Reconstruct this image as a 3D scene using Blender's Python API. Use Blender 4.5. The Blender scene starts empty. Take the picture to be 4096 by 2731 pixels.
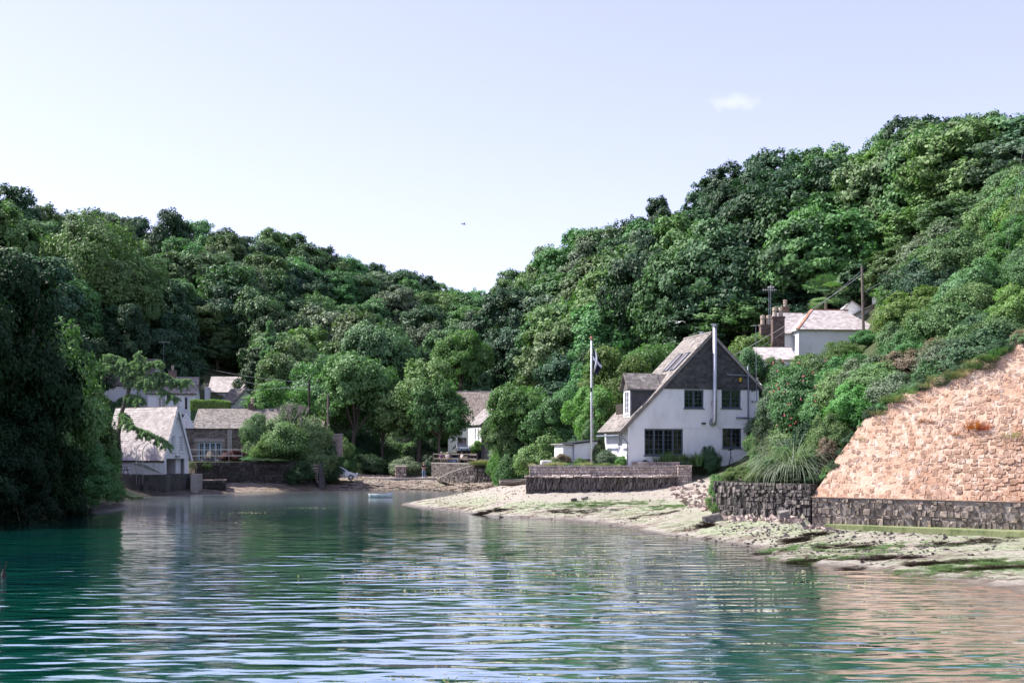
import bpy, math, random
import numpy as np
from mathutils import Matrix, Vector
R_ = math.radians
SC = bpy.context.scene
COL = SC.collection
# ---------------------------------------------------------------- camera
F, CX, HY, HC = 4500.0, 2048.0, 1797.0, 4.3      # focal length / principal column / horizon row in photo pixels, eye height
cam_d = bpy.data.cameras.new('camera'); cam = bpy.data.objects.new('camera', cam_d); COL.objects.link(cam)
cam_d.sensor_width = 36; cam_d.lens = 36*F/4096; cam_d.shift_y = (HY-1365.5)/4096
cam_d.clip_start = 0.5; cam_d.clip_end = 6000
cam.location = (0, 0, HC); cam.rotation_euler = (R_(90), 0, 0)
SC.camera = cam
# ---------------------------------------------------------------- light
SUN_EL, SUN_AZ = 51.0, 10.0        # sun high on the left, a little beyond the facades
sx, sy, sz = -math.cos(R_(SUN_EL))*math.cos(R_(SUN_AZ)), math.cos(R_(SUN_EL))*math.sin(R_(SUN_AZ)), math.sin(R_(SUN_EL))
w = bpy.data.worlds.new('World'); SC.world = w; w.use_nodes = True
nt = w.node_tree; nt.nodes.clear()
out = nt.nodes.new('ShaderNodeOutputWorld'); bg = nt.nodes.new('ShaderNodeBackground')
sky = nt.nodes.new('ShaderNodeTexSky'); sky.sky_type = 'NISHITA'; sky.sun_disc = False
sky.sun_elevation = R_(SUN_EL); sky.sun_rotation = math.atan2(sx, sy); sky.air_density = 1.0; sky.dust_density = 0.4; sky.ozone_density = 2.2
hs = nt.nodes.new('ShaderNodeHueSaturation'); hs.inputs['Saturation'].default_value = 0.72
tint = nt.nodes.new('ShaderNodeMix'); tint.data_type = 'RGBA'; tint.blend_type = 'MULTIPLY'; tint.inputs[0].default_value = 1
tint.inputs[7].default_value = (1.60, 1.44, 1.80, 1)
gam = nt.nodes.new('ShaderNodeGamma'); gam.inputs[1].default_value = .72; nt.links.new(sky.outputs[0], gam.inputs[0]); nt.links.new(gam.outputs[0], hs.inputs['Color']); nt.links.new(hs.outputs[0], tint.inputs[6])
# one thin wisp of cloud in the sky, right of the middle
tc = nt.nodes.new('ShaderNodeTexCoord')
cd = Vector(((2960-CX)/F, 1, (HY-414)/F)).normalized()
sub = nt.nodes.new('ShaderNodeVectorMath'); sub.operation = 'SUBTRACT'; sub.inputs[1].default_value = cd
scl = nt.nodes.new('ShaderNodeVectorMath'); scl.operation = 'MULTIPLY'; scl.inputs[1].default_value = (46, 46, 120)
ln = nt.nodes.new('ShaderNodeVectorMath'); ln.operation = 'LENGTH'
nz = nt.nodes.new('ShaderNodeTexNoise'); nz.inputs['Scale'].default_value = 60; nz.inputs['Detail'].default_value = 6
ma = nt.nodes.new('ShaderNodeMath'); ma.operation = 'MULTIPLY_ADD'; ma.inputs[1].default_value = 2.4
mr = nt.nodes.new('ShaderNodeMapRange'); mr.inputs[1].default_value = 2.1; mr.inputs[2].default_value = 0.5; mr.inputs[3].default_value = 0; mr.inputs[4].default_value = .3
cm = nt.nodes.new('ShaderNodeMix'); cm.data_type = 'RGBA'; cm.inputs[7].default_value = (7.8, 7.7, 8.3, 1)
nt.links.new(tc.outputs['Generated'], sub.inputs[0]); nt.links.new(sub.outputs[0], scl.inputs[0]); nt.links.new(scl.outputs[0], ln.inputs[0])
nt.links.new(tc.outputs['Generated'], nz.inputs['Vector']); nt.links.new(nz.outputs[0], ma.inputs[0]); nt.links.new(ln.outputs['Value'], ma.inputs[2])
nt.links.new(ma.outputs[0], mr.inputs[0]); nt.links.new(mr.outputs[0], cm.inputs[0]); nt.links.new(tint.outputs[2], cm.inputs[6])
nt.links.new(cm.outputs[2], bg.inputs[0]); nt.links.new(bg.outputs[0], out.inputs[0])
bg.inputs[1].default_value = 0.11
sl = bpy.data.lights.new('sun', 'SUN'); sl.energy = 4.2; sl.angle = R_(0.5); sl.color = (1, 0.95, 0.88)
sun = bpy.data.objects.new('sun', sl); COL.objects.link(sun)
sun.rotation_euler = Vector((sx, sy, sz)).to_track_quat('Z', 'Y').to_euler()
SC.view_settings.view_transform = 'Standard'; SC.view_settings.look = 'None'; SC.view_settings.gamma = 1
SC.view_settings.use_curve_mapping = False; SC.view_settings.exposure = 1.12
SC.cycles.max_bounces = 6; SC.cycles.diffuse_bounces = 3; SC.cycles.glossy_bounces = 3; SC.cycles.transmission_bounces = 4; SC.cycles.transparent_max_bounces = 6
SC.cycles.use_denoising = True; SC.cycles.caustics_reflective = False; SC.cycles.caustics_refractive = False
SC.cycles.sample_clamp_indirect = 6

# ---------------------------------------------------------------- helpers
def P(x, y, d): return Vector(((x-CX)/F*d, d, HC-(y-HY)/F*d))          # photo pixel at a distance -> point
def G(x, y, z):                                                       # photo pixel at a height -> point
    d = (HC-z)*F/(y-HY); return P(x, y, d)
rng = random.Random(5)
WM = {}
def wm(o): return WM.get(o, Matrix.Identity(4)) if o else Matrix.Identity(4)
def props(o, label=None, cat=None, group=None, kind=None):
    for k, v in (('label', label), ('category', cat), ('group', group), ('kind', kind)):
        if v: o[k] = v
    return o
def thing(name, label, cat, loc=(0, 0, 0), rz=0, group=None, scale=None):
    o = bpy.data.objects.new(name, None); COL.objects.link(o); o.empty_display_size = .2
    o.location = loc; o.rotation_euler = (0, 0, rz)
    S = Matrix.Identity(4)
    if scale: o.scale = scale; S = Matrix.Diagonal((*scale, 1))
    WM[o] = Matrix.Translation(Vector(loc)) @ Matrix.Rotation(rz, 4, 'Z') @ S
    return props(o, label, cat, group)
def mesh_np(name, V, Fc, mat, smooth=False):
    V = np.asarray(V, dtype=np.float32); me = bpy.data.meshes.new(name)
    if isinstance(Fc, np.ndarray):
        n, k = Fc.shape
        me.vertices.add(len(V)); me.vertices.foreach_set('co', V.ravel())
        me.loops.add(n*k); me.loops.foreach_set('vertex_index', Fc.astype(np.int32).ravel())
        me.polygons.add(n); me.polygons.foreach_set('loop_start', np.arange(0, n*k, k, dtype=np.int32))
        me.update(calc_edges=True)
    else:
        me.from_pydata(V.tolist(), [], Fc); me.update()
    if smooth: me.polygons.foreach_set('use_smooth', [True]*len(me.polygons))
    if mat: me.materials.append(mat)
    return me
def put(name, me, parent=None, M=None, label=None, kind=None):
    o = bpy.data.objects.new(name, me); COL.objects.link(o); o.parent = parent
    WM[o] = wm(parent)
    if M is not None: o.matrix_basis = M; WM[o] = wm(parent) @ M
    return props(o, label, None, None, kind)
class MB:
    """collects simple solids and links them as one mesh"""
    def __init__(s): s.v = []; s.f = []
    def add(s, v, f):
        b = len(s.v); s.v += [tuple(p) for p in v]; s.f += [tuple(i+b for i in q) for q in f]; return s
    def hexa(s, p): return s.add(p, [(0,3,2,1), (4,5,6,7), (0,1,5,4), (1,2,6,5), (2,3,7,6), (3,0,4,7)])
    def box(s, x0, x1, y0, y1, z0, z1): return s.hexa([(x0,y0,z0), (x1,y0,z0), (x1,y1,z0), (x0,y1,z0), (x0,y0,z1), (x1,y0,z1), (x1,y1,z1), (x0,y1,z1)])
    def obox(s, c, size, rz=0, rx=0, ry=0):
        M = Matrix.Translation(Vector(c)) @ Matrix.Rotation(rz,4,'Z') @ Matrix.Rotation(ry,4,'Y') @ Matrix.Rotation(rx,4,'X')
        a, b, d = [q/2 for q in size]
        return s.hexa([M @ Vector(q) for q in ((-a,-b,-d),(a,-b,-d),(a,b,-d),(-a,b,-d),(-a,-b,d),(a,-b,d),(a,b,d),(-a,b,d))])
    def bar(s, p, q, w, h=None):
        p, q = Vector(p), Vector(q); h = h or w; u = (q-p).normalized()
        a = u.cross(Vector((0,0,1))); a = a.normalized() if a.length > 1e-4 else Vector((1,0,0)); b = a.cross(u)
        a = a*w/2; b = b*h/2
        return s.hexa([p-a-b, p+a-b, p+a+b, p-a+b, q-a-b, q+a-b, q+a+b, q-a+b])
    def tube(s, pts, r, n=6, cap=True):
        pts = [Vector(p) for p in pts]; rs = r if isinstance(r, (list, tuple)) else [r]*len(pts); rings = []
        for i, p in enumerate(pts):
            t = (pts[min(i+1, len(pts)-1)]-pts[max(i-1, 0)]).normalized()
            a = t.cross(Vector((0,1,0.01))); a = a.normalized() if a.length > 1e-3 else Vector((1,0,0)); b = t.cross(a)
            rings.append([p+(a*math.cos(2*math.pi*k/n)+b*math.sin(2*math.pi*k/n))*rs[i] for k in range(n)])
        fs = [(i*n+k, i*n+(k+1) % n, (i+1)*n+(k+1) % n, (i+1)*n+k) for i in range(len(pts)-1) for k in range(n)]
        if cap: fs += [tuple(range(n))[::-1], tuple((len(pts)-1)*n+k for k in range(n))]
        return s.add([v for g in rings for v in g], fs)
    def lathe(s, c, prof, n=12):
        v = [(c[0]+r*math.cos(2*math.pi*k/n), c[1]+r*math.sin(2*math.pi*k/n), c[2]+z) for r, z in prof for k in range(n)]
        f = [(i*n+k, i*n+(k+1) % n, (i+1)*n+(k+1) % n, (i+1)*n+k) for i in range(len(prof)-1) for k in range(n)]
        f += [tuple(range(n))[::-1], tuple((len(prof)-1)*n+k for k in range(n))]
        return s.add(v, f)
    def prism(s, poly, vec):
        vec = Vector(vec); n = len(poly); a = [Vector(p) for p in poly]
        f = [tuple(range(n))[::-1], tuple(range(n, 2*n))]+[(k, (k+1) % n, n+(k+1) % n, n+k) for k in range(n)]
        return s.add(a+[p+vec for p in a], f)
    def build(s, name, mat, parent=None, world=False, label=None, kind=None, smooth=False, bevel=0):
        v = s.v
        if world and parent:
            I = wm(parent).inverted(); v = [I @ Vector(p) for p in v]
        o = put(name, mesh_np(name, v, s.f, mat, smooth), parent, None, label, kind)
        if bevel:
            m = o.modifiers.new('bevel', 'BEVEL'); m.width = bevel; m.segments = 2; m.limit_method = 'ANGLE'
        return o
def solo(mb, name, mat, label, cat, group=None, **k):
    o = mb.build(name, mat, **k); return props(o, label, cat, group)

# ---------------------------------------------------------------- materials
def mat(name, c1, c2=None, scale=4, rough=.8, bump=0, bscale=None, vary=0.0, spec=.3, metal=0, c3=None, s3=.6, t3=(.5, .65), stretch=None, coords='Object'):
    m = bpy.data.materials.new(name); m.use_nodes = True; n = m.node_tree.nodes; L = m.node_tree.links
    b = n['Principled BSDF']; b.inputs['Roughness'].default_value = rough; b.inputs['Specular IOR Level'].default_value = spec; b.inputs['Metallic'].default_value = metal
    geo = n.new('ShaderNodeNewGeometry'); vec = geo.outputs['Position']
    if stretch:
        mp = n.new('ShaderNodeMapping'); mp.inputs['Scale'].default_value = stretch; L.new(vec, mp.inputs[0]); vec = mp.outputs[0]
    no = n.new('ShaderNodeTexNoise'); no.inputs['Scale'].default_value = scale; no.inputs['Detail'].default_value = 6; no.inputs['Roughness'].default_value = .65; L.new(vec, no.inputs['Vector'])
    mx = n.new('ShaderNodeMix'); mx.data_type = 'RGBA'; mx.inputs[6].default_value = (*c1, 1); mx.inputs[7].default_value = (*(c2 or c1), 1)
    mr = n.new('ShaderNodeMapRange'); mr.inputs[1].default_value = .35; mr.inputs[2].default_value = .65; L.new(no.outputs[0], mr.inputs[0]); L.new(mr.outputs[0], mx.inputs[0])
    col = mx.outputs[2]
    if c3:
        n3 = n.new('ShaderNodeTexNoise'); n3.inputs['Scale'].default_value = s3; n3.inputs['Detail'].default_value = 7; n3.inputs['Roughness'].default_value = .7; L.new(vec, n3.inputs['Vector'])
        r3 = n.new('ShaderNodeMapRange'); r3.inputs[1].default_value = t3[0]; r3.inputs[2].default_value = t3[1]; L.new(n3.outputs[0], r3.inputs[0])
        m3 = n.new('ShaderNodeMix'); m3.data_type = 'RGBA'; m3.inputs[7].default_value = (*c3, 1); L.new(col, m3.inputs[6]); L.new(r3.outputs[0], m3.inputs[0]); col = m3.outputs[2]
    if vary:
        oi = n.new('ShaderNodeObjectInfo'); ad = n.new('ShaderNodeMath'); ad.operation = 'ADD'; L.new(oi.outputs['Random'], ad.inputs[0]); L.new(geo.outputs['Random Per Island'], ad.inputs[1])
        fr = n.new('ShaderNodeMath'); fr.operation = 'FRACT'; L.new(ad.outputs[0], fr.inputs[0])
        vr = n.new('ShaderNodeMapRange'); vr.inputs[3].default_value = 1-vary; vr.inputs[4].default_value = 1+vary; L.new(fr.outputs[0], vr.inputs[0])
        hv = n.new('ShaderNodeHueSaturation'); L.new(vr.outputs[0], hv.inputs['Value']); L.new(col, hv.inputs['Color']); col = hv.outputs[0]
    L.new(col, b.inputs['Base Color'])
    if bump:
        bn = n.new('ShaderNodeTexNoise'); bn.inputs['Scale'].default_value = bscale or scale*3; bn.inputs['Detail'].default_value = 8; L.new(vec, bn.inputs['Vector'])
        bu = n.new('ShaderNodeBump'); bu.inputs['Strength'].default_value = 1; bu.inputs['Distance'].default_value = bump; L.new(bn.outputs[0], bu.inputs['Height']); L.new(bu.outputs[0], b.inputs['Normal'])
    return m
def leafmat(name, c, var=.3, trans=.22, spec=.25, hue=.03, rough=.55):
    m = bpy.data.materials.new(name); m.use_nodes = True; n = m.node_tree.nodes; L = m.node_tree.links
    b = n['Principled BSDF']; b.inputs['Roughness'].default_value = rough; b.inputs['Specular IOR Level'].default_value = spec
    geo = n.new('ShaderNodeNewGeometry'); oi = n.new('ShaderNodeObjectInfo'); hv = n.new('ShaderNodeHueSaturation'); hv.inputs['Color'].default_value = (*c, 1)
    vr = n.new('ShaderNodeMapRange'); vr.inputs[3].default_value = 1-var; vr.inputs[4].default_value = 1+var*1.3; L.new(geo.outputs['Random Per Island'], vr.inputs[0])
    v2 = n.new('ShaderNodeMapRange'); v2.inputs[3].default_value = .72; v2.inputs[4].default_value = 1.3; L.new(oi.outputs['Random'], v2.inputs[0])
    mu = n.new('ShaderNodeMath'); mu.operation = 'MULTIPLY'; L.new(vr.outputs[0], mu.inputs[0]); L.new(v2.outputs[0], mu.inputs[1]); L.new(mu.outputs[0], hv.inputs['Value'])
    h2 = n.new('ShaderNodeMapRange'); h2.inputs[3].default_value = .5-hue; h2.inputs[4].default_value = .5+hue; 
    f = n.new('ShaderNodeMath'); f.operation = 'MULTIPLY'; f.inputs[1].default_value = 7.31; fr = n.new('ShaderNodeMath'); fr.operation = 'FRACT'
    L.new(oi.outputs['Random'], f.inputs[0]); L.new(f.outputs[0], fr.inputs[0]); L.new(fr.outputs[0], h2.inputs[0]); L.new(h2.outputs[0], hv.inputs['Hue'])
    L.new(hv.outputs[0], b.inputs['Base Color'])
    t = n.new('ShaderNodeBsdfTranslucent'); t2 = n.new('ShaderNodeMix'); t2.data_type = 'RGBA'; t2.blend_type = 'MULTIPLY'; t2.inputs[0].default_value = 1; t2.inputs[7].default_value = (1.1, 1.5, .7, 1)
    L.new(hv.outputs[0], t2.inputs[6]); L.new(t2.outputs[2], t.inputs[0])
    ms = n.new('ShaderNodeMixShader'); ms.inputs[0].default_value = trans; L.new(b.outputs[0], ms.inputs[1]); L.new(t.outputs[0], ms.inputs[2]); L.new(ms.outputs[0], n['Material Output'].inputs[0])
    return m
M = {}
M['leaf_mid'] = leafmat('leaf_mid', (.105, .200, .072))
M['leaf_bright'] = leafmat('leaf_bright', (.13, .235, .07), trans=.35)
M['leaf_pale'] = leafmat('leaf_pale', (.115, .19, .085))
M['leaf_grey'] = leafmat('leaf_grey', (.13, .18, .11), trans=.2)
M['leaf_dark'] = leafmat('leaf_dark', (.042, .094, .042), trans=.18)
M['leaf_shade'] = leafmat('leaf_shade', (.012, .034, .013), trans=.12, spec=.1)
M['leaf_needle'] = leafmat('leaf_needle', (.15, .24, .13), trans=.3, spec=.2)
M['leaf_brown'] = leafmat('leaf_brown', (.24, .19, .13), trans=.2, hue=.02)
M['leaf_maroon'] = leafmat('leaf_maroon', (.09, .035, .04), trans=.2, hue=.02)
M['leaf_rust'] = leafmat('leaf_rust', (.36, .10, .03), trans=.2, hue=.02)
M['grass_blade'] = leafmat('grass_blade', (.10, .17, .06), trans=.3)
M['straw'] = leafmat('straw', (.30, .27, .16), trans=.3, hue=.01)
M['pampas'] = leafmat('pampas', (.26, .31, .21), trans=.25, hue=.01)
M['petal'] = leafmat('petal', (.55, .13, .22), trans=.3, hue=.01)
M['bark'] = mat('bark', (.10, .08, .065), (.17, .145, .12), 6, .95, .03, 20)
M['deadwood'] = mat('deadwood', (.2, .17, .15), (.32, .29, .26), 8, .9)
M['white_render'] = mat('white_render', (.80, .80, .81), (.74, .75, .76), .9, .85, .004, 30, c3=(.56, .56, .54), s3=.9, t3=(.5, .85), stretch=(1, 1, .4))
M['white_stained'] = mat('white_stained', (.62, .62, .62), (.5, .5, .5), 2, .85, .01, 14, c3=(.14, .14, .13), s3=1.1, t3=(.5, .7), stretch=(1, 1, .35))
M['white_paint'] = mat('white_paint', (.78, .79, .81), (.7, .71, .73), 3, .5)
M['slate_roof'] = mat('slate_roof', (.19, .168, .152), (.275, .245, .225), 3, .85, .01, 20, vary=.34, c3=(.36, .34, .28), s3=2.2, t3=(.56, .7))
M['slate_pale'] = mat('slate_pale', (.42, .37, .36), (.52, .47, .46), 3, .7, .008, 20, vary=.22)
M['slate_dark'] = mat('slate_dark', (.055, .055, .06), (.09, .088, .09), 1.5, .8, .006, 20, vary=.35, c3=(.075, .075, .075), s3=.8, t3=(.5, .7))
M['thatch'] = mat('thatch', (.17, .135, .115), (.40, .34, .31), 3.2, 1, .12, 7, stretch=(1, 1, .6))
M['terracotta'] = mat('terracotta', (.50, .22, .14), (.42, .2, .14), 5, .85, .01, 20, vary=.2)
M['brick'] = mat('brick_red', (.13, .085, .07), (.2, .15, .13), 8, .9, .01, 30, vary=.35)
M['slate_mid'] = mat('slate_mid', (.24, .215, .215), (.33, .30, .30), 3, .8, .008, 20, vary=.22)
M['mortar'] = mat('mortar', (.22, .195, .175), (.32, .285, .26), 6, .95, .02, 18)
M['mortar_dark'] = mat('mortar_dark', (.02, .02, .02), (.05, .046, .042), 4, .95, .02, 14)
M['stone_wall'] = mat('stone_wall', (.10, .085, .075), (.22, .19, .17), 5, .9, .02, 16, vary=.4)
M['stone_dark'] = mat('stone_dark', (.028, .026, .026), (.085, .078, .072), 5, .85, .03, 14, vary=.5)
M['stone_grey'] = mat('stone_grey', (.09, .082, .078), (.20, .175, .16), 5, .85, .03, 14, vary=.5, c3=(.16, .14, .06), s3=.7, t3=(.6, .75))
M['stone_pink'] = mat('stone_pink', (.33, .26, .23), (.48, .39, .35), 5, .9, .03, 12, vary=.3, c3=(.2, .16, .14), s3=1.2, t3=(.52, .7))
M['stone_red'] = mat('stone_red', (.24, .145, .10), (.36, .23, .165), 3, .9, .03, 12, vary=.25, c3=(.25, .18, .15), s3=.35, t3=(.5, .72))
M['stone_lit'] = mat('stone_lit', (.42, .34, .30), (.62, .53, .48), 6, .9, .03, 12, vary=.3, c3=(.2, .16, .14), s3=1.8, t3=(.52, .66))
M['mortar_red'] = mat('mortar_red', (.44, .285, .20), (.57, .42, .32), 2.5, .95, .05, 9, c3=(.34, .19, .12), s3=.4, t3=(.48, .66))
M['weed_dark'] = leafmat('weed_dark', (.045, .03, .018), trans=.1, hue=.02)
M['weed_green'] = leafmat('weed_green', (.17, .25, .10), trans=.2, hue=.02)
M['concrete'] = mat('concrete', (.30, .28, .26), (.4, .37, .34), 3, .9, .01, 20)
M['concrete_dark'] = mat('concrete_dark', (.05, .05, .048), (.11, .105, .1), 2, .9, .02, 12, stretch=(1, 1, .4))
M['algae'] = mat('algae', (.14, .17, .07), (.25, .27, .14), 2.5, .9, .02, 12, c3=(.06, .10, .03), s3=1.2, t3=(.5, .7), stretch=(1, 1, .5))
M['roof_glass'] = mat('roof_glass', (.20, .17, .16), None, 1, .12, spec=.5)  # skylight panes: the reflected roof tone is put into the base colour
M['stone_brown'] = mat('stone_brown', (.15, .12, .10), (.28, .235, .20), 5, .85, .03, 14, vary=.45, c3=(.28, .22, .09), s3=.8, t3=(.6, .72))
M['glass'] = mat('glass', (.008, .01, .012), None, 1, .04, spec=.9)
M['grey_frame'] = mat('grey_frame', (.075, .095, .125), None, 4, .5)
M['blue_frame'] = mat('blue_frame', (.40, .52, .60), None, 4, .5)
M['black_iron'] = mat('black_iron', (.02, .02, .024), None, 5, .5)
M['steel'] = mat('steel', (.50, .51, .54), (.42, .43, .46), 2, .38, metal=.75, spec=.5)
M['pipe_grey'] = mat('pipe_grey', (.16, .18, .22), (.2, .22, .26), 3, .5)
M['rail'] = mat('rail_metal', (.5, .5, .5), None, 5, .45, metal=.4)
M['wood_grey'] = mat('wood_grey', (.13, .105, .09), (.2, .17, .15), 6, .9)
M['wood_dark'] = mat('wood_dark', (.03, .024, .02), (.06, .05, .04), 6, .9)
M['pot'] = mat('chimney_pot', (.42, .32, .25), (.5, .42, .35), 5, .85)
M['yellow'] = mat('yellow_box', (.60, .36, .03), None, 5, .5)
M['red'] = mat('red_paint', (.5, .04, .03), None, 5, .5)
M['skin'] = mat('skin', (.50, .30, .22), None, 5, .6)
M['asphalt'] = mat('asphalt', (.06, .06, .06), (.09, .088, .085), 3, .95)
M['lawn'] = mat('lawn', (.12, .19, .06), (.17, .25, .09), 4, .95, .02, 40)
M['flag_black'] = mat('flag_cloth', (.012, .012, .025), None, 5, .8)
M['flag_white'] = mat('flag_cross', (.75, .75, .78), None, 5, .8)

def streaks(m, colour, amount, vec_scale, lo=.55, hi=.7):
    """pale runs of lime down the face of the wall"""
    n = m.node_tree.nodes; L = m.node_tree.links; b = n['Principled BSDF']; old = b.inputs['Base Color'].links[0].from_socket
    g = n.new('ShaderNodeNewGeometry'); mp = n.new('ShaderNodeMapping'); mp.inputs['Scale'].default_value = vec_scale; mp.inputs['Rotation'].default_value = (0, R_(-14), 0); L.new(g.outputs['Position'], mp.inputs[0])
    no = n.new('ShaderNodeTexNoise'); no.inputs['Scale'].default_value = 1; no.inputs['Detail'].default_value = 9; no.inputs['Roughness'].default_value = .75; L.new(mp.outputs[0], no.inputs['Vector'])
    mr = n.new('ShaderNodeMapRange'); mr.inputs[1].default_value = lo; mr.inputs[2].default_value = hi; mr.inputs[4].default_value = amount; L.new(no.outputs[0], mr.inputs[0])
    mx = n.new('ShaderNodeMix'); mx.data_type = 'RGBA'; mx.inputs[7].default_value = (*colour, 1); L.new(mr.outputs[0], mx.inputs[0]); L.new(old, mx.inputs[6]); L.new(mx.outputs[2], b.inputs['Base Color'])
for k in ('mortar_red', 'stone_red'):
    streaks(M[k], (.68, .58, .51), .6, (3.2, 3.2, .5), .53, .64); streaks(M[k], (.33, .17, .10), .6, (.9, .9, .35), .52, .66); streaks(M[k], (.17, .14, .13), .5, (.5, .5, .5), .6, .75)
# ---------------------------------------------------------------- terrain
K = 4096/2352
def dz(x, d, z): return ((x*K-CX)/F*d, d, z)
SKY = [(-400, 380), (0, 425), (60, 445), (120, 475), (165, 487), (250, 480), (330, 492), (345, 482), (400, 480), (440, 505), (520, 520), (600, 525), (660, 540), (740, 560), (800, 590), (850, 607), (900, 612),
       (960, 625), (1010, 645), (1030, 655), (1080, 660), (1140, 662), (1170, 630), (1210, 600), (1240, 565), (1300, 530), (1380, 515), (1440, 492), (1500, 470), (1520, 452), (1560, 475), (1590, 455), (1620, 410),
       (1680, 365), (1760, 340), (1840, 345), (1900, 350), (1940, 320), (2000, 300), (2060, 270), (2130, 250), (2200, 262), (2250, 275), (2300, 262), (2352, 262), (2800, 180)]
def skyl(x): return np.interp(x, [a for a, b in SKY], [b for a, b in SKY])
def crest_d(x): return np.interp(x, [-300, 0, 400, 700, 1000, 1080, 1150, 1240, 1400, 1600, 2100, 2352, 2800], [150, 170, 215, 265, 330, 390, 320, 240, 210, 180, 150, 120, 105])
C = []
for x in range(-400, 2801, 100):
    d = float(crest_d(x)); z = HC+(HY-float(skyl(x))*K)/F*d-12.5
    C += [dz(x, d, z), dz(x, d*1.25, z*.95), dz(x, d*1.7, z*.5)]
for x, y in [(920, 1160), (985, 1168), (1050, 1175), (1190, 1190), (1400, 1205), (1520, 1228), (1700, 1280), (1900, 1300), (2100, 1325), (2352, 1368), (2650, 1460),      # right-hand shore
             (516, 1133), (620, 1130), (692, 1127), (780, 1126), (870, 1126), (955, 1124), (1040, 1122), (0, 1207), (110, 1184), (230, 1150), (300, 1142), (-200, 1260), (400, 1137)]:
    p = G(x*K, y*K, 0); C.append((p.x, p.y, 0))
    if x >= 1050 and y > 1170: C.append((p.x-1.2, p.y-9, -1.3))
C += [dz(x, d, z) for x, d, z in [
    (-100, 60, -.6), (300, 25, -2), (300, 50, -2), (1176, 22, -2), (1176, 45, -2), (800, 70, -1.6), (500, 85, -1.2), (800, 95, -.8), (960, 105, -.5), (1060, 108, -.35), (1130, 112, -.3), (1176, 8, -2), (100, 8, -2), (2300, 8, -2), (2000, 22, -1.5), (1600, 35, -1.6), (1350, 55, -.9),
    (1100, 84, .75), (1200, 86, 1.55), (1200, 77.5, 1.2), (1300, 76, 1.15), (1400, 76.5, 1.2), (1500, 76.5, 1.25), (1600, 76, 1.3), (1210, 92, 1.7), (1160, 98, .9), (1260, 100, 1.6), (1300, 90, 1.7),
    (1350, 70.5, .35), (1550, 68, .65), (1600, 64, .8), (1640, 60, .75), (1650, 57.5, .7), (1800, 52, .6), (1900, 50, .62), (2100, 47, .62), (2352, 44.5, .75), (2352, 39, .35), (2000, 46, .35), (2700, 42, 1.0), (2600, 36, .2),
    (1615, 78, 2.2), (1620, 84, 3.0), (1600, 72, .95),
    (780, 122, .7), (860, 126, 1.0), (950, 126, 1.0), (1000, 126, 1.05), (1060, 122, .9), (1140, 120, 1.0), (1180, 115, 1.2), (860, 134, 1.2), (950, 134, 1.2), (900, 142, 1.6),
    (880, 150, 3.6), (960, 146, 3.0), (780, 128, 1.4), (800, 135, 1.8), (1040, 134, 2.6), (1100, 140, 3.6), (1060, 150, 4.2), (1200, 125, 3.2), (1300, 115, 3.2), (1150, 155, 4.5), (1000, 170, 6), (1080, 220, 12), (1080, 280, 24),
    (-200, 75, 3), (0, 75, 2.5), (100, 85, 2), (180, 100, 1.8), (240, 108, 1.9), (100, 120, 8), (0, 100, 7), (-200, 100, 12), (0, 130, 17), (250, 135, 6), (450, 120, 3), (600, 122, 3), (700, 124, 2.6), (450, 140, 8), (550, 145, 8), (650, 140, 5), (750, 150, 6), (600, 165, 12), (450, 170, 16), (800, 180, 10),
    (250, 150, 15), (120, 150, 22), (900, 200, 13), (980, 230, 18),
    (1500, 100, 4.0), (1620, 98, 4.5), (1400, 105, 4), (1700, 92, 5.5), (1800, 98, 9.5), (1900, 98, 11.5), (1400, 130, 11), (1600, 125, 15), (1300, 140, 9), (1230, 160, 10), (1800, 120, 18), (2000, 110, 19),
    (1850, 84, 7.8), (1950, 80, 9.8), (2000, 70, 8.5), (2080, 62, 7.8), (2352, 62, 13), (2200, 72, 13), (2352, 80, 20), (2150, 90, 17), (2352, 100, 27), (1750, 80, 4.2), (1780, 72, 3.4), (1820, 64, 3.2), (1880, 60, 4.2), (1960, 62, 6.5), (2700, 62, 17), (2700, 80, 25),
]]
C = np.array(C); CXY = C[:, :2]
def _k(a, b): return np.sqrt(((a[:, None, :]-b[None, :, :])**2).sum(-1)+.3)
_A = _k(CXY, CXY)+np.eye(len(C))*-.35; _n = len(C)
_S = np.zeros((_n+3, _n+3)); _S[:_n, :_n] = _A; _Q = np.c_[np.ones(_n), CXY]; _S[:_n, _n:] = _Q; _S[_n:, :_n] = _Q.T
_W = np.linalg.solve(_S, np.r_[C[:, 2], 0, 0, 0])
def px2(x, d): return ((x-CX)/F*d, d)
BC = C[(C[:, 2] < 1.75) & (C[:, 1] < 140)]; BC = np.r_[BC, [[12.8, 77.5, 2.2], [13, 74, 1.7], [11.5, 66, 1.0]]]; _bn = len(BC)
_S = np.zeros((_bn+3, _bn+3)); _S[:_bn, :_bn] = _k(BC[:, :2], BC[:, :2])-np.eye(_bn)*.35; _Q = np.c_[np.ones(_bn), BC[:, :2]]; _S[:_bn, _bn:] = _Q; _S[_bn:, :_bn] = _Q.T
_BW = np.linalg.solve(_S, np.r_[BC[:, 2], 0, 0, 0])
BEACH = [px2(1290, 110), px2(1300, 130), px2(1400, 136), px2(1735, 134), px2(1735, 128.6), px2(1905, 121.3), px2(2130, 114.7), px2(2130, 92), (1.0, 92), (1.0, 78.3), (11.5, 78.3), (13.0, 77.9), (13.3, 74), (12.2, 66), (10.9, 60.2), (11.6, 58.1), (14.5, 54.5), (14.5+.83*14, 54.35-.557*14), (60, 20), (60, -20), (-12, -20), (-12, 60)]
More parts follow.
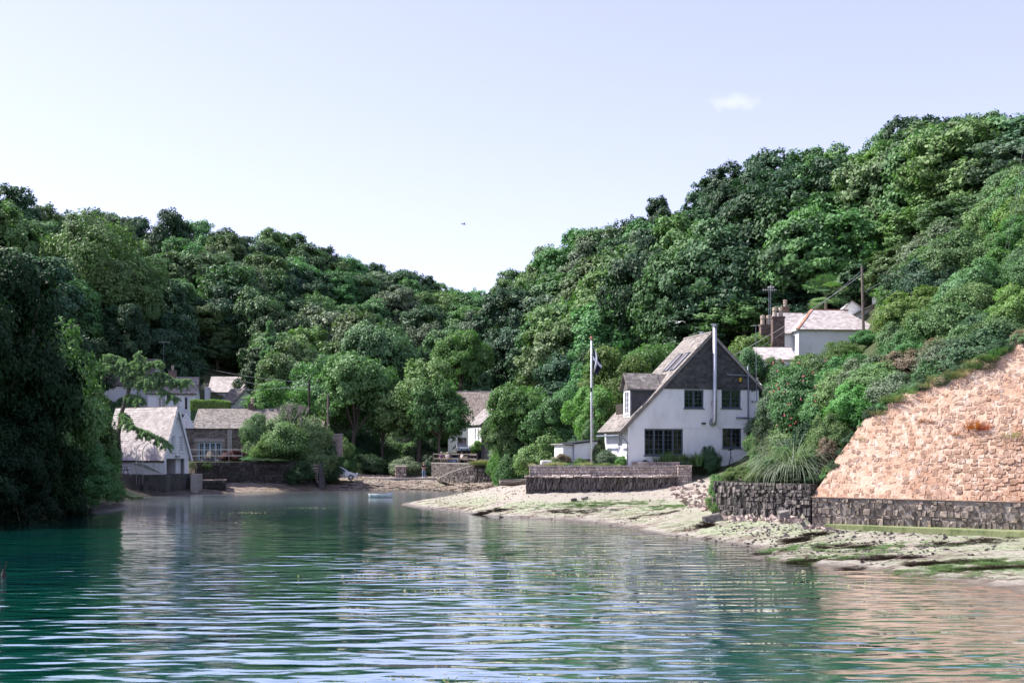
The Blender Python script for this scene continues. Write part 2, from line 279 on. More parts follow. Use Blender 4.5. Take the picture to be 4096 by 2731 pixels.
A0 = np.array([14.5, 54.3]); B0 = np.array([22.4, 49.0]); WD = (B0-A0)/np.linalg.norm(B0-A0); WN = np.array([-WD[1], WD[0]]); BAT = .577   # foot of the red wall, its run, its inward normal, its batter
def inpoly(X, Y, poly):
    r = np.zeros(X.shape, bool); n = len(poly)
    for i in range(n):
        x1, y1 = poly[i]; x2, y2 = poly[(i+1) % n]
        if y1 == y2: continue
        c = ((y1 > Y) != (y2 > Y)) & (X < (x2-x1)*(Y-y1)/(y2-y1)+x1); r ^= c
    return r
def px2(x, d): return ((x-CX)/F*d, d)
TERR = [(3.12, [(1.3, 78.45), (12.2, 78.45), (13.2, 80), (19.5, 82), (19, 88), (4, 96), (2.4, 92), (1.6, 86)]),          # house garden
        (2.62, [(11.2, 59.6), (14.6, 54.9), (17, 57), (18.5, 70), (17.0, 78), (13.4, 74)]),                             # bank behind the promontory wall
        (3.02, [px2(752, 112.2), px2(1225, 119.5), px2(1225, 124), px2(1180, 140), px2(560, 136), px2(600, 118)]),      # left quay
        (1.93, [px2(430, 106.5), px2(655, 108.2), px2(752, 111), px2(752, 112), px2(600, 120), px2(400, 118)]),         # boathouse quay
        (2.66, [px2(1742, 129.8), px2(1894, 122.6), px2(2100, 117.2), px2(2160, 116.5), px2(2120, 136), px2(1745, 136)])]  # road terrace
def ground(X, Y):
    X = np.atleast_1d(np.asarray(X, float)); Y = np.atleast_1d(np.asarray(Y, float)); sh = X.shape; q = np.c_[X.ravel(), Y.ravel()]; z = np.empty(len(q))
    for i in range(0, len(q), 20000): z[i:i+20000] = _k(q[i:i+20000], CXY) @ _W[:_n] + _W[_n] + q[i:i+20000] @ _W[_n+1:]
    z = z.reshape(sh); bz = np.empty(len(q))
    for i in range(0, len(q), 20000): bz[i:i+20000] = _k(q[i:i+20000], BC[:, :2]) @ _BW[:_bn] + _BW[_bn] + q[i:i+20000] @ _BW[_bn+1:]
    z = np.where(inpoly(X, Y, BEACH), np.minimum(bz.reshape(sh), 2.6), z)
    for zt, poly in TERR: z = np.where(inpoly(X, Y, poly), zt, z)
    s = (X-A0[0])*WN[0]+(Y-A0[1])*WN[1]; t = (X-A0[0])*WD[0]+(Y-A0[1])*WD[1]
    z = np.where((t > -1.5) & (s > .3), np.minimum(z, 2+(s-.5)/BAT), z)
    z = np.where((t > -.2) & (s > -2.4) & (s <= .8), np.minimum(z, .5), z); z = np.where((t > -.6) & (s > -4.5) & (s <= -2.4), np.minimum(z, .62), z)
    return z
def gz(x, y): return float(ground([x], [y])[0])
def axis(a, b, fine0, fine1, f, c):
    r = [fine0]
    while r[-1] < fine1: r.append(r[-1]+f)
    s = f
    hi = [r[-1]]
    while hi[-1] < b: s = min(s*1.18, c); hi.append(hi[-1]+s)
    s = f; lo = [r[0]]
    while lo[-1] > a: s = min(s*1.18, c); lo.append(lo[-1]-s)
    return np.array(lo[::-1][:-1]+r+hi[1:])
gx = axis(-1500, 1500, -42, 32, .4, 80); gy = axis(-60, 2500, 28, 142, .45, 80)
GX, GY = np.meshgrid(gx, gy); GZ = ground(GX, GY)
far = np.clip((np.hypot(GX, GY)-430)/500, 0, 1); GZ = GZ*(1-far)+10*far
nr = np.random.default_rng(3)
beach = (GZ > -.3) & (GZ < 1.6) & (GY > 33) & (GY < 140)
GZ = GZ+np.where(beach, (nr.random(GZ.shape)-.5)*.09+.022*np.sin(GX*2.1+GY*1.3)*np.sin(GY*2.7-GX*.7), 0)
GZ = np.where(np.abs(GX) > 600, GZ, GZ)
ny, nx = GX.shape
idx = np.arange(nx*ny).reshape(ny, nx); fq = np.stack([idx[:-1, :-1], idx[:-1, 1:], idx[1:, 1:], idx[1:, :-1]], -1).reshape(-1, 4)
# ground material: pale shingle with algae and weed on the beach, grass and soil above
gm = bpy.data.materials.new('ground'); gm.use_nodes = True; n = gm.node_tree.nodes; L = gm.node_tree.links; b = n['Principled BSDF']; b.inputs['Roughness'].default_value = .9; b.inputs['Specular IOR Level'].default_value = .25
def N(t, **k):
    o = n.new(t)
    for a, v in k.items(): setattr(o, a, v)
    return o
geo = N('ShaderNodeNewGeometry'); sp = N('ShaderNodeSeparateXYZ'); L.new(geo.outputs['Position'], sp.inputs[0])
def noise(scale, det=6, rough=.6, st=None):
    o = N('ShaderNodeTexNoise'); o.inputs['Scale'].default_value = scale; o.inputs['Detail'].default_value = det; o.inputs['Roughness'].default_value = rough
    if st:
        mp = N('ShaderNodeMapping'); mp.inputs['Scale'].default_value = st; L.new(geo.outputs['Position'], mp.inputs[0]); L.new(mp.outputs[0], o.inputs['Vector'])
    else: L.new(geo.outputs['Position'], o.inputs['Vector'])
    return o.outputs[0]
def rmp(v, a, b_, lo=0, hi=1):
    o = N('ShaderNodeMapRange'); o.inputs[1].default_value = a; o.inputs[2].default_value = b_; o.inputs[3].default_value = lo; o.inputs[4].default_value = hi; L.new(v, o.inputs[0]); return o.outputs[0]
def mixc(f, a, b_):
    o = N('ShaderNodeMix', data_type='RGBA')
    for s, v in ((0, f), (6, a), (7, b_)):
        if isinstance(v, tuple): o.inputs[s].default_value = (*v, 1)
        elif isinstance(v, float): o.inputs[s].default_value = v
        else: L.new(v, o.inputs[s])
    return o.outputs[2]
def mth(op, a, b_):
    o = N('ShaderNodeMath', operation=op)
    for s, v in ((0, a), (1, b_)):
        if isinstance(v, (int, float)): o.inputs[s].default_value = v
        else: L.new(v, o.inputs[s])
    return o.outputs[0]
shingle = mixc(rmp(noise(9, 8, .8), .38, .62), (.22, .195, .165), (.52, .475, .42))
shingle = mixc(rmp(noise(3.5, 8, .75), .45, .62), shingle, (.33, .29, .245))
green = mixc(rmp(noise(6), .4, .6), (.18, .21, .12), (.40, .43, .30))
weed = mixc(rmp(noise(12), .4, .6), (.05, .038, .025), (.16, .11, .075))
band = mth('MULTIPLY', rmp(sp.outputs[2], .06, .25), rmp(sp.outputs[2], 1.15, .75))
near = rmp(sp.outputs[1], 100, 84)
c = mixc(mth('MULTIPLY', mth('MULTIPLY', band, near), rmp(noise(.5, 8, .75, (.5, 1.6, 1)), .44, .54)), shingle, green)
wl = mth('MULTIPLY', rmp(sp.outputs[2], .95, .25), rmp(noise(1.1, 9, .85, (.45, 1.8, 1)), .49, .56))
c = mixc(wl, c, weed)
far_b = rmp(sp.outputs[1], 100, 112)
c = mixc(mth('MULTIPLY', far_b, rmp(noise(1.2, 9, .85, (.5, 2, 1)), .42, .55)), c, (.15, .105, .08))
c = mixc(mth('MULTIPLY', far_b, rmp(noise(1.0, 9, .85, (.4, 1.6, 1)), .56, .62)), c, (.25, .26, .15))
c = mixc(rmp(sp.outputs[2], .10, .0), c, (.12, .10, .075))
soil = mixc(rmp(noise(2), .4, .6), (.035, .05, .02), (.07, .085, .035))
c = mixc(rmp(mth('ADD', sp.outputs[2], noise(.6)), 2.5, 3.1), c, soil)
lm = mth('MULTIPLY', mth('MULTIPLY', rmp(sp.outputs[0], -15, -18), rmp(sp.outputs[1], 112, 104)), 1.0); c = mixc(lm, c, (.035, .032, .026))  # dark mud on the left bank, with the tree shade put into its colour
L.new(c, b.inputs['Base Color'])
bu = N('ShaderNodeBump'); bu.inputs['Distance'].default_value = .09; bu.inputs['Strength'].default_value = 1; L.new(noise(5, 9, .8), bu.inputs['Height']); L.new(bu.outputs[0], b.inputs['Normal'])
L.new(rmp(sp.outputs[2], .22, .05, .9, .35), b.inputs['Roughness'])
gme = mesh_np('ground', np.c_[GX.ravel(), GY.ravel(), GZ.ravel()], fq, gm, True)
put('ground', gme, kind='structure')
# ---------------------------------------------------------------- water
wx = axis(-1500, 1500, -45, 25, .8, 100); wy = axis(-200, 140, 15, 135, .8, 50)
WX, WY = np.meshgrid(wx, wy); idx = np.arange(WX.size).reshape(WX.shape); wf = np.stack([idx[:-1, :-1], idx[:-1, 1:], idx[1:, 1:], idx[1:, :-1]], -1).reshape(-1, 4)
wmt = bpy.data.materials.new('water'); wmt.use_nodes = True; n = wmt.node_tree.nodes; L = wmt.node_tree.links; b = n['Principled BSDF']
b.inputs['Roughness'].default_value = .03; b.inputs['IOR'].default_value = 1.42; b.inputs['Specular IOR Level'].default_value = 1.0
geo = N('ShaderNodeNewGeometry')
at = N('ShaderNodeAttribute', attribute_name='depth')
deep = mixc(rmp(noise(.12, 3), .4, .6), (.003, .080, .092), (.005, .12, .088))
c = mixc(rmp(at.outputs['Fac'], 0, .6), mixc(rmp(noise(2, 6), .4, .6), (.13, .115, .09), (.07, .07, .05)), deep)
L.new(c, b.inputs['Base Color'])
sp = N('ShaderNodeSeparateXYZ'); L.new(geo.outputs['Position'], sp.inputs[0])
h1 = mth('MULTIPLY', mth('MULTIPLY', rmp(noise(.09, 3), .3, .7, .45, 1.5), noise(1.0, 1.2, .4, (.6, 1.7, 1))), .10)
h2 = mth('MULTIPLY', noise(1.0, 4, .6, (1.7, 4.6, 1)), .0065)
h3 = mth('MULTIPLY', noise(.22, 2, .5, (.5, 1.3, 1)), .10)
calm = rmp(sp.outputs[1], 80, 30, .035, 1)
hh = mth('ADD', mth('MULTIPLY', mth('ADD', h1, h3), calm), mth('MULTIPLY', h2, rmp(sp.outputs[1], 90, 38, .12, 1)))
bu = N('ShaderNodeBump'); bu.inputs['Distance'].default_value = 1; bu.inputs['Strength'].default_value = 1; L.new(hh, bu.inputs['Height']); L.new(bu.outputs[0], b.inputs['Normal'])
b.inputs['Specular IOR Level'].default_value = 0
gl = N('ShaderNodeBsdfGlossy'); L.new(rmp(sp.outputs[1], 42, 95, 0.0, .17), gl.inputs['Roughness']); gl.inputs['Color'].default_value = (.98, .99, 1, 1); L.new(bu.outputs[0], gl.inputs['Normal'])
lwt = N('ShaderNodeLayerWeight'); lwt.inputs['Blend'].default_value = .5; L.new(bu.outputs[0], lwt.inputs['Normal'])
fre = mth('POWER', lwt.outputs['Facing'], 1.12); msx = N('ShaderNodeMixShader'); L.new(fre, msx.inputs[0]); L.new(b.outputs[0], msx.inputs[1]); L.new(gl.outputs[0], msx.inputs[2]); L.new(msx.outputs[0], n['Material Output'].inputs[0])
wme = mesh_np('water', np.c_[WX.ravel(), WY.ravel(), np.zeros(WX.size)], wf, wmt, True)
wat = put('water', wme, kind='structure')
a = wme.attributes.new('depth', 'FLOAT', 'POINT'); a.data.foreach_set('value', np.clip(-ground(WX, WY).ravel(), -1, 5).astype(np.float32))
# ---------------------------------------------------------------- vegetation makers
def leaves(P0, Nn, s, r, asp=1.5, fold=.25):
    """leaf-sized rhombi at points P0 facing Nn"""
    n = len(P0); Nn = Nn/np.linalg.norm(Nn, axis=1, keepdims=True)
    t = r.normal(size=(n, 3)); t -= (t*Nn).sum(1, keepdims=True)*Nn; t /= np.linalg.norm(t, axis=1, keepdims=True)
    bt = np.cross(Nn, t); s = np.asarray(s).reshape(-1, 1)
    a = P0-t*s*asp/2; c = P0+t*s*asp/2-Nn*s*fold; b = P0+bt*s/2-Nn*s*fold*.5; d = P0-bt*s/2-Nn*s*fold*.5
    V = np.stack([a, b, c, d], 1).reshape(-1, 3); Fq = np.arange(4*n).reshape(n, 4)
    return V, Fq
def crown(seed, n=12000, leaf=.06, lobes=16, lr=.40, spread=.68, zlo=-.55, clump=10, top=1.0, up=.27, core=.10):
    """unit crown: radius about 1, centre at origin"""
    r = np.random.default_rng(seed); cen = []; tries = 0
    while len(cen) < lobes and tries < 4000:
        tries += 1; v = r.normal(size=3); v /= np.linalg.norm(v)
        if v[2] < zlo: continue
        v = v*np.array([spread, spread, spread*top])*r.uniform(.82, 1.12)
        if all(np.linalg.norm(v-c) > lr*.62 for c in cen): cen.append(v)
    cen.append(np.array([0, 0, .1])); cen = np.array(cen); rad = lr*r.uniform(.75, 1.2, len(cen)); rad[-1] = .62
    wgt = rad**2; wgt[-1] *= .5; li = r.choice(len(cen), n, p=wgt/wgt.sum())
    cl = r.normal(size=(len(cen), clump*3, 3)); cl[:, :, 2] = cl[:, :, 2]*.8+.25; cl /= np.linalg.norm(cl, axis=2, keepdims=True)
    ci = r.integers(0, clump*3, n); cdir = cl[li, ci]
    off = r.normal(size=(n, 3)); off /= np.linalg.norm(off, axis=1, keepdims=True)
    rr = rad[li][:, None]; pos = cen[li]+cdir*rr*.86+off*rr*.42*r.random((n, 1))**.4*np.array([1.1, 1.1, .72])
    inn = r.random(n) < core; pos[inn] *= r.uniform(.3, .9, (inn.sum(), 1))
    lob = cen[li]/np.maximum(.2, np.linalg.norm(cen[li], axis=1, keepdims=True)); nor = off*.28+cdir*.55+lob*.35+r.normal(size=(n, 3))*.42; nor[:, 2] += up
    V, Fq = leaves(pos, nor, leaf*r.uniform(.55, 1.35, n), r)
    return V, Fq, cen
def trunk(mb, cen, base=-1.6, r0=.055, k=7, seed=1):
    r = random.Random(seed); pts = [(0, 0, base), (.03, .02, base*.6), (-.02, 0, -.3), (0, 0, .25)]
    mb.tube(pts, [r0*1.3, r0, r0*.8, r0*.35], 7)
    for c in cen[:k]:
        s = Vector((0, 0, r.uniform(base*.55, -.15))); e = Vector(c); m = s.lerp(e, .5)+Vector((0, 0, -.06))
        mb.tube([s, m, e], [r0*.5, r0*.32, r0*.1], 5)
PROTO = {}
def proto(key, leafm, **k):
    base = k.pop('base', -1.6); r0 = k.pop('r0', .055); nb = k.pop('nb', 7)
    V, Fq, cen = crown(**k); mb = MB(); trunk(mb, cen, base, r0, nb, k['seed'])
    if key.startswith('bush'): base = -.35
    V[:, 2] -= base; mb.v = [(a, b_, c_-base) for a, b_, c_ in mb.v]
    PROTO[key] = (mesh_np('crown', V, Fq, M[leafm]), mesh_np('trunk', mb.v, mb.f, M['bark']), base)
def relook(key, src, leafm):
    m = PROTO[src][0].copy(); m.materials[0] = M[leafm]; PROTO[key] = (m, PROTO[src][1], PROTO[src][2])
for i in range(3):
    proto('far%d' % i, 'leaf_mid', seed=10+i, n=21000, leaf=.050, lobes=14+3*i, lr=.345, spread=.76, base=-1.0, clump=6, zlo=-.7, core=.03)
    relook('farpale%d' % i, 'far%d' % i, 'leaf_pale'); relook('fardark%d' % i, 'far%d' % i, 'leaf_dark'); relook('fargrey%d' % i, 'far%d' % i, 'leaf_grey'); relook('farbright%d' % i, 'far%d' % i, 'leaf_bright')
for i in range(2):
    proto('near%d' % i, 'leaf_bright', seed=30+i, n=30000, leaf=.040, lobes=22, lr=.30, spread=.78, base=-1.35, clump=8, r0=.045, nb=14)
    relook('nearmid%d' % i, 'near%d' % i, 'leaf_mid'); relook('nearpale%d' % i, 'near%d' % i, 'leaf_pale'); relook('neardark%d' % i, 'near%d' % i, 'leaf_dark')
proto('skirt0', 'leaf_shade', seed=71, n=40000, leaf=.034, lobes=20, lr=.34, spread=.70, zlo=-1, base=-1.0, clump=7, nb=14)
proto('ash0', 'leaf_mid', seed=41, n=32000, leaf=.034, lobes=26, lr=.3, spread=.76, zlo=-.8, base=-1.5, core=.05, nb=16)
proto('bush0', 'leaf_mid', seed=51, n=26000, leaf=.040, lobes=14, lr=.42, spread=.62, zlo=-.1, base=-.6)
proto('bush1', 'leaf_mid', seed=52, n=26000, leaf=.038, lobes=20, lr=.34, spread=.7, zlo=-.15, base=-.6)
for q in ('bright', 'pale', 'dark', 'grey', 'brown', 'maroon'):
    relook('bush%s0' % q, 'bush0', 'leaf_'+q); relook('bush%s1' % q, 'bush1', 'leaf_'+q)
def conifer_mesh(seed, n=11000):
    r = np.random.default_rng(seed); Pn = []; Nn = []; mb = MB(); mb.tube([(0, 0, -2.6), (0, 0, -1), (0, 0, 1)], [.05, .04, .008], 6)
    for k in range(46):
        h = r.uniform(-1.15, .92); L_ = (1-h)*.36*r.uniform(.6, 1.15)+.06; a = r.uniform(0, 2*math.pi)
        e = np.array([math.cos(a)*L_, math.sin(a)*L_, h-L_*.12]); s = np.array([0, 0, h]); mb.tube([s, (s+e)/2+np.array([0, 0, .03]), e], [.012, .009, .004], 4)
        m = int(n*L_/20); t = r.random((m, 1))**.6; q = s+(e-s)*t+r.normal(size=(m, 3))*np.array([.055, .055, .035]); q[:, 2] -= np.abs(r.normal(size=m))*.04
        Pn.append(q); Nn.append(r.normal(size=(m, 3))*.6+np.array([0, 0, .8]))
    P0 = np.concatenate(Pn); P0[:, 2] += 2.6; mb.v = [(a_, b_, c_+2.6) for a_, b_, c_ in mb.v]; V, Fq = leaves(P0, np.concatenate(Nn), .035*r.uniform(.6, 1.4, len(P0)), r, 2.6)
    return mesh_np('crown', V, Fq, M['leaf_needle']), mesh_np('trunk', mb.v, mb.f, M['bark']), -2.6
PROTO['con0'] = conifer_mesh(61, 34000); PROTO['con1'] = conifer_mesh(62, 34000)
def plant(key, x, y, z0, rx, H, name='broadleaf_tree', label='', cat='tree', group=None, lift=None, rot=None):
    """stand a copy of a grown plant on (x, y, z0): crown radius rx, total height H"""
    c, t, base = PROTO[key]; tot = 1.05-base; sz = H/tot
    if name != 'shrub' and sz > rx*1.5: sz = rx*1.5
    o = thing(name, label, cat, (x, y, z0+H-tot*sz), rot if rot is not None else rng.uniform(0, 6.28), group, (rx, rx*rng.uniform(.85, 1.05), sz))
    put('crown' if name != 'shrub' else 'foliage', c, o)
    if name != 'shrub': put('trunk', t, o)
    return o
# ---------------------------------------------------------------- the wooded hills
SHRUB_G = 'shrubs on the right-hand slope'
def tree_px(x, yt, wpx, d, key, label=None, group=None, name='broadleaf_tree', H=None, cat='tree'):
    """x, yt, wpx in the 2352-pixel view: crown centre column, crown top row, crown width; d: distance"""
    X = (x*K-CX)/F*d; zt = HC+(HY-yt*K)/F*d; z0 = gz(X, d); rx = wpx*K/F*d/2*1.04
    h = zt-z0
    if H: h = H
    elif h < 5: h = 5
    elif h > 24: h = 24
    if name == 'broadleaf_tree' and h < wpx*K/F*d*.55: h = wpx*K/F*d*.55
    return plant(key, X, d, zt-h, rx, h, name, label or 'tree', cat, group)
# kinds: 0 mid, p pale, d dark, g grey, b bright
def far(k, i): return {'m': 'far', 'p': 'farpale', 'd': 'fardark', 'g': 'fargrey', 'b': 'farbright'}[k]+str(i % 3)
WORD = {'m': 'mid green', 'p': 'pale green', 'd': 'dark green', 'g': 'grey-green', 'b': 'bright green'}
L_ROWS = [(20, 432, 150, 172, 'd'), (95, 462, 110, 185, 'm'), (165, 487, 120, 200, 'd'), (235, 484, 110, 205, 'm'), (300, 490, 110, 212, 'd'), (388, 480, 108, 205, 'd'), (460, 510, 95, 232, 'm'), (530, 520, 105, 240, 'd'), (605, 524, 110, 250, 'm'), (680, 540, 115, 260, 'm'),
          (745, 562, 95, 268, 'd'), (800, 588, 95, 280, 'm'), (855, 607, 90, 290, 'd'), (915, 612, 95, 300, 'd'), (965, 628, 80, 310, 'd'), (1005, 648, 60, 320, 'm'), (1050, 655, 75, 375, 'm'), (1100, 662, 75, 385, 'b'), (1145, 664, 60, 350, 'm'),
          (60, 540, 150, 150, 'd'), (130, 600, 120, 150, 'd'), (320, 560, 120, 175, 'm'), (450, 560, 160, 195, 'p'), (530, 600, 150, 185, 'p'), (610, 585, 130, 215, 'm'), (590, 650, 130, 178, 'p'), (680, 600, 130, 232, 'm'), (760, 640, 120, 240, 'm'), (830, 650, 130, 250, 'm'),
          (900, 655, 120, 255, 'g'), (860, 625, 110, 270, 'g'), (960, 690, 120, 235, 'd'), (1010, 700, 90, 260, 'g'), (700, 690, 140, 200, 'd'), (640, 700, 120, 175, 'd'), (360, 640, 130, 155, 'd'), (400, 720, 120, 148, 'd'),
          (740, 690, 160, 190, 'g'), (830, 705, 150, 168, 'p'), (900, 740, 130, 175, 'p'), (980, 730, 110, 190, 'g'), (970, 800, 90, 170, 'd'), (680, 780, 130, 150, 'p'), (1040, 740, 120, 180, 'p'), (1090, 700, 110, 240, 'm'), (1060, 790, 100, 165, 'b'), (1130, 780, 110, 175, 'd'), (1090, 850, 90, 158, 'p'),
          (290, 700, 90, 140, 'd'), (500, 780, 110, 176, 'd'), (430, 790, 100, 172, 'd'), (590, 800, 100, 160, 'd'), (180, 740, 120, 120, 'd'), (640, 800, 100, 148, 'm')]
R_ROWS = [(1180, 622, 90, 265, 'm'), (1215, 600, 70, 240, 'd'), (1255, 565, 110, 220, 'm'), (1320, 528, 130, 205, 'm'), (1390, 515, 110, 200, 'm'), (1440, 494, 90, 192, 'd'), (1520, 455, 80, 188, 'd'), (1490, 495, 130, 175, 'm'), (1570, 478, 80, 185, 'm'), (1635, 412, 110, 180, 'd'), (1690, 368, 120, 175, 'd'), (1775, 340, 130, 168, 'd'), (1860, 347, 130, 170, 'm'), (1945, 322, 120, 165, 'm'), (2010, 300, 110, 158, 'm'), (2070, 275, 110, 150, 'd'), (2145, 248, 160, 146, 'd'),
          (2215, 268, 100, 138, 'm'), (2275, 262, 90, 122, 'm'), (2345, 258, 90, 112, 'd'), (2440, 240, 150, 110, 'm'), (1230, 660, 110, 210, 'd'), (1300, 620, 160, 185, 'p'), (1400, 590, 180, 160, 'p'), (1500, 560, 170, 158, 'm'), (1610, 520, 130, 160, 'm'), (1700, 450, 160, 158, 'm'), (1810, 430, 180, 150, 'm'), (1920, 400, 170, 145, 'd'), (2030, 370, 170, 138, 'm'), (2140, 345, 180, 130, 'm'), (2250, 350, 160, 116, 'm'),
          (2345, 380, 130, 95, 'p'), (1200, 720, 120, 165, 'd'), (1290, 720, 150, 140, 'p'), (1400, 690, 170, 135, 'm'), (1500, 660, 160, 132, 'd'), (1590, 630, 150, 130, 'd'), (1690, 560, 170, 135, 'p'), (1790, 540, 170, 128, 'm'), (1900, 510, 180, 122, 'm'), (2010, 480, 170, 118, 'b'), (2120, 450, 170, 108, 'm'), (2230, 450, 180, 95, 'p'), (2340, 500, 160, 80, 'p'),
          (1220, 800, 120, 145, 'd'), (1300, 800, 140, 125, 'd'), (1390, 790, 120, 122, 'd'), (1600, 720, 170, 120, 'd'), (1710, 670, 170, 118, 'm'), (1810, 650, 150, 116, 'd'), (1900, 620, 130, 116, 'd'), (2090, 560, 150, 100, 'm'), (2180, 560, 160, 88, 'm'), (1990, 600, 120, 108, 'd')]
ORD = 'first second third fourth fifth sixth seventh eighth ninth tenth eleventh twelfth thirteenth fourteenth fifteenth sixteenth seventeenth eighteenth nineteenth twentieth twenty-first twenty-second twenty-third twenty-fourth twenty-fifth'.split()
for side, rows, hill in (('left', L_ROWS, 'left hill'), ('right', R_ROWS, 'right hill')):
    for i, (x, y, wd, d, k) in enumerate(rows):
        onsky = y-skyl(x) < 12
        mates = sorted(r[0] for r in rows if r[4] == k and (r[1]-skyl(r[0]) < 12) == onsky); o_ = ORD[mates.index(x)]
        lab = '%s tree, %s from the left of its colour %s' % (WORD[k], o_, ('on the %s skyline' if onsky else 'inside the %s wood') % hill)
        tree_px(x, y, wd*(1.28 if rows is R_ROWS else 1.12), d, far(k, i), lab, ('skyline trees of the ' if onsky else 'woodland trees on the ')+hill+', '+WORD[k])
def fill(domx, dom_d, step, seed, hill, big=1.0):
    r = random.Random(seed); n = 0
    for x0 in np.arange(*domx):
        lo, hi = dom_d(x0); d = lo
        while d < hi:
            x = x0+r.uniform(-14, 14); dd = d+r.uniform(-3, 3); X = (x*K-CX)/F*dd; z = gz(X, dd); H = r.uniform(9, 13.5)*big; wm_ = r.uniform(8, 12.5)*big
            wp = wm_*F/dd/K; yt = (HY-(z+H-HC)/dd*F)/K; lim = max(float(skyl(x+q*wp/2)) for q in (-.8, 0, .8))+10
            if yt < lim: H -= (lim-yt)*K*dd/F; 
            if H > 5 and not (dd < 150 and z < 4.2) and not (250 < x < 580 and dd < 166):
                k = r.choices('mdpg', (5, 4, 2, 1))[0]
                plant(far(k, n), X, dd, z, wm_/2, H, 'broadleaf_tree', '%s tree filling in the crowded wood of the %s' % (WORD[k], hill), 'tree', 'filler trees of the %s, %s' % (hill, WORD[k])); n += 1
            d += step*(1+(d-100)/400)
    return n
nf = fill((-60, 1130, 52), lambda x: (float(np.interp(x, [0, 250, 450, 700, 900, 1100], [128, 150, 158, 165, 195, 230])), float(crest_d(x))-8), 17, 4, 'left-hand hill')
nf += fill((1160, 2420, 66), lambda x: (float(np.interp(x, [1150, 1300, 1600, 2000, 2352], [185, 145, 122, 116, 100])), float(crest_d(x))-6), 17, 5, 'right-hand hill', 1.18)
print('fill', nf)
# ---------------------------------------------------------------- pieces: stones, slates, planks
def stone_variants(tag, mt, n=8, rough=.13):
    r = np.random.default_rng(hash(tag) % 999 if False else len(tag)*7); out = []
    for i in range(n):
        V = []
        for y, s in ((.5, .5), (-.2, .5), (-.5, .45)):
            m = 8
            for k in range(m):
                a = 2*math.pi*k/m; cx, cz = math.cos(a), math.sin(a); q = max(abs(cx), abs(cz))*(1.07 if k % 2 else 1)
                V.append([cx/q*s*(1+r.uniform(-rough, rough)), y+(r.uniform(-.12, .12) if y < -.4 else 0), cz/q*s*(1+r.uniform(-rough, rough))])
        Fs = [tuple(range(16, 24))[::-1]]+[(a_*8+k, a_*8+(k+1) % 8, (a_+1)*8+(k+1) % 8, (a_+1)*8+k) for a_ in (0, 1) for k in range(8)]
        V = [(v[0], v[1], v[2]) for v in V]
        out.append((V, Fs, mesh_np(tag, V, [f[::-1] for f in Fs], mt)))
    return out
BOXV = [(-.5,-.5,-.5), (.5,-.5,-.5), (.5,.5,-.5), (-.5,.5,-.5), (-.5,-.5,.5), (.5,-.5,.5), (.5,.5,.5), (-.5,.5,.5)]
BOXF = [(0,3,2,1), (4,5,6,7), (0,1,5,4), (1,2,6,5), (2,3,7,6), (3,0,4,7)]
def box_variant(tag, mt): return [(BOXV, BOXF, mesh_np(tag, BOXV, BOXF, mt))]
VAR = {}
def var(kind, mt):
    if (kind, mt) not in VAR: VAR[(kind, mt)] = stone_variants(kind, M[mt]) if kind in ('stone', 'rock') else box_variant(kind, M[mt])
    return VAR[(kind, mt)]
def frame(c, u, w_, n_, size):
    """piece matrix: u runs along, w_ up, n_ out of the face; size = (along, thick, up)"""
    m = Matrix.Identity(4); u = Vector(u)*size[0]; b = -Vector(n_)*size[1]; w_ = Vector(w_)*size[2]
    for i in range(3): m[i][0], m[i][1], m[i][2], m[i][3] = u[i], b[i], w_[i], c[i]
    return m
def pieces(parent, name, mt, mats, limit=300, kind=None):
    """mats: world matrices; the nearest become parts of their own, the rest one joined part"""
    vs = var(kind or name, mt)
    if len(mats) > limit: mats = sorted(mats, key=lambda m: -(m.col[0].xyz.length*m.col[2].xyz.length)/max(1, m.translation.y)**2)
    I = wm(parent).inverted()
    for m in mats[:limit]:
        put(name, rng.choice(vs)[2], parent, I @ m)
    rest = mats[limit:]
    if rest:
        V = []; Fs = []
        for m in rest:
            v, f, _ = rng.choice(vs); b = len(V); mm = I @ m; V += [tuple(mm @ Vector(q)) for q in v]; Fs += [tuple(i+b for i in (q if name not in ('stone', 'rock') else q[::-1])) for q in f]
        put('smaller_'+name+'s', mesh_np(name+'s', V, Fs, M[mt]), parent, None, None, 'stuff')
def courses(O, u, w_, n_, L_, H_, ch, sw, thick=.25, gap=.03, jit=.25, keep=None, lean=0, proud=.07):
    """random-width stone courses over an L_ x H_ face"""
    O, u, w_, n_ = Vector(O), Vector(u).normalized(), Vector(w_).normalized(), Vector(n_).normalized(); out = []; z = 0
    while z < H_-.3*ch:
        h = min(ch*rng.uniform(1-jit, 1+jit), H_-z); 
        if H_-z-h < .35*ch: h = H_-z
        x = rng.uniform(-.5, 0)*sw
        while x < L_:
            s = sw*rng.uniform(.6, 1.45); a, b = max(x, 0), min(x+s, L_)
            if b-a > .25*sw:
                c = O+u*((a+b)/2)+w_*(z+h/2)+n_*(rng.uniform(-.4, 1)*proud-thick/2+.02)
                if keep is None or keep((a+b)/2, z+h/2):
                    uu, ww = u, w_
                    if lean: t = rng.uniform(-lean, lean); uu = u*math.cos(t)+w_*math.sin(t); ww = w_*math.cos(t)-u*math.sin(t)
                    out.append(frame(c, uu, ww, n_, (b-a-gap, thick, h-gap)))
            x += s
        z += h
    return out
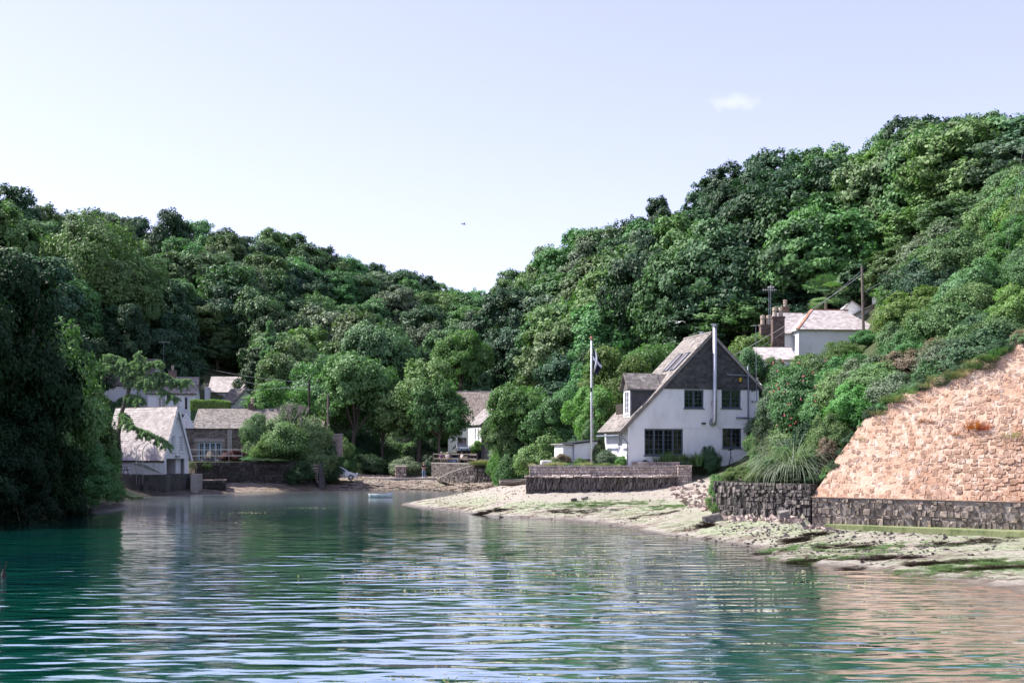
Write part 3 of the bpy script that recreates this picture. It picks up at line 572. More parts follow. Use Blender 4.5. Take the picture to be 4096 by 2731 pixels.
def tiles(O, u, down, L_, H_, tw, th, thick=.025, lift=.012, keep=None, tilt=.06):
    """overlapping slates: O top corner, u along the eave, down the slope"""
    O, u, down = Vector(O), Vector(u).normalized(), Vector(down).normalized(); nrm = u.cross(down).normalized()
    if nrm.z < 0 or (abs(nrm.z) < .01 and nrm.y > 0): nrm = -nrm
    out = []; rows = int(H_/th+.5); th = H_/rows
    for r in range(rows):
        cols = int(L_/tw+.5); x = -(r % 2)*.5*tw
        while x < L_-.02:
            a, b = max(0, x), min(L_, x+tw)
            if b-a > .04 and (keep is None or keep((a+b)/2, (r+.5)*th)):
                t = tilt+rng.uniform(-.015, .02); dd = down*math.cos(t)+nrm*math.sin(t)*0; nn = (nrm+down*t).normalized(); dn = (down-nrm*(-t)).normalized()
                c = O+u*((a+b)/2)+down*((r+.5)*th)+nrm*(lift+thick/2+th*t*.5+rng.uniform(0, .008))
                out.append(frame(c, u, -dn, nn, (b-a-.012, thick, th*1.08)))
            x += tw
    return out
# ---------------------------------------------------------------- windows, walls with openings
def wall_face(mb, O, u, H0, outline, holes, n_, thick=.25):
    """flat wall: outline [(t, z)], rectangular holes [(t0, t1, z0, z1)], built as strips so the openings are real"""
    O, u, n_ = Vector(O), Vector(u).normalized(), Vector(n_).normalized()
    ts = sorted(set([p[0] for p in outline]+[q for h in holes for q in h[:2]]))
    def span(t, side):
        zs = []
        for i in range(len(outline)):
            (a, za), (b, zb) = outline[i], outline[(i+1) % len(outline)]
            if a == b: continue
            if min(a, b)-1e-6 <= t <= max(a, b)+1e-6: zs.append(za+(zb-za)*(t-a)/(b-a))
        return min(zs), max(zs)
    for a, b in zip(ts[:-1], ts[1:]):
        e = 1e-5; la, ha = span(a+e, 1); lb, hb = span(b-e, 0)
        cuts = sorted([(h[2], h[3]) for h in holes if h[0] <= a+1e-6 and h[1] >= b-1e-6])
        segs = []; za, zb = la, lb
        for c0, c1 in cuts: segs.append((za, zb, c0, c0)); za = zb = c1
        segs.append((za, zb, ha, hb))
        for z0a, z0b, z1a, z1b in segs:
            if max(z1a-z0a, z1b-z0b) < 1e-4: continue
            def q(t, z, k): p = O+u*t-n_*k; return (p.x, p.y, O.z+z)
            mb.hexa([q(a, z0a, 0), q(b, z0b, 0), q(b, z0b, thick), q(a, z0a, thick), q(a, z1a, 0), q(b, z1b, 0), q(b, z1b, thick), q(a, z1a, thick)])
def window(parent, O, u, n_, t0, t1, z0, z1, lights=2, cols=2, rows=4, fm='grey_frame', sill=True, name='window', fw=.07, bars=.022, dep=.10, lab=None):
    """recessed casement window: frame (with sill) part, pane sub-parts, glazing bars"""
    O, u, n_ = Vector(O), Vector(u).normalized(), Vector(n_).normalized()
    def q(t, z, k): p = O+u*t-n_*k; return Vector((p.x, p.y, O.z+z))
    def rect(mb, a, b, c, d, k0, k1): mb.hexa([q(a, c, k0), q(b, c, k0), q(b, c, k1), q(a, c, k1), q(a, d, k0), q(b, d, k0), q(b, d, k1), q(a, d, k1)])
    mb = MB(); k0, k1 = dep, dep+.07
    rect(mb, t0, t0+fw, z0, z1, k0, k1); rect(mb, t1-fw, t1, z0, z1, k0, k1); rect(mb, t0+fw, t1-fw, z0, z0+fw, k0, k1); rect(mb, t0+fw, t1-fw, z1-fw, z1, k0, k1)
    lw = (t1-t0-fw)/lights
    for i in range(1, lights): rect(mb, t0+lw*i, t0+lw*i+fw, z0+fw, z1-fw, k0, k1)
    fr = mb.build(name, M[fm], parent, True, lab)
    sh = MB(); gb = MB()
    for i in range(lights):
        a, b = t0+lw*i+fw, t0+lw*(i+1); s = fw*.55
        for (A, B, Cc, D) in ((a, a+s, z0+fw, z1-fw), (b-s, b, z0+fw, z1-fw), (a+s, b-s, z0+fw, z0+fw+s), (a+s, b-s, z1-fw-s, z1-fw)): rect(sh, A, B, Cc, D, k0+.012, k1-.01)
        a, b, c, d = a+s, b-s, z0+fw+s, z1-fw-s
        for j in range(1, cols): rect(gb, a+(b-a)*j/cols-bars/2, a+(b-a)*j/cols+bars/2, c, d, k0+.025, k0+.05)
        for j in range(1, rows): rect(gb, a, b, c+(d-c)*j/rows-bars/2, c+(d-c)*j/rows+bars/2, k0+.022, k0+.047)
        pn = MB(); rect(pn, a, b, c, d, k0+.052, k0+.058); pn.build('pane', M['glass'], fr, True)
    sh.build('sash', M[fm], fr, True); gb.build('glazing_bar', M[fm], fr, True)
    if sill: m2 = MB(); rect(m2, t0-.06, t1+.06, z0-.07, z0-.002, -.06, k1); m2.build('sill', M[fm], fr, True)
    bk = MB(); rect(bk, t0, t1, z0, z1, k1+.2, k1+.22); bk.build('dark_room', M['black_iron'], fr, True) if False else None
    return fr
class Face:
    """a vertical plane in the place; converts photo pixels on it to (along, height)"""
    def __init__(s, O, u):
        s.O = Vector(O); s.u = Vector((u[0], u[1], 0)).normalized(); s.n = Vector((s.u.y, -s.u.x, 0))
    def tz(s, px, py):
        k = (px-CX)/F; t = (k*s.O.y-s.O.x)/(s.u.x-k*s.u.y); d = s.O.y+s.u.y*t
        return t, HC-(py-HY)/F*d-s.O.z
    def pt(s, t, z, out=0): p = s.O+s.u*t+s.n*out; return Vector((p.x, p.y, s.O.z+z))
# ================================================================ the white gabled house on the shore
def zz(x, y): return 2200+x*.5422, 1250+y*.5422          # pixel in the enlarged house view -> photo pixel
O = P(2512, 1854, 79); O.z = 3.12
hf = Face(O, (.966, .257)); U = Vector((-.257, .966, 0))   # U runs back along the ridge
house = thing('white_house', 'tall white gabled house with dark slate-hung upper gable, standing behind the stone sea wall', 'house', O, 0)
def T(x, y): return hf.tz(*zz(x, y))
tR = T(1540, 900)[0]; tA, zA = T(1190, 172); zRe = T(1550, 560)[1]; tRe = T(1552, 560)[0]; tL, zL = T(575, 830)
zS = T(1200, 566)[1]; zC = T(1200, 850)[1]; zLb = zA-(zA-zL)*(tA-.0)/(tA-tL)
LEN = 4.6
kl = (zA-zL)/(tA-tL); kr = (zA-zRe)/(tRe-tA)
zl0 = zA-kl*tA; zr0 = zA-kr*(tR-tA)
W4 = [T(990, 568), T(1134, 706), T(1265, 568), T(1408, 706), T(697, 856), T(982, 1052), T(1272, 852), T(1413, 998)]
holes = [(W4[i][0], W4[i+1][0], W4[i+1][1], W4[i][1]) for i in (0, 2, 4, 6)]
mb = MB(); 
tsl = tA-(zA-zS)/kl
wall_face(mb, O, hf.u, 0, [(0, 0), (tR, 0), (tR, min(zS, zr0)), (tsl, zS), (0, zl0)], [(a, b, c, min(d, zS)) for a, b, c, d in holes], hf.n, .28)
Bk = O+U*LEN
wall_face(mb, Bk-hf.u*0, hf.u, 0, [(0, 0), (tR, 0), (tR, zr0), (tA, zA), (0, zl0)], [], U, .25) if False else None
# left wall with its tall window, right wall, back wall
lf_holes = [(1.15, 2.1, .75, 2.35)]
wall_face(mb, O+U*.0, U, 0, [(.281, 0), (LEN, 0), (LEN, zl0-.02), (.281, zl0-.02)], lf_holes, -hf.u, .28)
pr = O+hf.u*tR; wall_face(mb, pr, U, 0, [(.281, 0), (LEN, 0), (LEN, zr0), (.281, zr0)], [], hf.u, .28)
mb.build('wall', M['white_render'], house, True)
mb = MB(); wall_face(mb, O+U*(LEN+.002), hf.u, 0, [(0, 0), (tR, 0), (tR, zr0), (tA, zA), (0, zl0)], [], -U, .25); mb.build('back_wall', M['white_render'], house, True)
mb = MB(); mb.obox(tuple(hf.pt(tR/2, -.25)+U*LEN/2), (tR+.02, LEN+.3, .52), math.atan2(.257, .966)); mb.build('plinth', M['white_render'], house, True)
mb = MB(); p0 = hf.pt(0.02, zC, .0); mb.bar(hf.pt(0, zC, .012), hf.pt(tR, zC, .012), .04, .05); mb.build('string_course', M['white_render'], house, True)
# slate-hung gable: backing and slates
mb = MB(); wall_face(mb, O+hf.n*.03, hf.u, 0, [(tsl, zS), (tRe-.12, zS), (tRe-.12, zS+.02), (tA, zA-.08)], [], hf.n, .3); gb = mb.build('slate_hung_gable', M['slate_dark'], house, True)
hh = zA-zS
pieces(gb, 'slate', 'slate_dark', tiles(hf.pt(tsl-.1, zA, .03), hf.u, (0, 0, -1), tRe-tsl+.2, hh, .30, .19, .015, .004, keep=lambda a, d: d > .05 and (tA-d/kl*1.0) < tsl-.1+a < (tA+d/kr) , tilt=.05), 300)
for i in (0, 1, 2, 3):
    a, b, c, d = holes[i]; window(house, O, hf.u, hf.n, a, b, c, min(d, zS-.004), 4 if i == 2 else 2, 2, 5 if i == 2 else 4, dep=.07)
window(house, O, U, -hf.u, 1.15, 2.1, .75, 2.35, 2, 2, 5, fm='white_paint', dep=.06)
inner = MB(); inner.obox(tuple(hf.pt(tR/2, 2.4)+U*(LEN/2+.3)), (tR-1.2, LEN-1.6, 4.2), math.atan2(.257, .966)); inner.build('inner_partition', M['wood_dark'], house, True)
# roof slabs (left long catslide, right short) with verge
def slope(t0, z0, t1, z1, y0, y1, th=.16, mat_='slate_roof', nm='roof'):
    a, b = hf.pt(t0, z0)+U*y0, hf.pt(t1, z1)+U*y0; c, d = hf.pt(t1, z1)+U*y1, hf.pt(t0, z0)+U*y1; up = (b-a).cross(d-a).normalized()
    if up.z < 0: up = -up
    m_ = MB(); m_.hexa([a-up*th, b-up*th, c-up*th, d-up*th, a, b, c, d]); return m_.build(nm, M[mat_], house, True), a, b, c, d
tE = -.62; zE = zA-kl*(tA-tE)+.17; zAp = zA+.2
RF, a, b, c, d = slope(tE, zE, tA, zAp, -.16, LEN+.15)
dn = (a-b).normalized(); Ls = (a-b).length
dorm = (LEN*.30, LEN*.66)
pieces(RF, 'tile', 'slate_roof', tiles(b, U, dn, LEN+.31, Ls, .27, .21, .03, .005), 300)
tE2 = tR+.35; zE2 = zA-kr*(tE2-tA)+.17
RF2, a2, b2, c2, d2 = slope(tA+.01, zAp, tE2, zE2, -.16, LEN+.15)
pieces(RF2, 'tile', 'slate_roof', tiles(a2, U, (b2-a2).normalized(), LEN+.31, (b2-a2).length, .27, .21, .03, .005), 60)
mb = MB(); mb.tube([hf.pt(tA, zAp+.02)-U*.18, hf.pt(tA, zAp+.02)+U*(LEN+.16)], .11, 8); mb.build('ridge_tile', M['slate_roof'], RF, True)
# skylights on the long slope
for q, (s0, yy) in enumerate(((2.0, .9), (2.0, 2.2))):
    for_ = MB(); up = dn.cross(U).normalized(); up = up if up.z > 0 else -up
    cc = b+dn*(s0+.9)+U*yy+up*.07
    def rr(mb_, L1, W1, h0, h1): mb_.hexa([cc+dn*i*L1/2+U*j*W1/2+up*k for k in (h0, h1) for i, j in ((-1, -1), (1, -1), (1, 1), (-1, 1))])
    for w0, w1, l0, l1 in ((-.39, -.32, -.9, .9), (.32, .39, -.9, .9), (-.32, .32, -.9, -.83), (-.32, .32, .83, .9)):
        for_.hexa([cc+dn*i+U*j+up*k for k in (-.02, .06) for i, j in ((l0, w0), (l1, w0), (l1, w1), (l0, w1))])
    f_ = for_.build('skylight', M['grey_frame'], house, True); g_ = MB(); g_.hexa([cc+dn*i+U*j+up*k for k in (.01, .03) for i, j in ((-.83, -.32), (.83, -.32), (.83, .32), (-.83, .32))]); g_.build('pane', M['roof_glass'], f_, True)
# dormer with its own little roof
y0d, y1d = .55, 1.85
tf = T(611, 640)[0]; zb_ = zA-kl*(tA-tf)+.1; zt_ = T(611, 566)[1]; zr_ = T(700, 450)[1]; tin = tA-(zA-zt_)/kl
ck = MB()
for yy in (y0d, y1d-.08):
    pts = [hf.pt(tf, zb_), hf.pt(tf, zt_), hf.pt(tin, zt_)]; ck.prism([p+U*yy for p in pts], U*.08)
ckp = ck.build('dormer', M['slate_dark'], house, True)
fm_ = MB(); wall_face(fm_, hf.pt(tf-.012, 0)+U*y0d, U, 0, [(0, zb_-.4), (y1d-y0d, zb_-.4), (y1d-y0d, zt_), (0, zt_)], [(.2, y1d-y0d-.2, zb_+.35, zt_-.08)], -hf.u, .1); fm_.build('front', M['white_paint'], ckp, True)
window(house, hf.pt(tf-.012, 0)+U*y0d, U, -hf.u, .2, y1d-y0d-.2, zb_+.35, zt_-.08, 2, 2, 4, fm='white_paint', dep=.0, fw=.05)
ym = (y0d+y1d)/2; tin2 = tA-(zA+.1-zr_)/kl+.1; ov = .22
rd = MB()
e0, e1 = hf.pt(tf-.28, zt_-.03)+U*(y0d-ov), hf.pt(tin+.15, zt_-.03)+U*(y0d-ov); r0_, r1_ = hf.pt(tf-.28, zr_)+U*ym, hf.pt(tin2+.2, zr_)+U*ym
f0, f1 = hf.pt(tf-.28, zt_-.03)+U*(y1d+ov), hf.pt(tin+.15, zt_-.03)+U*(y1d+ov)
up = Vector((0, 0, .07))
rd.hexa([e0, e1, r1_, r0_, e0+up, e1+up, r1_+up, r0_+up]); rd.hexa([r0_+Vector((0,0,-.003)), r1_+Vector((0,0,-.003)), f1, f0, r0_+up, r1_+up, f1+up, f0+up])
rdo = rd.build('dormer_roof', M['slate_roof'], house, True)
u_ = (e1-e0).normalized(); dnn = (e0-r0_).normalized()
pieces(rdo, 'tile', 'slate_roof', tiles(r0_+up, u_, dnn, (e1-e0).length, (e0-r0_).length, .27, .18, .03, .005), 120)
gbm = MB(); gbm.prism([hf.pt(tf-.0, zt_)+U*y0d, hf.pt(tf, zr_-.04)+U*ym, hf.pt(tf, zt_)+U*y1d], -hf.u*.06); gbm.build('dormer_gable', M['slate_roof'], house, True)
fb = MB(); fb.bar(hf.pt(tf-.02, zt_-.06)+U*(y0d-.03), hf.pt(tin, zt_-.06)+U*(y0d-.03), .05, .1); fb.build('fascia', M['grey_frame'], house, True)
# flue, pipes, alarm box, lamp, gutter
ft, fz0 = T(1200, 810); ftop = T(1196, 105)[1]
mb = MB(); mb.tube([hf.pt(ft, fz0, .02), hf.pt(ft, fz0+.02, .30), hf.pt(ft, fz0+.35, .36), hf.pt(ft, ftop, .36)], [.15, .16, .16, .15], 12); fl = mb.build('flue', M['steel'], house, True, smooth=True)
mb = MB(); mb.tube([hf.pt(ft, fz0, .005), hf.pt(ft, fz0, .05)], .30, 20); mb.build('wall_collar', M['steel'], fl, True)
mb = MB(); mb.lathe(tuple(hf.pt(ft, ftop, .36)), [(.15, -.02), (.2, .0), (.2, .04), (.16, .05), (.16, .12), (.28, .13), (.28, .16), (.02, .18)], 14); mb.build('cowl', M['steel'], fl, True)
mb = MB()
for zz_ in (T(1200, 655)[1], T(1200, 235)[1], ): mb.box(-.2, .2, -.03, .2, -.04, .04); 
mb = MB(); q = T(1200, 652)[1]; mb.tube([hf.pt(ft, q-.03, .36), hf.pt(ft, q+.03, .36)], .2, 12); mb.bar(hf.pt(ft-.16, q, .03), hf.pt(ft-.16, q-.35, .2), .03); mb.build('bracket', M['steel'], fl, True)
pt_ = T(1455, 390); pb = T(1462, 1000); mid = T(1458, 566)
mb = MB(); mb.tube([hf.pt(*T(1460, 1090), .09), hf.pt(*T(1458, 700), .09), hf.pt(mid[0], mid[1]+.1, .12), hf.pt(*T(1454, 392), .12)], .055, 8); mb.build('soil_pipe', M['pipe_grey'], house, True, smooth=True)
mb = MB(); mb.tube([hf.pt(*T(1300, 458), .12), hf.pt(*T(1452, 468), .12)], .06, 8); mb.tube([hf.pt(*T(1368, 775), .12), hf.pt(*T(1458, 777), .12)], .06, 8); mb.build('branch_pipe', M['pipe_grey'], house, True, smooth=True)
mb = MB(); q = T(1400, 495); mb.obox(tuple(hf.pt(q[0], q[1], .09)), (.17, .1, .28), math.atan2(.257, .966)); props(mb.build('alarm_box', M['yellow'], house, True, 'small yellow alarm box', bevel=.02))
mb = MB(); q = T(1130, 817); mb.obox(tuple(hf.pt(q[0], q[1], .10)), (.28, .16, .12), math.atan2(.257, .966)); mb.build('flood_light', M['black_iron'], house, True, bevel=.02)
mb = MB(); mb.tube([hf.pt(-.72, zE-.28)-U*.12, hf.pt(-.72, zE-.28)+U*LEN], .07, 8); mb.tube([hf.pt(-.66, zE-.33)-U*.05, hf.pt(-.3, zE-.5)-U*.02, hf.pt(-.07, zE-.75, .03), hf.pt(-.07, .1, .03)], .045, 7); mb.build('gutter', M['pipe_grey'], house, True, smooth=True)
mb = MB(); mb.tube([hf.pt(*T(1545, 560), -.1)+hf.u*.12, hf.pt(tR+.1, .1, -.1)], .05, 7); mb.tube([hf.pt(tR+.42, zE2-.3)-U*.14, hf.pt(tR+.42, zE2-.3)+U*LEN], .07, 8); mb.build('down_pipe', M['black_iron'], house, True, smooth=True)
mb = MB(); a_, b_ = T(905, 538), T(1300, 340)
q0 = T(800, 580); q1 = T(803, 598); mb.bar(hf.pt(*q0, .05), hf.pt(*q1, .05), .06); mb.build('wall_hook', M['black_iron'], house, True)
mb = MB(); dc = hf.pt(-.42, 1.02, -.2)
mb.lathe((0, 0, 0), [(.0, 0), (.12, .01), (.24, .05), (.33, .11), (.335, .12), (.25, .07), (.0, .02)], 18); Md = Matrix.Translation(dc) @ Matrix.Rotation(R_(-60), 4, 'Z') @ Matrix.Rotation(R_(68), 4, 'X'); mb.v = [tuple(Md @ Vector(p)) for p in mb.v]
mb.bar(dc, dc+Vector((.3, .35, -.1)), .03); mb.build('satellite_dish', M['white_paint'], house, True, smooth=True)
mb = MB(); q0, q1 = T(1215, 800), T(1255, 870); mb.tube([hf.pt(*q0, .12), hf.pt(*q1, .05), hf.pt(*T(1262, 990), .05)], .025, 6); mb.build('cable', M['white_paint'], house, True)
# roof-edge boards on the gable
mb = MB(); mb.bar(hf.pt(tE, zE-.22, .13), hf.pt(tA, zAp-.22, .13), .05, .06); mb.bar(hf.pt(tA, zAp-.22, .13), hf.pt(tE2, zE2-.22, .13), .05, .06); mb.build('verge_board', M['slate_dark'], house, True)
mb = MB(); q = hf.pt(tA+.25, zA+.1)+U*2.2; mb.lathe((q.x, q.y, q.z), [(.14, 0), (.14, .35), (.17, .36), (.17, .42)], 10); mb.build('chimney_pot', M['steel'], house, True)
# tall thin mast fixed to the right edge of the gable
mp = T(1522, 670); mt_ = T(1515, 98); bp = hf.pt(mp[0]-.08, mp[1], .22)
mast = thing('radio_mast', 'tall thin aerial mast clamped to the right edge of the white house', 'aerial', tuple(bp))
mb = MB(); mb.tube([bp, hf.pt(mt_[0]-.08, mt_[1], .22)], [.028, .018], 6); mb.build('pole', M['pipe_grey'], mast, True)
mb = MB(); tp = hf.pt(mt_[0]-.08, mt_[1], .22)
for k in range(3): a_ = k*2.1; mb.tube([tp, tp+Vector((math.cos(a_)*.5, math.sin(a_)*.5, .02))], .012, 4)
mb.build('rod', M['rail'], mast, True)
mb = MB(); 
for zq in (T(1500, 575)[1], T(1500, 656)[1]): mb.bar(hf.pt(mp[0]-.36, zq, .05), hf.pt(mp[0]-.05, zq, .24), .04); mb.bar(hf.pt(mp[0]-.36, zq-.1, .03), hf.pt(mp[0]-.36, zq+.1, .03), .05)
mb.build('clamp', M['black_iron'], mast, True)
# ---------------------------------------------------------------- flagpole and flag
fp = P(2365, 1862, 79.6); fp.z = 3.12; zt = HC+(HY-1355)/F*79.6
pole = thing('flag_pole', 'tall white flagpole with one black band on the sea-wall terrace', 'flagpole', tuple(fp))
mb = MB(); mb.tube([fp, (fp.x, fp.y, zt)], [.065, .045], 12); mb.build('pole', M['white_paint'], pole, True, smooth=True)
zb2 = HC+(HY-1558)/F*79.6; mb = MB(); mb.tube([(fp.x, fp.y, zb2-.14), (fp.x, fp.y, zb2+.14)], .072, 12); mb.build('band', M['black_iron'], pole, True)
mb = MB(); mb.lathe((fp.x, fp.y, zt), [(.05, -.04), (.12, -.01), (.12, .03), (.05, .05), (.09, .1), (.06, .17), (.0, .19)], 10); mb.build('finial', M['terracotta'], pole, True)
mb = MB(); mb.tube([(fp.x+.13, fp.y, fp.z+1.2), (fp.x+.11, fp.y, zt-.1)], .012, 4); mb.build('halyard', M['flag_white'], pole, True)
def flag_mesh():
    r = random.Random(8); nx_, nz_ = 18, 26; W_, H_ = 1.05, 2.15; V = []; 
    for j in range(nz_+1):
        for i in range(nx_+1):
            u = i/nx_; v = j/nz_
            # limp cloth: hoist on the halyard, the fly hanging down in folds
            x = .12+W_*.62*u*(1-.15*v)*(.35+.65*math.sin(math.pi*min(1, v*.85+.12))); y = .16*math.sin(u*9+v*2.5)*u**.5+.05*math.sin(u*21+v*5)
            z = -v*H_*.72-u*.62*(1-.35*v)-.1*u*u
            V.append((x, y, z))
    f1, f2 = [], []
    for j in range(nz_):
        for i in range(nx_):
            q = (j*(nx_+1)+i, j*(nx_+1)+i+1, (j+1)*(nx_+1)+i+1, (j+1)*(nx_+1)+i)
            (f2 if (abs(i-6.5) < 1.6 or abs(j-12.5) < 1.9) else f1).append(q)
    return V, f1, f2
V, f1, f2 = flag_mesh(); zf = HC+(HY-1388)/F*79.6
me = mesh_np('flag', V, f1+f2, M['flag_black'], True); me.materials.append(M['flag_white'])
for k in range(len(f1), len(f1)+len(f2)): me.polygons[k].material_index = 1
fo = put('flag', me); fo.location = (fp.x, fp.y, zf); props(fo, 'black flag with a white cross hanging limp from the flagpole', 'flag'); sd = fo.modifiers.new('cloth', 'SOLIDIFY'); sd.thickness = .006
# ---------------------------------------------------------------- white shed
so = P(2298, 1840, 83); so.z = 3.12; sf = Face(so, (.93, .37)); SB = Vector((-.37, .93, 0))
def S3(x, y): return sf.tz(1600+x/2.24, 1400+y/2.24)
t1, _ = S3(1770, 900); _, zl = S3(1552, 842); _, zr = S3(1770, 818)
shed = thing('garden_shed', 'low white flat-roofed shed with brown skirting left of the white house', 'shed', tuple(so))
mb = MB(); wall_face(mb, so, sf.u, 0, [(0, 0), (t1, 0), (t1, zr), (0, zl)], [], sf.n, .12); wall_face(mb, so, SB, 0, [(.121, 0), (2.1, 0), (2.1, zl-.03), (.121, zl-.03)], [(.5, 1.0, .4, 1.55)], -sf.u, .12)
wall_face(mb, so+sf.u*t1, SB, 0, [(.121, 0), (2.1, 0), (2.1, zr-.03), (.121, zr-.03)], [], sf.u, .12); wall_face(mb, so+SB*2.102, sf.u, 0, [(0, 0), (t1, 0), (t1, zr), (0, zl)], [], -SB, .12); mb.build('wall', M['white_paint'], shed, True)
window(shed, so, SB, -sf.u, .5, 1.0, .4, 1.55, 1, 2, 4, fm='white_paint', sill=False, dep=.02, fw=.05)
mb = MB(); a_, b_ = sf.pt(-.25, zl+.005, .14), sf.pt(t1+.35, zr+.05, .14); c_, d_ = b_+SB*2.5, a_+SB*2.5; h_ = Vector((0, 0, .10)); mb.hexa([a_, b_, c_, d_, a_+h_, b_+h_, c_+h_, d_+h_]); mb.build('roof', M['black_iron'], shed, True)
sk = MB(); sk.obox(tuple(sf.pt(t1*.36, .22, .03)), (t1*.70, .05, .44), math.atan2(.37, .93)); sko = sk.build('skirting', M['wood_dark'], shed, True)
pieces(sko, 'plank', 'brick', [frame(sf.pt(.08+i*.115, .24, .06), sf.u, (0, 0, 1), sf.n, (.09, .03, .46)) for i in range(int(t1*.70/.115))], 60)
mb = MB(); wall_face(mb, so-sf.u*.85+SB*.15, sf.u, 0, [(0, 0), (.78, 0), (.78, zl-.12), (0, zl-.05)], [], sf.n, 1.6); mb.build('porch', M['white_paint'], shed, True)
mb = MB(); q = so-sf.u*1.0+SB*.0; mb.obox(tuple(q+sf.u*.48+SB*.95+Vector((0, 0, zl-.0))), (1.0, 2.2, .07), math.atan2(.37, .93)); mb.build('porch_roof', M['concrete'], shed, True)
# ================================================================ walls of stone
X3, Y3, Z3 = Vector((1,0,0)), Vector((0,1,0)), Vector((0,0,1))
# sea wall in front of the house
sw = thing('sea_wall', 'long stone sea wall of upright dark slates with paler rubble on top, below the white house', 'wall', (6.2, 78.2, 1.0))
mb = MB(); mb.box(.98, 12.3, 77.98, 78.9, .6, 2.42); mb.build('core', M['mortar_dark'], sw, True)
mb = MB(); mb.box(1.2, 11.4, 78.08, 78.7, 2.42, 3.13); up_ = mb.build('parapet', M['mortar'], sw, True)
ms = []
for c0 in (1.05, 1.55, 2.02):
    x = .95
    while x < 12.3:
        wd_ = rng.uniform(.09, .2); h = rng.uniform(.48, .66); ln_ = rng.uniform(-.05, .32)
        ms.append(frame(Vector((x+wd_/2, 77.93+rng.uniform(-.09, .05), c0+rng.uniform(-.06, .06)+h*.35)), X3*math.cos(ln_)-Z3*math.sin(ln_), Z3*math.cos(ln_)+X3*math.sin(ln_), -Y3, (wd_*.92, .3, h))); x += wd_
pieces(sw, 'stone', 'stone_grey', ms, 260)
pieces(up_, 'stone', 'stone_lit', courses((1.2, 78.06, 2.50), X3, Z3, -Y3, 10.2, .62, .15, .24, .2, .02, .3, lean=.12, proud=.03), 200)
ms = []; x = .85
while x < 11.6:
    s = rng.uniform(.35, 1.0); ms.append(frame(Vector((x+s/2, 77.9, 2.43+rng.uniform(-.03, .04))), X3, Z3, -Y3, (s*.95, rng.uniform(.45, .6), rng.uniform(.10, .2)))); x += s
pieces(sw, 'capstone', 'stone_lit', ms, 40, 'stone')
mb = MB(); mb.box(1.15, 11.4, 78.0, 78.8, 3.13, 3.17); mb.build('coping', M['concrete'], sw, True)
pier = thing('stone_pier', 'square rubble gate pier at the right-hand end of the sea wall', 'pier', (12, 78, 1.9))
mb = MB(); mb.box(11.48, 12.42, 77.75, 78.7, 1.6, 3.13); mb.build('core', M['mortar'], pier, True)
pieces(pier, 'stone', 'stone_lit', courses((11.45, 77.74, 1.7), X3, Z3, -Y3, .98, 1.45, .17, .25, .2, .02, .2, proud=.05)+courses((11.47, 78.7, 1.7), -Y3, Z3, -X3, .95, 1.45, .17, .25, .2, .02, .2, proud=.05), 80)
mb = MB(); mb.box(11.42, 12.48, 77.68, 78.76, 3.13, 3.2); mb.build('cap', M['stone_pink'], pier, True, bevel=.02)
# low planter wall on the lawn before the house
gwall = thing('garden_edging', 'low rough stone edging on the grass below the reed leaves by the white house', 'edging', (11.5, 78.9, 3.12))
pieces(gwall, 'stone', 'stone_pink', [frame(Vector((8.6+i*.42+rng.uniform(-.03,.03), 78.95, 3.12+.15*j+.08)), X3, Z3, -Y3, (.44, .3, .17)) for i in range(8) for j in range(2)], 60)
# promontory wall
PW = [Vector((12.4, 66, 0)), Vector((10.75, 60, 0)), Vector((11.5, 57.9, 0)), Vector((13.1, 55.8, 0)), Vector((14.45, 54.35, 0))]
pw = thing('promontory_wall', 'dark bulging rubble wall under the green bush, left of the red retaining wall', 'wall', (12.5, 57, .5))
mb = MB()
for a, b in zip(PW[:-1], PW[1:]):
    nn = Vector(((b-a).y, -(b-a).x, 0)).normalized(); q = nn*-.55
    mb.hexa([a+Z3*.1, b+Z3*.1, b+q+Z3*.1, a+q+Z3*.1, a+Z3*2.62, b+Z3*2.62, b+q+Z3*2.62, a+q+Z3*2.62])
mb.build('core', M['mortar_dark'], pw, True)
ms = []
for a, b in zip(PW[:-1], PW[1:]):
    nn = Vector(((b-a).y, -(b-a).x, 0)).normalized()
    ms += courses(a+Z3*.35, b-a, Z3, nn, (b-a).length, 2.27, .27, .22, .34, .012, .5, lean=.22, proud=.13)
pieces(pw, 'stone', 'stone_grey', ms, 280)
# lower retaining wall, its ledge, and the tall battered red wall
Av = Vector((A0[0], A0[1], 0)); U3 = Vector((WD[0], WD[1], 0)); NO = Vector((-WN[0], -WN[1], 0)); LW = 15.0
lw_ = thing('lower_wall', 'low straight rubble wall along the foot of the tall red wall, above the weedy ledge', 'wall', tuple(Av+U3*5+Z3*.6))
mb = MB(); mb.hexa([Av+U3*a+NO*b+Z3*c for c in (.2, 2.0) for a, b in ((0, 0), (LW, 0), (LW, -.6), (0, -.6))]); mb.build('core', M['mortar'], lw_, True)
pieces(lw_, 'stone', 'stone_brown', courses(Av+Z3*.72+NO*.0, U3, Z3, NO, LW, 1.24, .25, .26, .3, .012, .5, lean=.16, proud=.09), 290)
mb = MB(); mb.hexa([Av+U3*a+NO*b+Z3*c for c in (2.0, 2.045) for a, b in ((-.05, .07), (LW, .07), (LW, -.6), (-.05, -.6))]); mb.build('coping', M['mortar_red'], lw_, True)
WU = (Vector((WN[0], WN[1], 0))*BAT+Z3).normalized(); WNo = U3.cross(WU).normalized()
if WNo.y > 0: WNo = -WNo
RB = [(3257, 1976), (3330, 1860), (3461, 1670), (3560, 1605), (3672, 1542), (3830, 1490), (3997, 1415), (4096, 1332), (4300, 1240), (4700, 1150)]
O2 = Av+NO*-.05+Z3*2.03
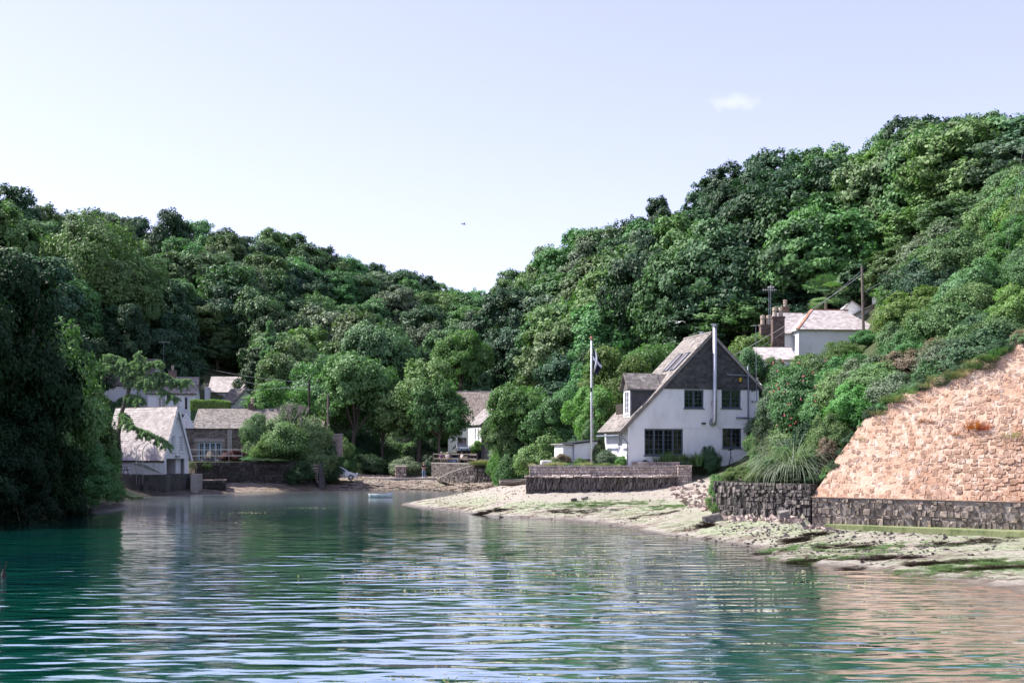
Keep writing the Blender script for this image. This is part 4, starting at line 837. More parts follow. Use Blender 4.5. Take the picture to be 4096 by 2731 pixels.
def onwall(px, py):
    k = Vector(((px-CX)/F, 1, -(py-HY)/F)); o = Vector((0, 0, HC)); s = (O2-o).dot(WNo)/k.dot(WNo); q = o+k*s-O2; return q.dot(U3), q.dot(WU)
edge = [onwall(*p) for p in RB]; edge = [(max(0, a), b) for a, b in edge if a < LW]
def wtop(t): return float(np.interp(t, [e[0] for e in edge], [e[1] for e in edge]))
rw = thing('retaining_wall', 'tall leaning pinkish red retaining wall of mortared stone on the right', 'wall', tuple(O2+U3*6))
tt = [i*.25 for i in range(int(LW/.25)+1)]; poly = [(0, -.0)]+[(t, max(.02, wtop(t)+rng.uniform(-.08, .08))) for t in tt]+[(LW, 0)]
mb = MB()
for (a, ha), (b, hb) in zip(poly[1:-2], poly[2:-1]):
    ns = 24; 
    P_ = lambda t, h, k: O2+U3*t+WU*h-WNo*k
    mb.hexa([P_(a, 0, 0), P_(b, 0, 0), P_(b, 0, .35), P_(a, 0, .35), P_(a, ha, 0), P_(b, hb, 0), P_(b, hb, .35), P_(a, ha, .35)])
mb.build('mortar_face', M['mortar_red'], rw, True)
ms = courses(O2, U3, WU, WNo, LW, 11, .21, .29, .16, .018, .25, keep=lambda t, h: h < wtop(t)-.1 and rng.random() < .72+.26*min(1, t/6), lean=.28, proud=.0)
for m in ms:
    t = (m.translation-O2).dot(U3); h = (m.translation-O2).dot(WU); k = min(1, max(0, (t-4)/5))*min(1, max(.15, 1.3-h/5)); m.translation += WU*rng.uniform(-.05, .05)+U3*rng.uniform(-.04, .04); m.col[0] *= rng.uniform(.8, 1.12); m.col[2] *= rng.uniform(.9, 1.15)
    m.translation += WNo*(-.03+.075*k*rng.random()+.03*rng.random())
pieces(rw, 'stone', 'stone_red', ms, 300)
led = thing('weedy_ledge', 'flat concrete ledge green with algae at the foot of the low wall', 'ledge', tuple(Av+U3*7+NO*.8+Z3*.4))
mb = MB(); f_ = lambda a, b, c: Av+U3*a+NO*b+Z3*c
mb.hexa([f_(.7, .3, .1), f_(LW, 1.5, .1), f_(LW, .02, .1), f_(.7, .02, .1), f_(.7, .3, .74), f_(LW, 1.5, .80), f_(LW, .02, .82), f_(.7, .02, .76)])
mb.hexa([f_(9.6, 1.08, .1), f_(LW, 1.9, .1), f_(LW, 1.52, .1), f_(9.6, 1.05, .1), f_(9.6, 1.12, .80), f_(LW, 1.9, .83), f_(LW, 1.52, .83), f_(9.6, 1.05, .80)]); mb.build('slab', M['algae'], led, True, bevel=.03)
# ---------------------------------------------------------------- centre: road terrace walls, ramp, small sea wall
def polywall(name, label, pts, z0f, z1f, mt, core, ch, sw_, thick=.45, lim=250, proud=.06, lean=.1, cope=None, cat='wall', sm=1):
    pts = [Vector((p[0], p[1], 0)) for p in pts]; o = thing(name, label, cat, (pts[0].x, pts[0].y, z0f(0)))
    mb = MB(); ms = []; Lt = 0; cp = MB()
    for a, b in zip(pts[:-1], pts[1:]):
        L1 = (b-a).length; nn = Vector(((b-a).y, -(b-a).x, 0)).normalized(); q = nn*-thick
        za, zb, ya, yb = z0f(Lt), z0f(Lt+L1), z1f(Lt), z1f(Lt+L1); mb.hexa([a+Z3*za, b+Z3*zb, b+q+Z3*zb, a+q+Z3*za, a+Z3*ya, b+Z3*yb, b+q+Z3*yb, a+q+Z3*ya])
        zlo, zhi = min(za, zb), max(ya, yb)
        ms += courses(a+Z3*zlo, b-a, Z3, nn, L1, zhi-zlo, ch, sw_, .22, .025, .3, lean=lean, proud=proud, keep=lambda t, h: zlo+h+.5*ch < ya+(yb-ya)*t/L1+.03)
        if cope: n2 = nn*.05; cp.hexa([a+n2+Z3*ya, b+n2+Z3*yb, b+q+Z3*yb, a+q+Z3*ya, a+n2+Z3*(ya+.09), b+n2+Z3*(yb+.09), b+q+Z3*(yb+.09), a+q+Z3*(ya+.09)])
        Lt += L1
    mb.build('core', M[core], o, True)
    pieces(o, 'stone', mt, ms, lim)
    if cope: cp.build('coping', M[cope], o, True)
    return o
def pp(x, d): return px2(x, d)
polywall('terrace_wall', 'plain stone wall below the railing where people sit', [pp(1727, 132), pp(1727, 128.4), pp(1812, 125.4), pp(1906, 121.6)], lambda t: .8, lambda t: 2.7, 'stone_wall', 'mortar', .16, .4, thick=1.2, lim=120, proud=.02, lean=.02, cope='concrete')
polywall('ramp_wall', 'low sloping stone wall rising beside the slipway ramp', [pp(1752, 125.2), pp(1800, 122.5), pp(1850, 121), pp(1905, 119.8)], lambda t: .7, lambda t: min(2.66, 1.02+t*.235), 'stone_grey', 'mortar', .22, .3, lim=120, cope='concrete')
polywall('small_sea_wall', 'sea wall of upright slates with long grass hanging over its top', [pp(1898, 119.6), pp(2000, 117.6), pp(2120, 114.4)], lambda t: .7, lambda t: 2.62, 'stone_grey', 'mortar_dark', .42, .16, lim=200, lean=.25, proud=.12)
ca = thing('stone_block', 'small square ruined pier of stacked stones at the back of the beach', 'stone pier', pp(1605, 127)+(.9,))
cx_, cy_ = pp(1605, 127); mb = MB(); mb.box(cx_-.58, cx_+.58, cy_-.5, cy_+.6, .6, 2.3); mb.build('core', M['mortar_dark'], ca, True)
pieces(ca, 'stone', 'stone_pink', courses((cx_-.62, cy_-.52, .85), X3, Z3, -Y3, 1.24, 1.55, .26, .5, .3, .03, .3, proud=.08)+courses((cx_-.6, cy_+.6, .85), -Y3, Z3, -X3, 1.1, 1.55, .26, .5, .3, .03, .3, proud=.08), 80)
mb = MB(); mb.obox((cx_, cy_, 2.38), (1.35, 1.25, .14), .05); mb.build('cap', M['stone_pink'], ca, True, bevel=.03)
# slipway strip of concrete
sl_ = MB(); q = [pp(1372, 127.2), pp(1560, 125.2), pp(1745, 125.8), pp(1730, 128), pp(1560, 127.2), pp(1372, 129.2)]
zq = 1.10; sl_.prism([(a, b, zq-.35) for a, b in q], (0, 0, .38)); props(sl_.build('slipway', M['concrete']), kind='structure')
# road surface on the terrace
rd_ = MB(); rd_.prism([(a, b, 2.60) for a, b in (pp(1740, 129), pp(1900, 122.4), pp(2095, 117.5), pp(2100, 134), pp(1750, 135))], (0, 0, .08)); props(rd_.build('road', M['asphalt']), kind='structure')
gp = MB(); gp.prism([(a, b, 3.10) for a, b in ((1.4, 78.9), (12.0, 78.9), (13.2, 80.2), (8.2, 79.1), (1.4, 79.1))], (0, 0, .05)); props(gp.build('lawn', M['lawn']), kind='structure')
pa = MB(); pa.prism([(a, b, 3.12) for a, b in ((1.4, 78.85), (11.3, 78.85), (11.3, 79.2), (1.4, 79.6))], (0, 0, .045)); props(pa.build('path', M['concrete']), kind='structure')
# ---------------------------------------------------------------- left quay walls
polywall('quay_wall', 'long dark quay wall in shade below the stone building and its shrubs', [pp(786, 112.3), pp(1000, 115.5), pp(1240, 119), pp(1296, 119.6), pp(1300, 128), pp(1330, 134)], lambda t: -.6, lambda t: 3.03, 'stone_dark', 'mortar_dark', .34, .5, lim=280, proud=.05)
st_ = thing('stone_steps', 'flight of narrow stone steps set against the right-hand end of the quay wall', 'steps', pp(1262, 118.6)+(.4,))
for i in range(12):
    x0, x1 = 1248+i*2.0, 1279-(i-2)*.7 if i > 2 else 1279
    a, b = pp(x0, 118.7-.0*i), pp(x1, 118.7)
    mb = MB(); mb.box(a[0], max(b[0], a[0]+.22), 118.1+.03*i, 119.3, 2.72-i*.175-.09, 2.72-i*.175); mb.build('step', M['stone_pink'], st_, True)
mb = MB(); a = pp(1283, 118); mb.prism([(a[0]-.25, 118.0, -.2), (a[0]+.45, 118.0, -.2), (a[0]+.1, 118.0, 2.9), (a[0]-.15, 118.0, 2.9)], (0, 1.0, 0)); mb.build('buttress', M['concrete_dark'], st_, True)
polywall('low_quay_step', 'low stone landing step in front of the quay wall, right of the boathouse', [pp(788, 110.2), pp(900, 111), pp(905, 112.6)], lambda t: -.3, lambda t: 1.22, 'stone_dark', 'mortar_dark', .3, .5, thick=1.2, lim=60, cope='stone_pink')
# ================================================================ left bank: boathouse, stone building, cottages
def z1(x, y): return x/1.96, 1300+y/1.96
def z6(x, y): return 400+x/3.92, 1600+y/3.92
def z7(x, y): return 700+x*.30612, 1500+y*.30612
# boathouse: gable faces right and a little towards us
bo = P(655, 1896, 108.3); bo.z = 1.93; gd = (.50, .866); bf = Face(bo, gd); RU = Vector((-gd[1], gd[0], 0))
bh = thing('boathouse', 'white weatherboarded boathouse with a steep pale slate roof on the left quay', 'boathouse', tuple(bo))
tR, _ = bf.tz(755, 1850); tA, zA = bf.tz(705, 1632); _, zE = bf.tz(656, 1822); _, zF = bf.tz(700, 1822)
Lr = 8.2; zD = bf.tz(700, 1826)[1]
tA = tR*.5; slopek = (zA-zE)/tA
mb = MB(); wall_face(mb, bo, bf.u, 0, [(0, 0), (tR, 0), (tR, zE), (tA, zA), (0, zE)], [(.35, tR-.55, .0, zD-.2)], bf.n, .12)
wall_face(mb, bo, RU, 0, [(.121, 0), (Lr, 0), (Lr, zE), (.121, zE)], [], -bf.u, .12); wall_face(mb, bo+bf.u*tR, RU, 0, [(.121, 0), (Lr, 0), (Lr, zE), (.121, zE)], [], bf.u, .12)
wall_face(mb, bo+RU*Lr, bf.u, 0, [(0, 0), (tR, 0), (tR, zE), (tA, zA), (0, zE)], [], -RU, .12)
bw = mb.build('wall', M['white_paint'], bh, True)
mb = MB(); mb.obox(tuple(bo+bf.u*tR/2+RU*Lr/2+Z3*-.95), (Lr+.4, tR+.3, 1.9), math.atan2(RU.y, RU.x)); mb.build('foundation', M['concrete_dark'], bh, True)
# boards on the gable
bz = zD-.12; i = 0
while bz < zA-.3:
    lo = max(.0, (bz+.1-zE)/slopek) if bz > zE else 0; hi = tR-lo
    if hi-lo > .3:
        mb = MB(); mb.hexa([bf.pt(t, z, o) for z, o in ((bz, 0), (bz+.155, 0)) for t, o in ((lo, .045 if z == bz else .012), (hi, .045 if z == bz else .012), (hi, .002), (lo, .002))]); mb.build('board', M['white_paint'], bw, True)
    bz += .16
for a, b in ((.26, .42), (.60, .76)): window(bh, bf.pt(0, 0, .05), bf.u, bf.n, tR*a, tR*b, zE+.35, zE+2.0, 1, 4, 4, fm='white_paint', dep=-.03, fw=.05)
mb = MB()
a_, b_, c_, d_ = tR*.44, tR*.58, zD+.1, zE+2.05
mb.hexa([bf.pt(t, z, o) for z in (c_, d_) for t, o in ((a_, .075), (b_, .075), (b_, .04), (a_, .04))]); mb.build('hatch_door', M['white_paint'], bh, True)
mb = MB(); mb.obox(tuple(bf.pt((a_+b_)/2, c_-.05, .15)), (.5, .3, .08), math.atan2(gd[1], gd[0])); mb.obox(tuple(bf.pt(tA, zA-.9, .1)), (.35, .25, .4), math.atan2(gd[1], gd[0])); mb.build('hoist_box', M['concrete'], bh, True)
mb = MB(); mb.hexa([bf.pt(t, z, -k) for z in (0, zD-.21) for t, k in ((.35, 3), (tR-.55, 3), (tR-.55, 3.1), (.35, 3.1))]); mb.hexa([bf.pt(t, z, -k) for z in (0, zD-.21) for t, k in ((tR*.62, .5), (tR-.56, .5), (tR-.56, 3), (tR*.62, 3))]); mb.build('boat_door', M['white_paint'], bh, True)
ov = .28; e = .18
def rslope(sgn, nm):
    t0 = -e if sgn < 0 else tR+e; z0 = zE-e*slopek
    a, b = bf.pt(t0, z0, ov), bf.pt(tA, zA+.06, ov); c, d = b+RU*(Lr+2*ov), a+RU*(Lr+2*ov); uu = (b-a).cross(d-a).normalized()
    if uu.z < 0: uu = -uu
    m_ = MB(); m_.hexa([a, b, c, d, a+uu*.07, b+uu*.07, c+uu*.07, d+uu*.07]); o = m_.build(nm, M['slate_pale'], bh, True)
    return o, b+uu*.07, (a-b)
ro, top, dn_ = rslope(-1, 'roof'); 
pieces(ro, 'tile', 'slate_pale', tiles(top, RU, dn_, Lr+2*ov, dn_.length, .40, .23, .04, .004, tilt=.1), 300)
rslope(1, 'roof')
mb = MB(); mb.bar(bf.pt(tA, zA+.14, ov+.02), bf.pt(tA, zA+.14, ov)+RU*(Lr+2*ov), .22, .1); mb.build('ridge', M['slate_roof'], ro, True)
mb = MB(); mb.bar(bf.pt(-e-.02, zE-e*slopek-.02, ov)-bf.u*.08, bf.pt(-e-.02, zE-e*slopek-.02, ov)+RU*(Lr+2*ov)-bf.u*.08, .12); mb.tube([bf.pt(-.2, zE-e*slopek, .05), bf.pt(-.12, zE-.9, .05), bf.pt(-.12, .05, .05)], .06, 6); mb.build('gutter', M['black_iron'], bh, True)
for sg in (-1, 1):
    mb = MB(); t0 = -e if sg < 0 else tR+e; mb.bar(bf.pt(t0, zE-e*slopek-.03, ov+.03), bf.pt(tA, zA+.03, ov+.03), .05, .2); mb.build('bargeboard', M['white_paint'], bh, True)
# dark basin front and bright concrete post below the boathouse, stained parapet, davits
qb = thing('boathouse_quay', 'dark concrete dock front under the boathouse door', 'quay', pp(705, 107)+(0,))
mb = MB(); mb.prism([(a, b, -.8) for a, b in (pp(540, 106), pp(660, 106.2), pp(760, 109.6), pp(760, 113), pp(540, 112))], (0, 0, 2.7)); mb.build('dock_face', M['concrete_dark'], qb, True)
mb = MB(); a = pp(764, 108.6); mb.box(a[0], a[0]+.62, 108.4, 110.4, -.6, 1.92); mb.build('corner_post', M['concrete'], qb, True, bevel=.03)
mb = MB(); a = pp(527, 105); mb.box(a[0], a[0]+.75, 104.8, 105.6, -.7, 2.0); mb.build('corner_post', M['concrete_dark'], qb, True, bevel=.03)
mb = MB(); a = pp(573, 105); mb.box(a[0], a[0]+.3, 104.9, 105.4, -.7, 1.2); mb.build('fender_post', M['concrete_dark'], qb, True, bevel=.03)
sp_ = thing('stained_parapet', 'stained white parapet with a rounded left end below the boathouse eave', 'wall', pp(590, 106)+(1.93,))
a, b = pp(519, 105.6), pp(655, 106.6); mb = MB(); mb.prism([(a[0], a[1], 1.93), (b[0], b[1], 1.93), (b[0], b[1], 3.0), (a[0]+1.2, a[1], 3.02), (a[0]+.5, a[1], 3.1), (a[0]+.1, a[1], 3.0), (a[0], a[1], 2.8)], (0, .3, 0)); mb.build('panel', M['white_stained'], sp_, True)
for px_, lab in ((545, 'left one of two curved white boat davits on the quay'), (571, 'right one of two curved white boat davits on the quay')):
    a = pp(px_, 104.6); o = thing('davit', lab, 'davit', (a[0], a[1], .0), 0, 'boat davits on the left quay')
    z0_, z1_ = 1.0, HC+(HY-1800)/F*104.6; mb = MB(); z1_ = 4.1
    pts = [(a[0], a[1], z0_), (a[0], a[1], z1_-.2)]+[(a[0]+1.0-1.0*math.cos(t), a[1], z1_+.85*math.sin(t)) for t in [k*.2 for k in range(0, 8)]]; mb.tube(pts, .035, 7); mb.build('pole', M['rail'], o, True, smooth=True)
pt0 = thing('picnic_table', 'weathered picnic table on the quay in the shade of the left-hand tree', 'table', pp(478, 107)+(1.95,))
c0 = pp(478, 107); mb = MB()
for k in range(5): mb.box(c0[0]-.9, c0[0]+.9, c0[1]-.35+k*.15, c0[1]-.22+k*.15, 2.66, 2.70)
mb.build('tabletop', M['wood_grey'], pt0, True)
for s in (-1, 1):
    mb = MB(); mb.box(c0[0]-.9, c0[0]+.9, c0[1]+s*.75-.12, c0[1]+s*.75+.12, 2.36, 2.40); mb.build('bench', M['wood_grey'], pt0, True)
    mb = MB(); mb.bar((c0[0]+s*.6, c0[1]-.7, 1.95), (c0[0]+s*.6, c0[1]-.2, 2.66), .06); mb.bar((c0[0]+s*.6, c0[1]+.7, 1.95), (c0[0]+s*.6, c0[1]+.2, 2.66), .06); mb.bar((c0[0]+s*.6, c0[1]-.8, 2.33), (c0[0]+s*.6, c0[1]+.8, 2.33), .06); mb.build('leg', M['wood_grey'], pt0, True)
# stone building with french windows
so_ = P(742, 1842, 121.5); so_.z = 3.06; sf_ = Face(so_, (1, .05)); SBk = Vector((-.05, 1, 0))
sb = thing('stone_building', 'flat-topped stone building with pale blue french windows behind the quay', 'building', tuple(so_))
tW = sf_.tz(1055, 1800)[0]; zT = sf_.tz(900, 1716)[1]; f0, fz = sf_.tz(792, 1767); f1 = sf_.tz(886, 1800)[0]
mb = MB(); wall_face(mb, so_, sf_.u, 0, [(0, 0), (tW, 0), (tW, zT), (0, zT)], [(f0, f1, 0, fz)], sf_.n, .35); wall_face(mb, so_+sf_.u*tW, SBk, 0, [(.351, 0), (6, 0), (6, zT), (.351, zT)], [], sf_.u, .35); wall_face(mb, so_, SBk, 0, [(.351, 0), (6, 0), (6, zT), (.351, zT)], [], -sf_.u, .35)
mb.hexa([so_+sf_.u*a+SBk*b+Z3*c for c in (zT-.3, zT-.01) for a, b in ((.36, .36), (tW-.36, .36), (tW-.36, 6.3), (.36, 6.3))]); wl_ = mb.build('wall', M['mortar'], sb, True)
mb = MB(); mb.hexa([so_+sf_.u*a+SBk*b+Z3*c for c in (.0, zT-.31) for a, b in ((.36, 3.0), (tW-.36, 3.0), (tW-.36, 3.2), (.36, 3.2))]); mb.build('inner_wall', M['wood_dark'], sb, True)
pieces(wl_, 'stone', 'stone_wall', courses(so_+Z3*.02, sf_.u, Z3, sf_.n, tW, zT-.05, .13, .42, .14, .02, .3, proud=.035, keep=lambda t, h: not (f0-.3 < t < f1+.3 and h < fz+.35)), 300)
mb = MB(); mb.hexa([sf_.pt(t, z, o) for z in (fz+.02, fz+.33) for t, o in ((f0-.35, .05), (f1+.35, .05), (f1+.35, -.2), (f0-.35, -.2))]); mb.build('lintel', M['concrete'], sb, True)
mb = MB(); tq = sf_.tz(912, 1800)[0]; mb.hexa([sf_.pt(t, z, o) for z in (.0, zT-.05) for t, o in ((tq-.05, .09), (tq+.45, .09), (tq+.45, -.1), (tq-.05, -.1))]); mb.build('quoin_pillar', M['concrete'], sb, True)
mb = MB(); mb.hexa([sf_.pt(t, z, o) for z in (zT, zT+.08) for t, o in ((-.15, .15), (tW+.2, .15), (tW+.2, -6.2), (-.15, -6.2))]); mb.build('roof', M['black_iron'], sb, True)
window(sb, so_, sf_.u, sf_.n, f0, f1, .02, fz, 4, 2, 4, fm='blue_frame', sill=False, name='french_window', dep=.12, fw=.10, bars=.03)
def railing(name, label, pts, h, n_post, nr_, r=.025, mtl='rail', cat='railing', post=None, group=None, posts_part=True):
    o = thing(name, label, cat, tuple(pts[0]), 0, group); pts = [Vector(p) for p in pts]
    for k in range(nr_):
        mb = MB(); z = Z3*h*(k+1)/nr_
        if mtl in ('rail', 'steel'): mb.tube([p+z for p in pts], r, 6)
        else:
            for a, b in zip(pts[:-1], pts[1:]): mb.bar(a+z, b+z, .05, .12)
        mb.build('rail', M[mtl], o, True)
    tot = sum((b-a).length for a, b in zip(pts[:-1], pts[1:]))
    for i in range(n_post):
        s = tot*i/(n_post-1)
        for a, b in zip(pts[:-1], pts[1:]):
            if s <= (b-a).length+1e-6: q = a+(b-a)*s/(b-a).length; break
            s -= (b-a).length
        mb = MB(); w2 = post or r*1.6; mb.box(q.x-w2/2, q.x+w2/2, q.y-w2/2, q.y+w2/2, q.z-.02, q.z+h+(.12 if post else 0)); mb.build('post', M[mtl], o, True)
    return o
q0, q1 = P(755, 1842, 113.4), P(968, 1842, 116); q0.z = q1.z = 3.03
railing('quay_railing', 'thin pale metal railing along the quay in front of the french windows', [q0, q1], 1.25, 5, 2)
q0, q1 = sf_.pt(0.1, zT+.08, 0), sf_.pt(tW, zT+.08, 0)
railing('roof_railing', 'thin pale metal railing around the flat roof of the stone building', [q0, q1], .78, 10, 2, .02)
def adirondack(x, d, lab, rz):
    c = pp(x, d); o = thing('garden_chair', lab, 'chair', (c[0], c[1], 3.05), rz, 'wooden garden chairs by the french windows')
    mb = MB(); mb.box(-.28, .28, -.25, .3, .33, .37); mb.build('seat', M['wood_grey'], o)
    for k in range(5): mb = MB(); mb.bar((-.24+k*.12, .22, .3), (-.3+k*.15, .6, 1.12-abs(k-2)*.06), .10, .025); mb.build('slat', M['wood_grey'], o)
    for s in (-1, 1):
        mb = MB(); mb.bar((s*.33, -.25, 0), (s*.33, -.25, .55), .06); mb.bar((s*.33, -.2, .35), (s*.33, .75, .02), .05, .1); mb.build('leg', M['wood_grey'], o); mb = MB(); mb.box(s*.33-.07, s*.33+.07, -.35, .4, .55, .58); mb.build('armrest', M['wood_grey'], o)
adirondack(823, 117.5, 'left-hand weathered slatted garden chair before the french windows', -.5); adirondack(866, 117.5, 'right-hand weathered slatted garden chair before the french windows', .6)
c = pp(841, 117.2); st = thing('side_table', 'small low wooden table between the two garden chairs', 'table', (c[0], c[1], 3.05)); mb = MB(); mb.box(-.28, .28, -.2, .2, .42, .46); mb.build('tabletop', M['wood_grey'], st)
for a in (-.24, .24):
    for b_ in (-.16, .16): mb = MB(); mb.box(a-.03, a+.03, b_-.03, b_+.03, 0, .42); mb.build('leg', M['wood_grey'], st)
# generic small gabled house used for the buildings further off
def gable_house(name, label, O, u, Lg, D, zE, zR, wallm='white_render', roofm='slate_roof', th=(.3, .25), ntile=120, wins=(), chims=(), side_wins=(), ridge='along', base=1.5, roofname='roof', over=.25, hip=0, tile=True, vergem=None, group=None):
    """O front-left corner, u along the front, ridge parallel to the front, D deep"""
    fc = Face(O, u); Bk = Vector((-fc.u.y, fc.u.x, 0)); o = thing(name, label, 'house', tuple(O), 0, group)
    mb = MB(); wall_face(mb, fc.O, fc.u, 0, [(0, -base), (Lg, -base), (Lg, zE), (0, zE)], [(a, b, c, d) for a, b, c, d, *_ in wins], fc.n, .25)
    for s, nn in ((0, -fc.u), (Lg, fc.u)): wall_face(mb, fc.O+fc.u*s, Bk, 0, [(.251, -base), (D, -base), (D, zE), (D/2, zR if not hip else zE), (.251, zE+.25*(zR-zE)/(D/2) if not hip else zE)], [(a, b, c, d) for a, b, c, d, *_ in (side_wins if s == 0 else ())], nn, .25)
    wall_face(mb, fc.O+Bk*D, fc.u, 0, [(0, -base), (Lg, -base), (Lg, zE), (0, zE)], [], -Bk, .25); mb.build('wall', M[wallm], o, True)
    for wv in wins: window(o, fc.O, fc.u, fc.n, *wv[:4], *(wv[4] if len(wv) > 4 else (2, 2, 3)), fm=(wv[5] if len(wv) > 5 else 'white_paint'), fw=.06)
    for wv in side_wins: window(o, fc.O, Bk, -fc.u, *wv[:4], *(wv[4] if len(wv) > 4 else (2, 2, 3)), fm='white_paint', fw=.06)
    for s in (0, 1):
        k = (zR-zE)/(D/2); a = fc.pt(-over, zE-over*k, 0)+(-Bk*over if s == 0 else Bk*(D+over)); b = a+fc.u*(Lg+2*over); h1, h2 = (hip, hip) if hip else (0, 0)
        c = fc.pt(Lg+over-h2, zR+.02)+Bk*D/2; d = fc.pt(-over+h1, zR+.02)+Bk*D/2; nn = (b-a).cross(d-a).normalized(); nn = nn if nn.z > 0 else -nn; q = nn*.1
        m_ = MB(); m_.hexa([a, b, c, d, a+q, b+q, c+q, d+q]); r_o = m_.build(roofname, M[roofm], o, True)
        if s == 0 and tile:
            dn = (a-fc.u*0-d); ht = ((a+b)/2-(c+d)/2).length; dvec = (a+b-c-d).normalized()
            pieces(r_o, 'tile', roofm, tiles(d+q-fc.u*h1, fc.u, dvec, Lg+2*over, ht, th[0], th[1], .03, .004, keep=lambda x, y: h1*(1-y/ht)-.05 < x < Lg+2*over-h1*(1-y/ht)+.05), ntile)
        if s == 0 and hip:
            for sd in (0, 1):
                e0 = a if sd == 0 else b; e1 = (fc.pt(-over if sd == 0 else Lg+over, zE-over*k)+Bk*(D+over)); tp = d if sd == 0 else c; m_ = MB(); m_.prism([e0, e1, tp], Z3*.1); m_.build(roofname, M[roofm], o, True)
    mb = MB(); mb.bar(fc.pt(-over+hip, zR+.1)+Bk*D/2, fc.pt(Lg+over-hip, zR+.1)+Bk*D/2, .22, .12); mb.build('ridge', M['slate_roof' if not hip else 'terracotta'], o, True)
    for t, y, zb, hgt, wd, cm_, npot in chims:
        q = fc.pt(t, 0)+Bk*y; mb = MB(); mb.box(q.x-wd/2, q.x+wd/2, q.y-.3, q.y+.3, O.z+zb, O.z+zb+hgt); mb.box(q.x-wd/2-.06, q.x+wd/2+.06, q.y-.36, q.y+.36, O.z+zb+hgt-.02, O.z+zb+hgt+.1); ch = mb.build('chimney', M[cm_], o, True)
        for i in range(npot):
            mb = MB(); mb.lathe((q.x+(i-(npot-1)/2)*.42, q.y, O.z+zb+hgt+.1), [(.14, 0), (.15, .3), (.19, .32), (.19, .38), (.15, .4), (.17, .55), (.2, .56), (.2, .62), (.05, .66)], 10); mb.build('chimney_pot', M['pot'], ch, True)
    return o, fc, Bk
def FO(x, y, d, dx=1, dy=0):
    return P(x, y, d)
# slate-roofed cottage just behind the stone building
O = P(722, 1716, 129); f_ = Face(O, (1, .06)); zE_ = 1.0; 
gable_house('slate_cottage', 'low cottage with a long lichened slate roof behind the stone building', P(775, 1727, 127), (1, .02), 11.0, 5.6, .35, 2.6, 'white_render', 'slate_roof', (.32, .2), 200, chims=[(6.0, 2.8, 2.2, 1.0, .8, 'brick', 1)], over=.2)
mb = MB(); a = P(722, 1706, 126.6); mb.prism([(a.x, a.y, 6.0), (a.x+1.45, a.y, 6.0), (a.x+1.45, a.y, 7.1), (a.x+.55, a.y, 8.35), (a.x+.1, a.y, 7.6)], (0, .3, 0)); g_ = mb.build('gable_end', M['white_render']); props(g_, 'small white gable end between the boathouse and the slate roof', 'gable wall')
gable_house('brown_roof_cottage', 'long house with a pale brown roof half hidden by garden shrubs', P(1085, 1740, 134), (1, .1), 6.0, 5, .9, 2.4, 'white_render', 'slate_roof', (.32, .22), 80)
# long white cottage behind the boathouse
cO = P(590, 1668, 137); 
gable_house('long_white_cottage', 'long white two-storey cottage with chimneys behind the drooping larch', cO, (1, .18), 5.6, 6, 2.95, 5.0, 'white_render', 'slate_roof', (.32, .22), 120, wins=[(4.3, 4.75, .9, 2.5, (1, 1, 1)), (3.4, 4.4, -.6, .4), (1.2, 2.1, 1.2, 2.4)], chims=[(2.6, 3, 4.5, 1.3, .9, 'brick', 1)], base=3)
lO = P(300, 1672, 140)
gable_house('left_long_cottage', 'long white cottage with a sagging slate roof at the far left', P(352, 1680, 141), (1, -.02), 7.6, 6.5, 4.5, 7.8, 'white_render', 'slate_roof', (.32, .24), 150, wins=[(2.6, 3.7, .1, 1.1), (5.8, 7.0, .1, 1.1)], chims=[(1.6, 3.2, 7.3, 1.5, 1.2, 'brick', 1)], base=3)
# distant white house with two gables
gable_house('far_white_house', 'white house with pale roofs and small gables behind the clipped hedge', P(838, 1606, 158), (1, .1), 4.4, 6, 1.4, 3.6, 'white_render', 'slate_pale', (.4, .3), 100, base=3)
gable_house('small_grey_gable', 'small grey slate gable in front of the far white house', P(888, 1636, 152), (.8, -.6), 2.6, 3.6, .9, 2.7, 'white_render', 'slate_roof', (.32, .24), 60, base=3)
gb_, fc_, bk_ = gable_house('far_white_gable', 'white gable end at the right of the far white house', P(940, 1596, 160), (.45, -.9), 3.0, 3.2, 1.0, 2.6, 'white_render', 'slate_pale', (.4, .3), 40, base=3)
ch = thing('white_chimney', 'tall white chimney stack beside the clipped hedge', 'chimney', P(830, 1590, 150)); a = P(830, 1600, 150)
mb = MB(); mb.box(a.x-.3, a.x+.3, a.y-.3, a.y+.3, a.z-2.2, a.z+1.7); mb.box(a.x-.36, a.x+.36, a.y-.36, a.y+.36, a.z+1.45, a.z+1.6); mb.build('stack', M['white_render'], ch, True)
mb = MB(); mb.lathe((a.x, a.y, a.z+1.7), [(.16, 0), (.16, .35), (.26, .37), (.2, .5), (.05, .55)], 10); mb.build('chimney_pot', M['pot'], ch, True)
mb = MB(); mb.box(a.x-1.0, a.x-.35, a.y-.4, a.y+.4, a.z-2.2, a.z-.6); mb.build('brick_base', M['brick'], ch, True)
def aerial(x, y, d, h, lab, rz=.3, n=6):
    b = P(x, y, d); o = thing('tv_aerial', lab, 'aerial', tuple(b), rz); mb = MB(); mb.tube([(0, 0, 0), (0, 0, h)], .025, 5); mb.build('pole', M['pipe_grey'], o)
    mb = MB(); mb.tube([(-.6, 0, h-.1), (.7, 0, h-.06)], .018, 4)
    for k in range(n): mb.tube([(-.5+k*.2, -.28, h-.08), (-.5+k*.2, .28, h-.08)], .01, 4); mb.tube([(-.5+k*.2, 0, h-.24), (-.5+k*.2, 0, h+.08)], .009, 4)
    mb.build('antenna', M['rail'], o); return o
aerial(375, 1425, 144, 2.3, 'television aerial above the left long cottage, near the dark tree'); aerial(819, 1590, 150, 1.7, 'television aerial on the brick base beside the white chimney', 1.2); aerial(655, 1500, 140, 4.2, 'television aerial standing over the long white cottage', .1, 4)
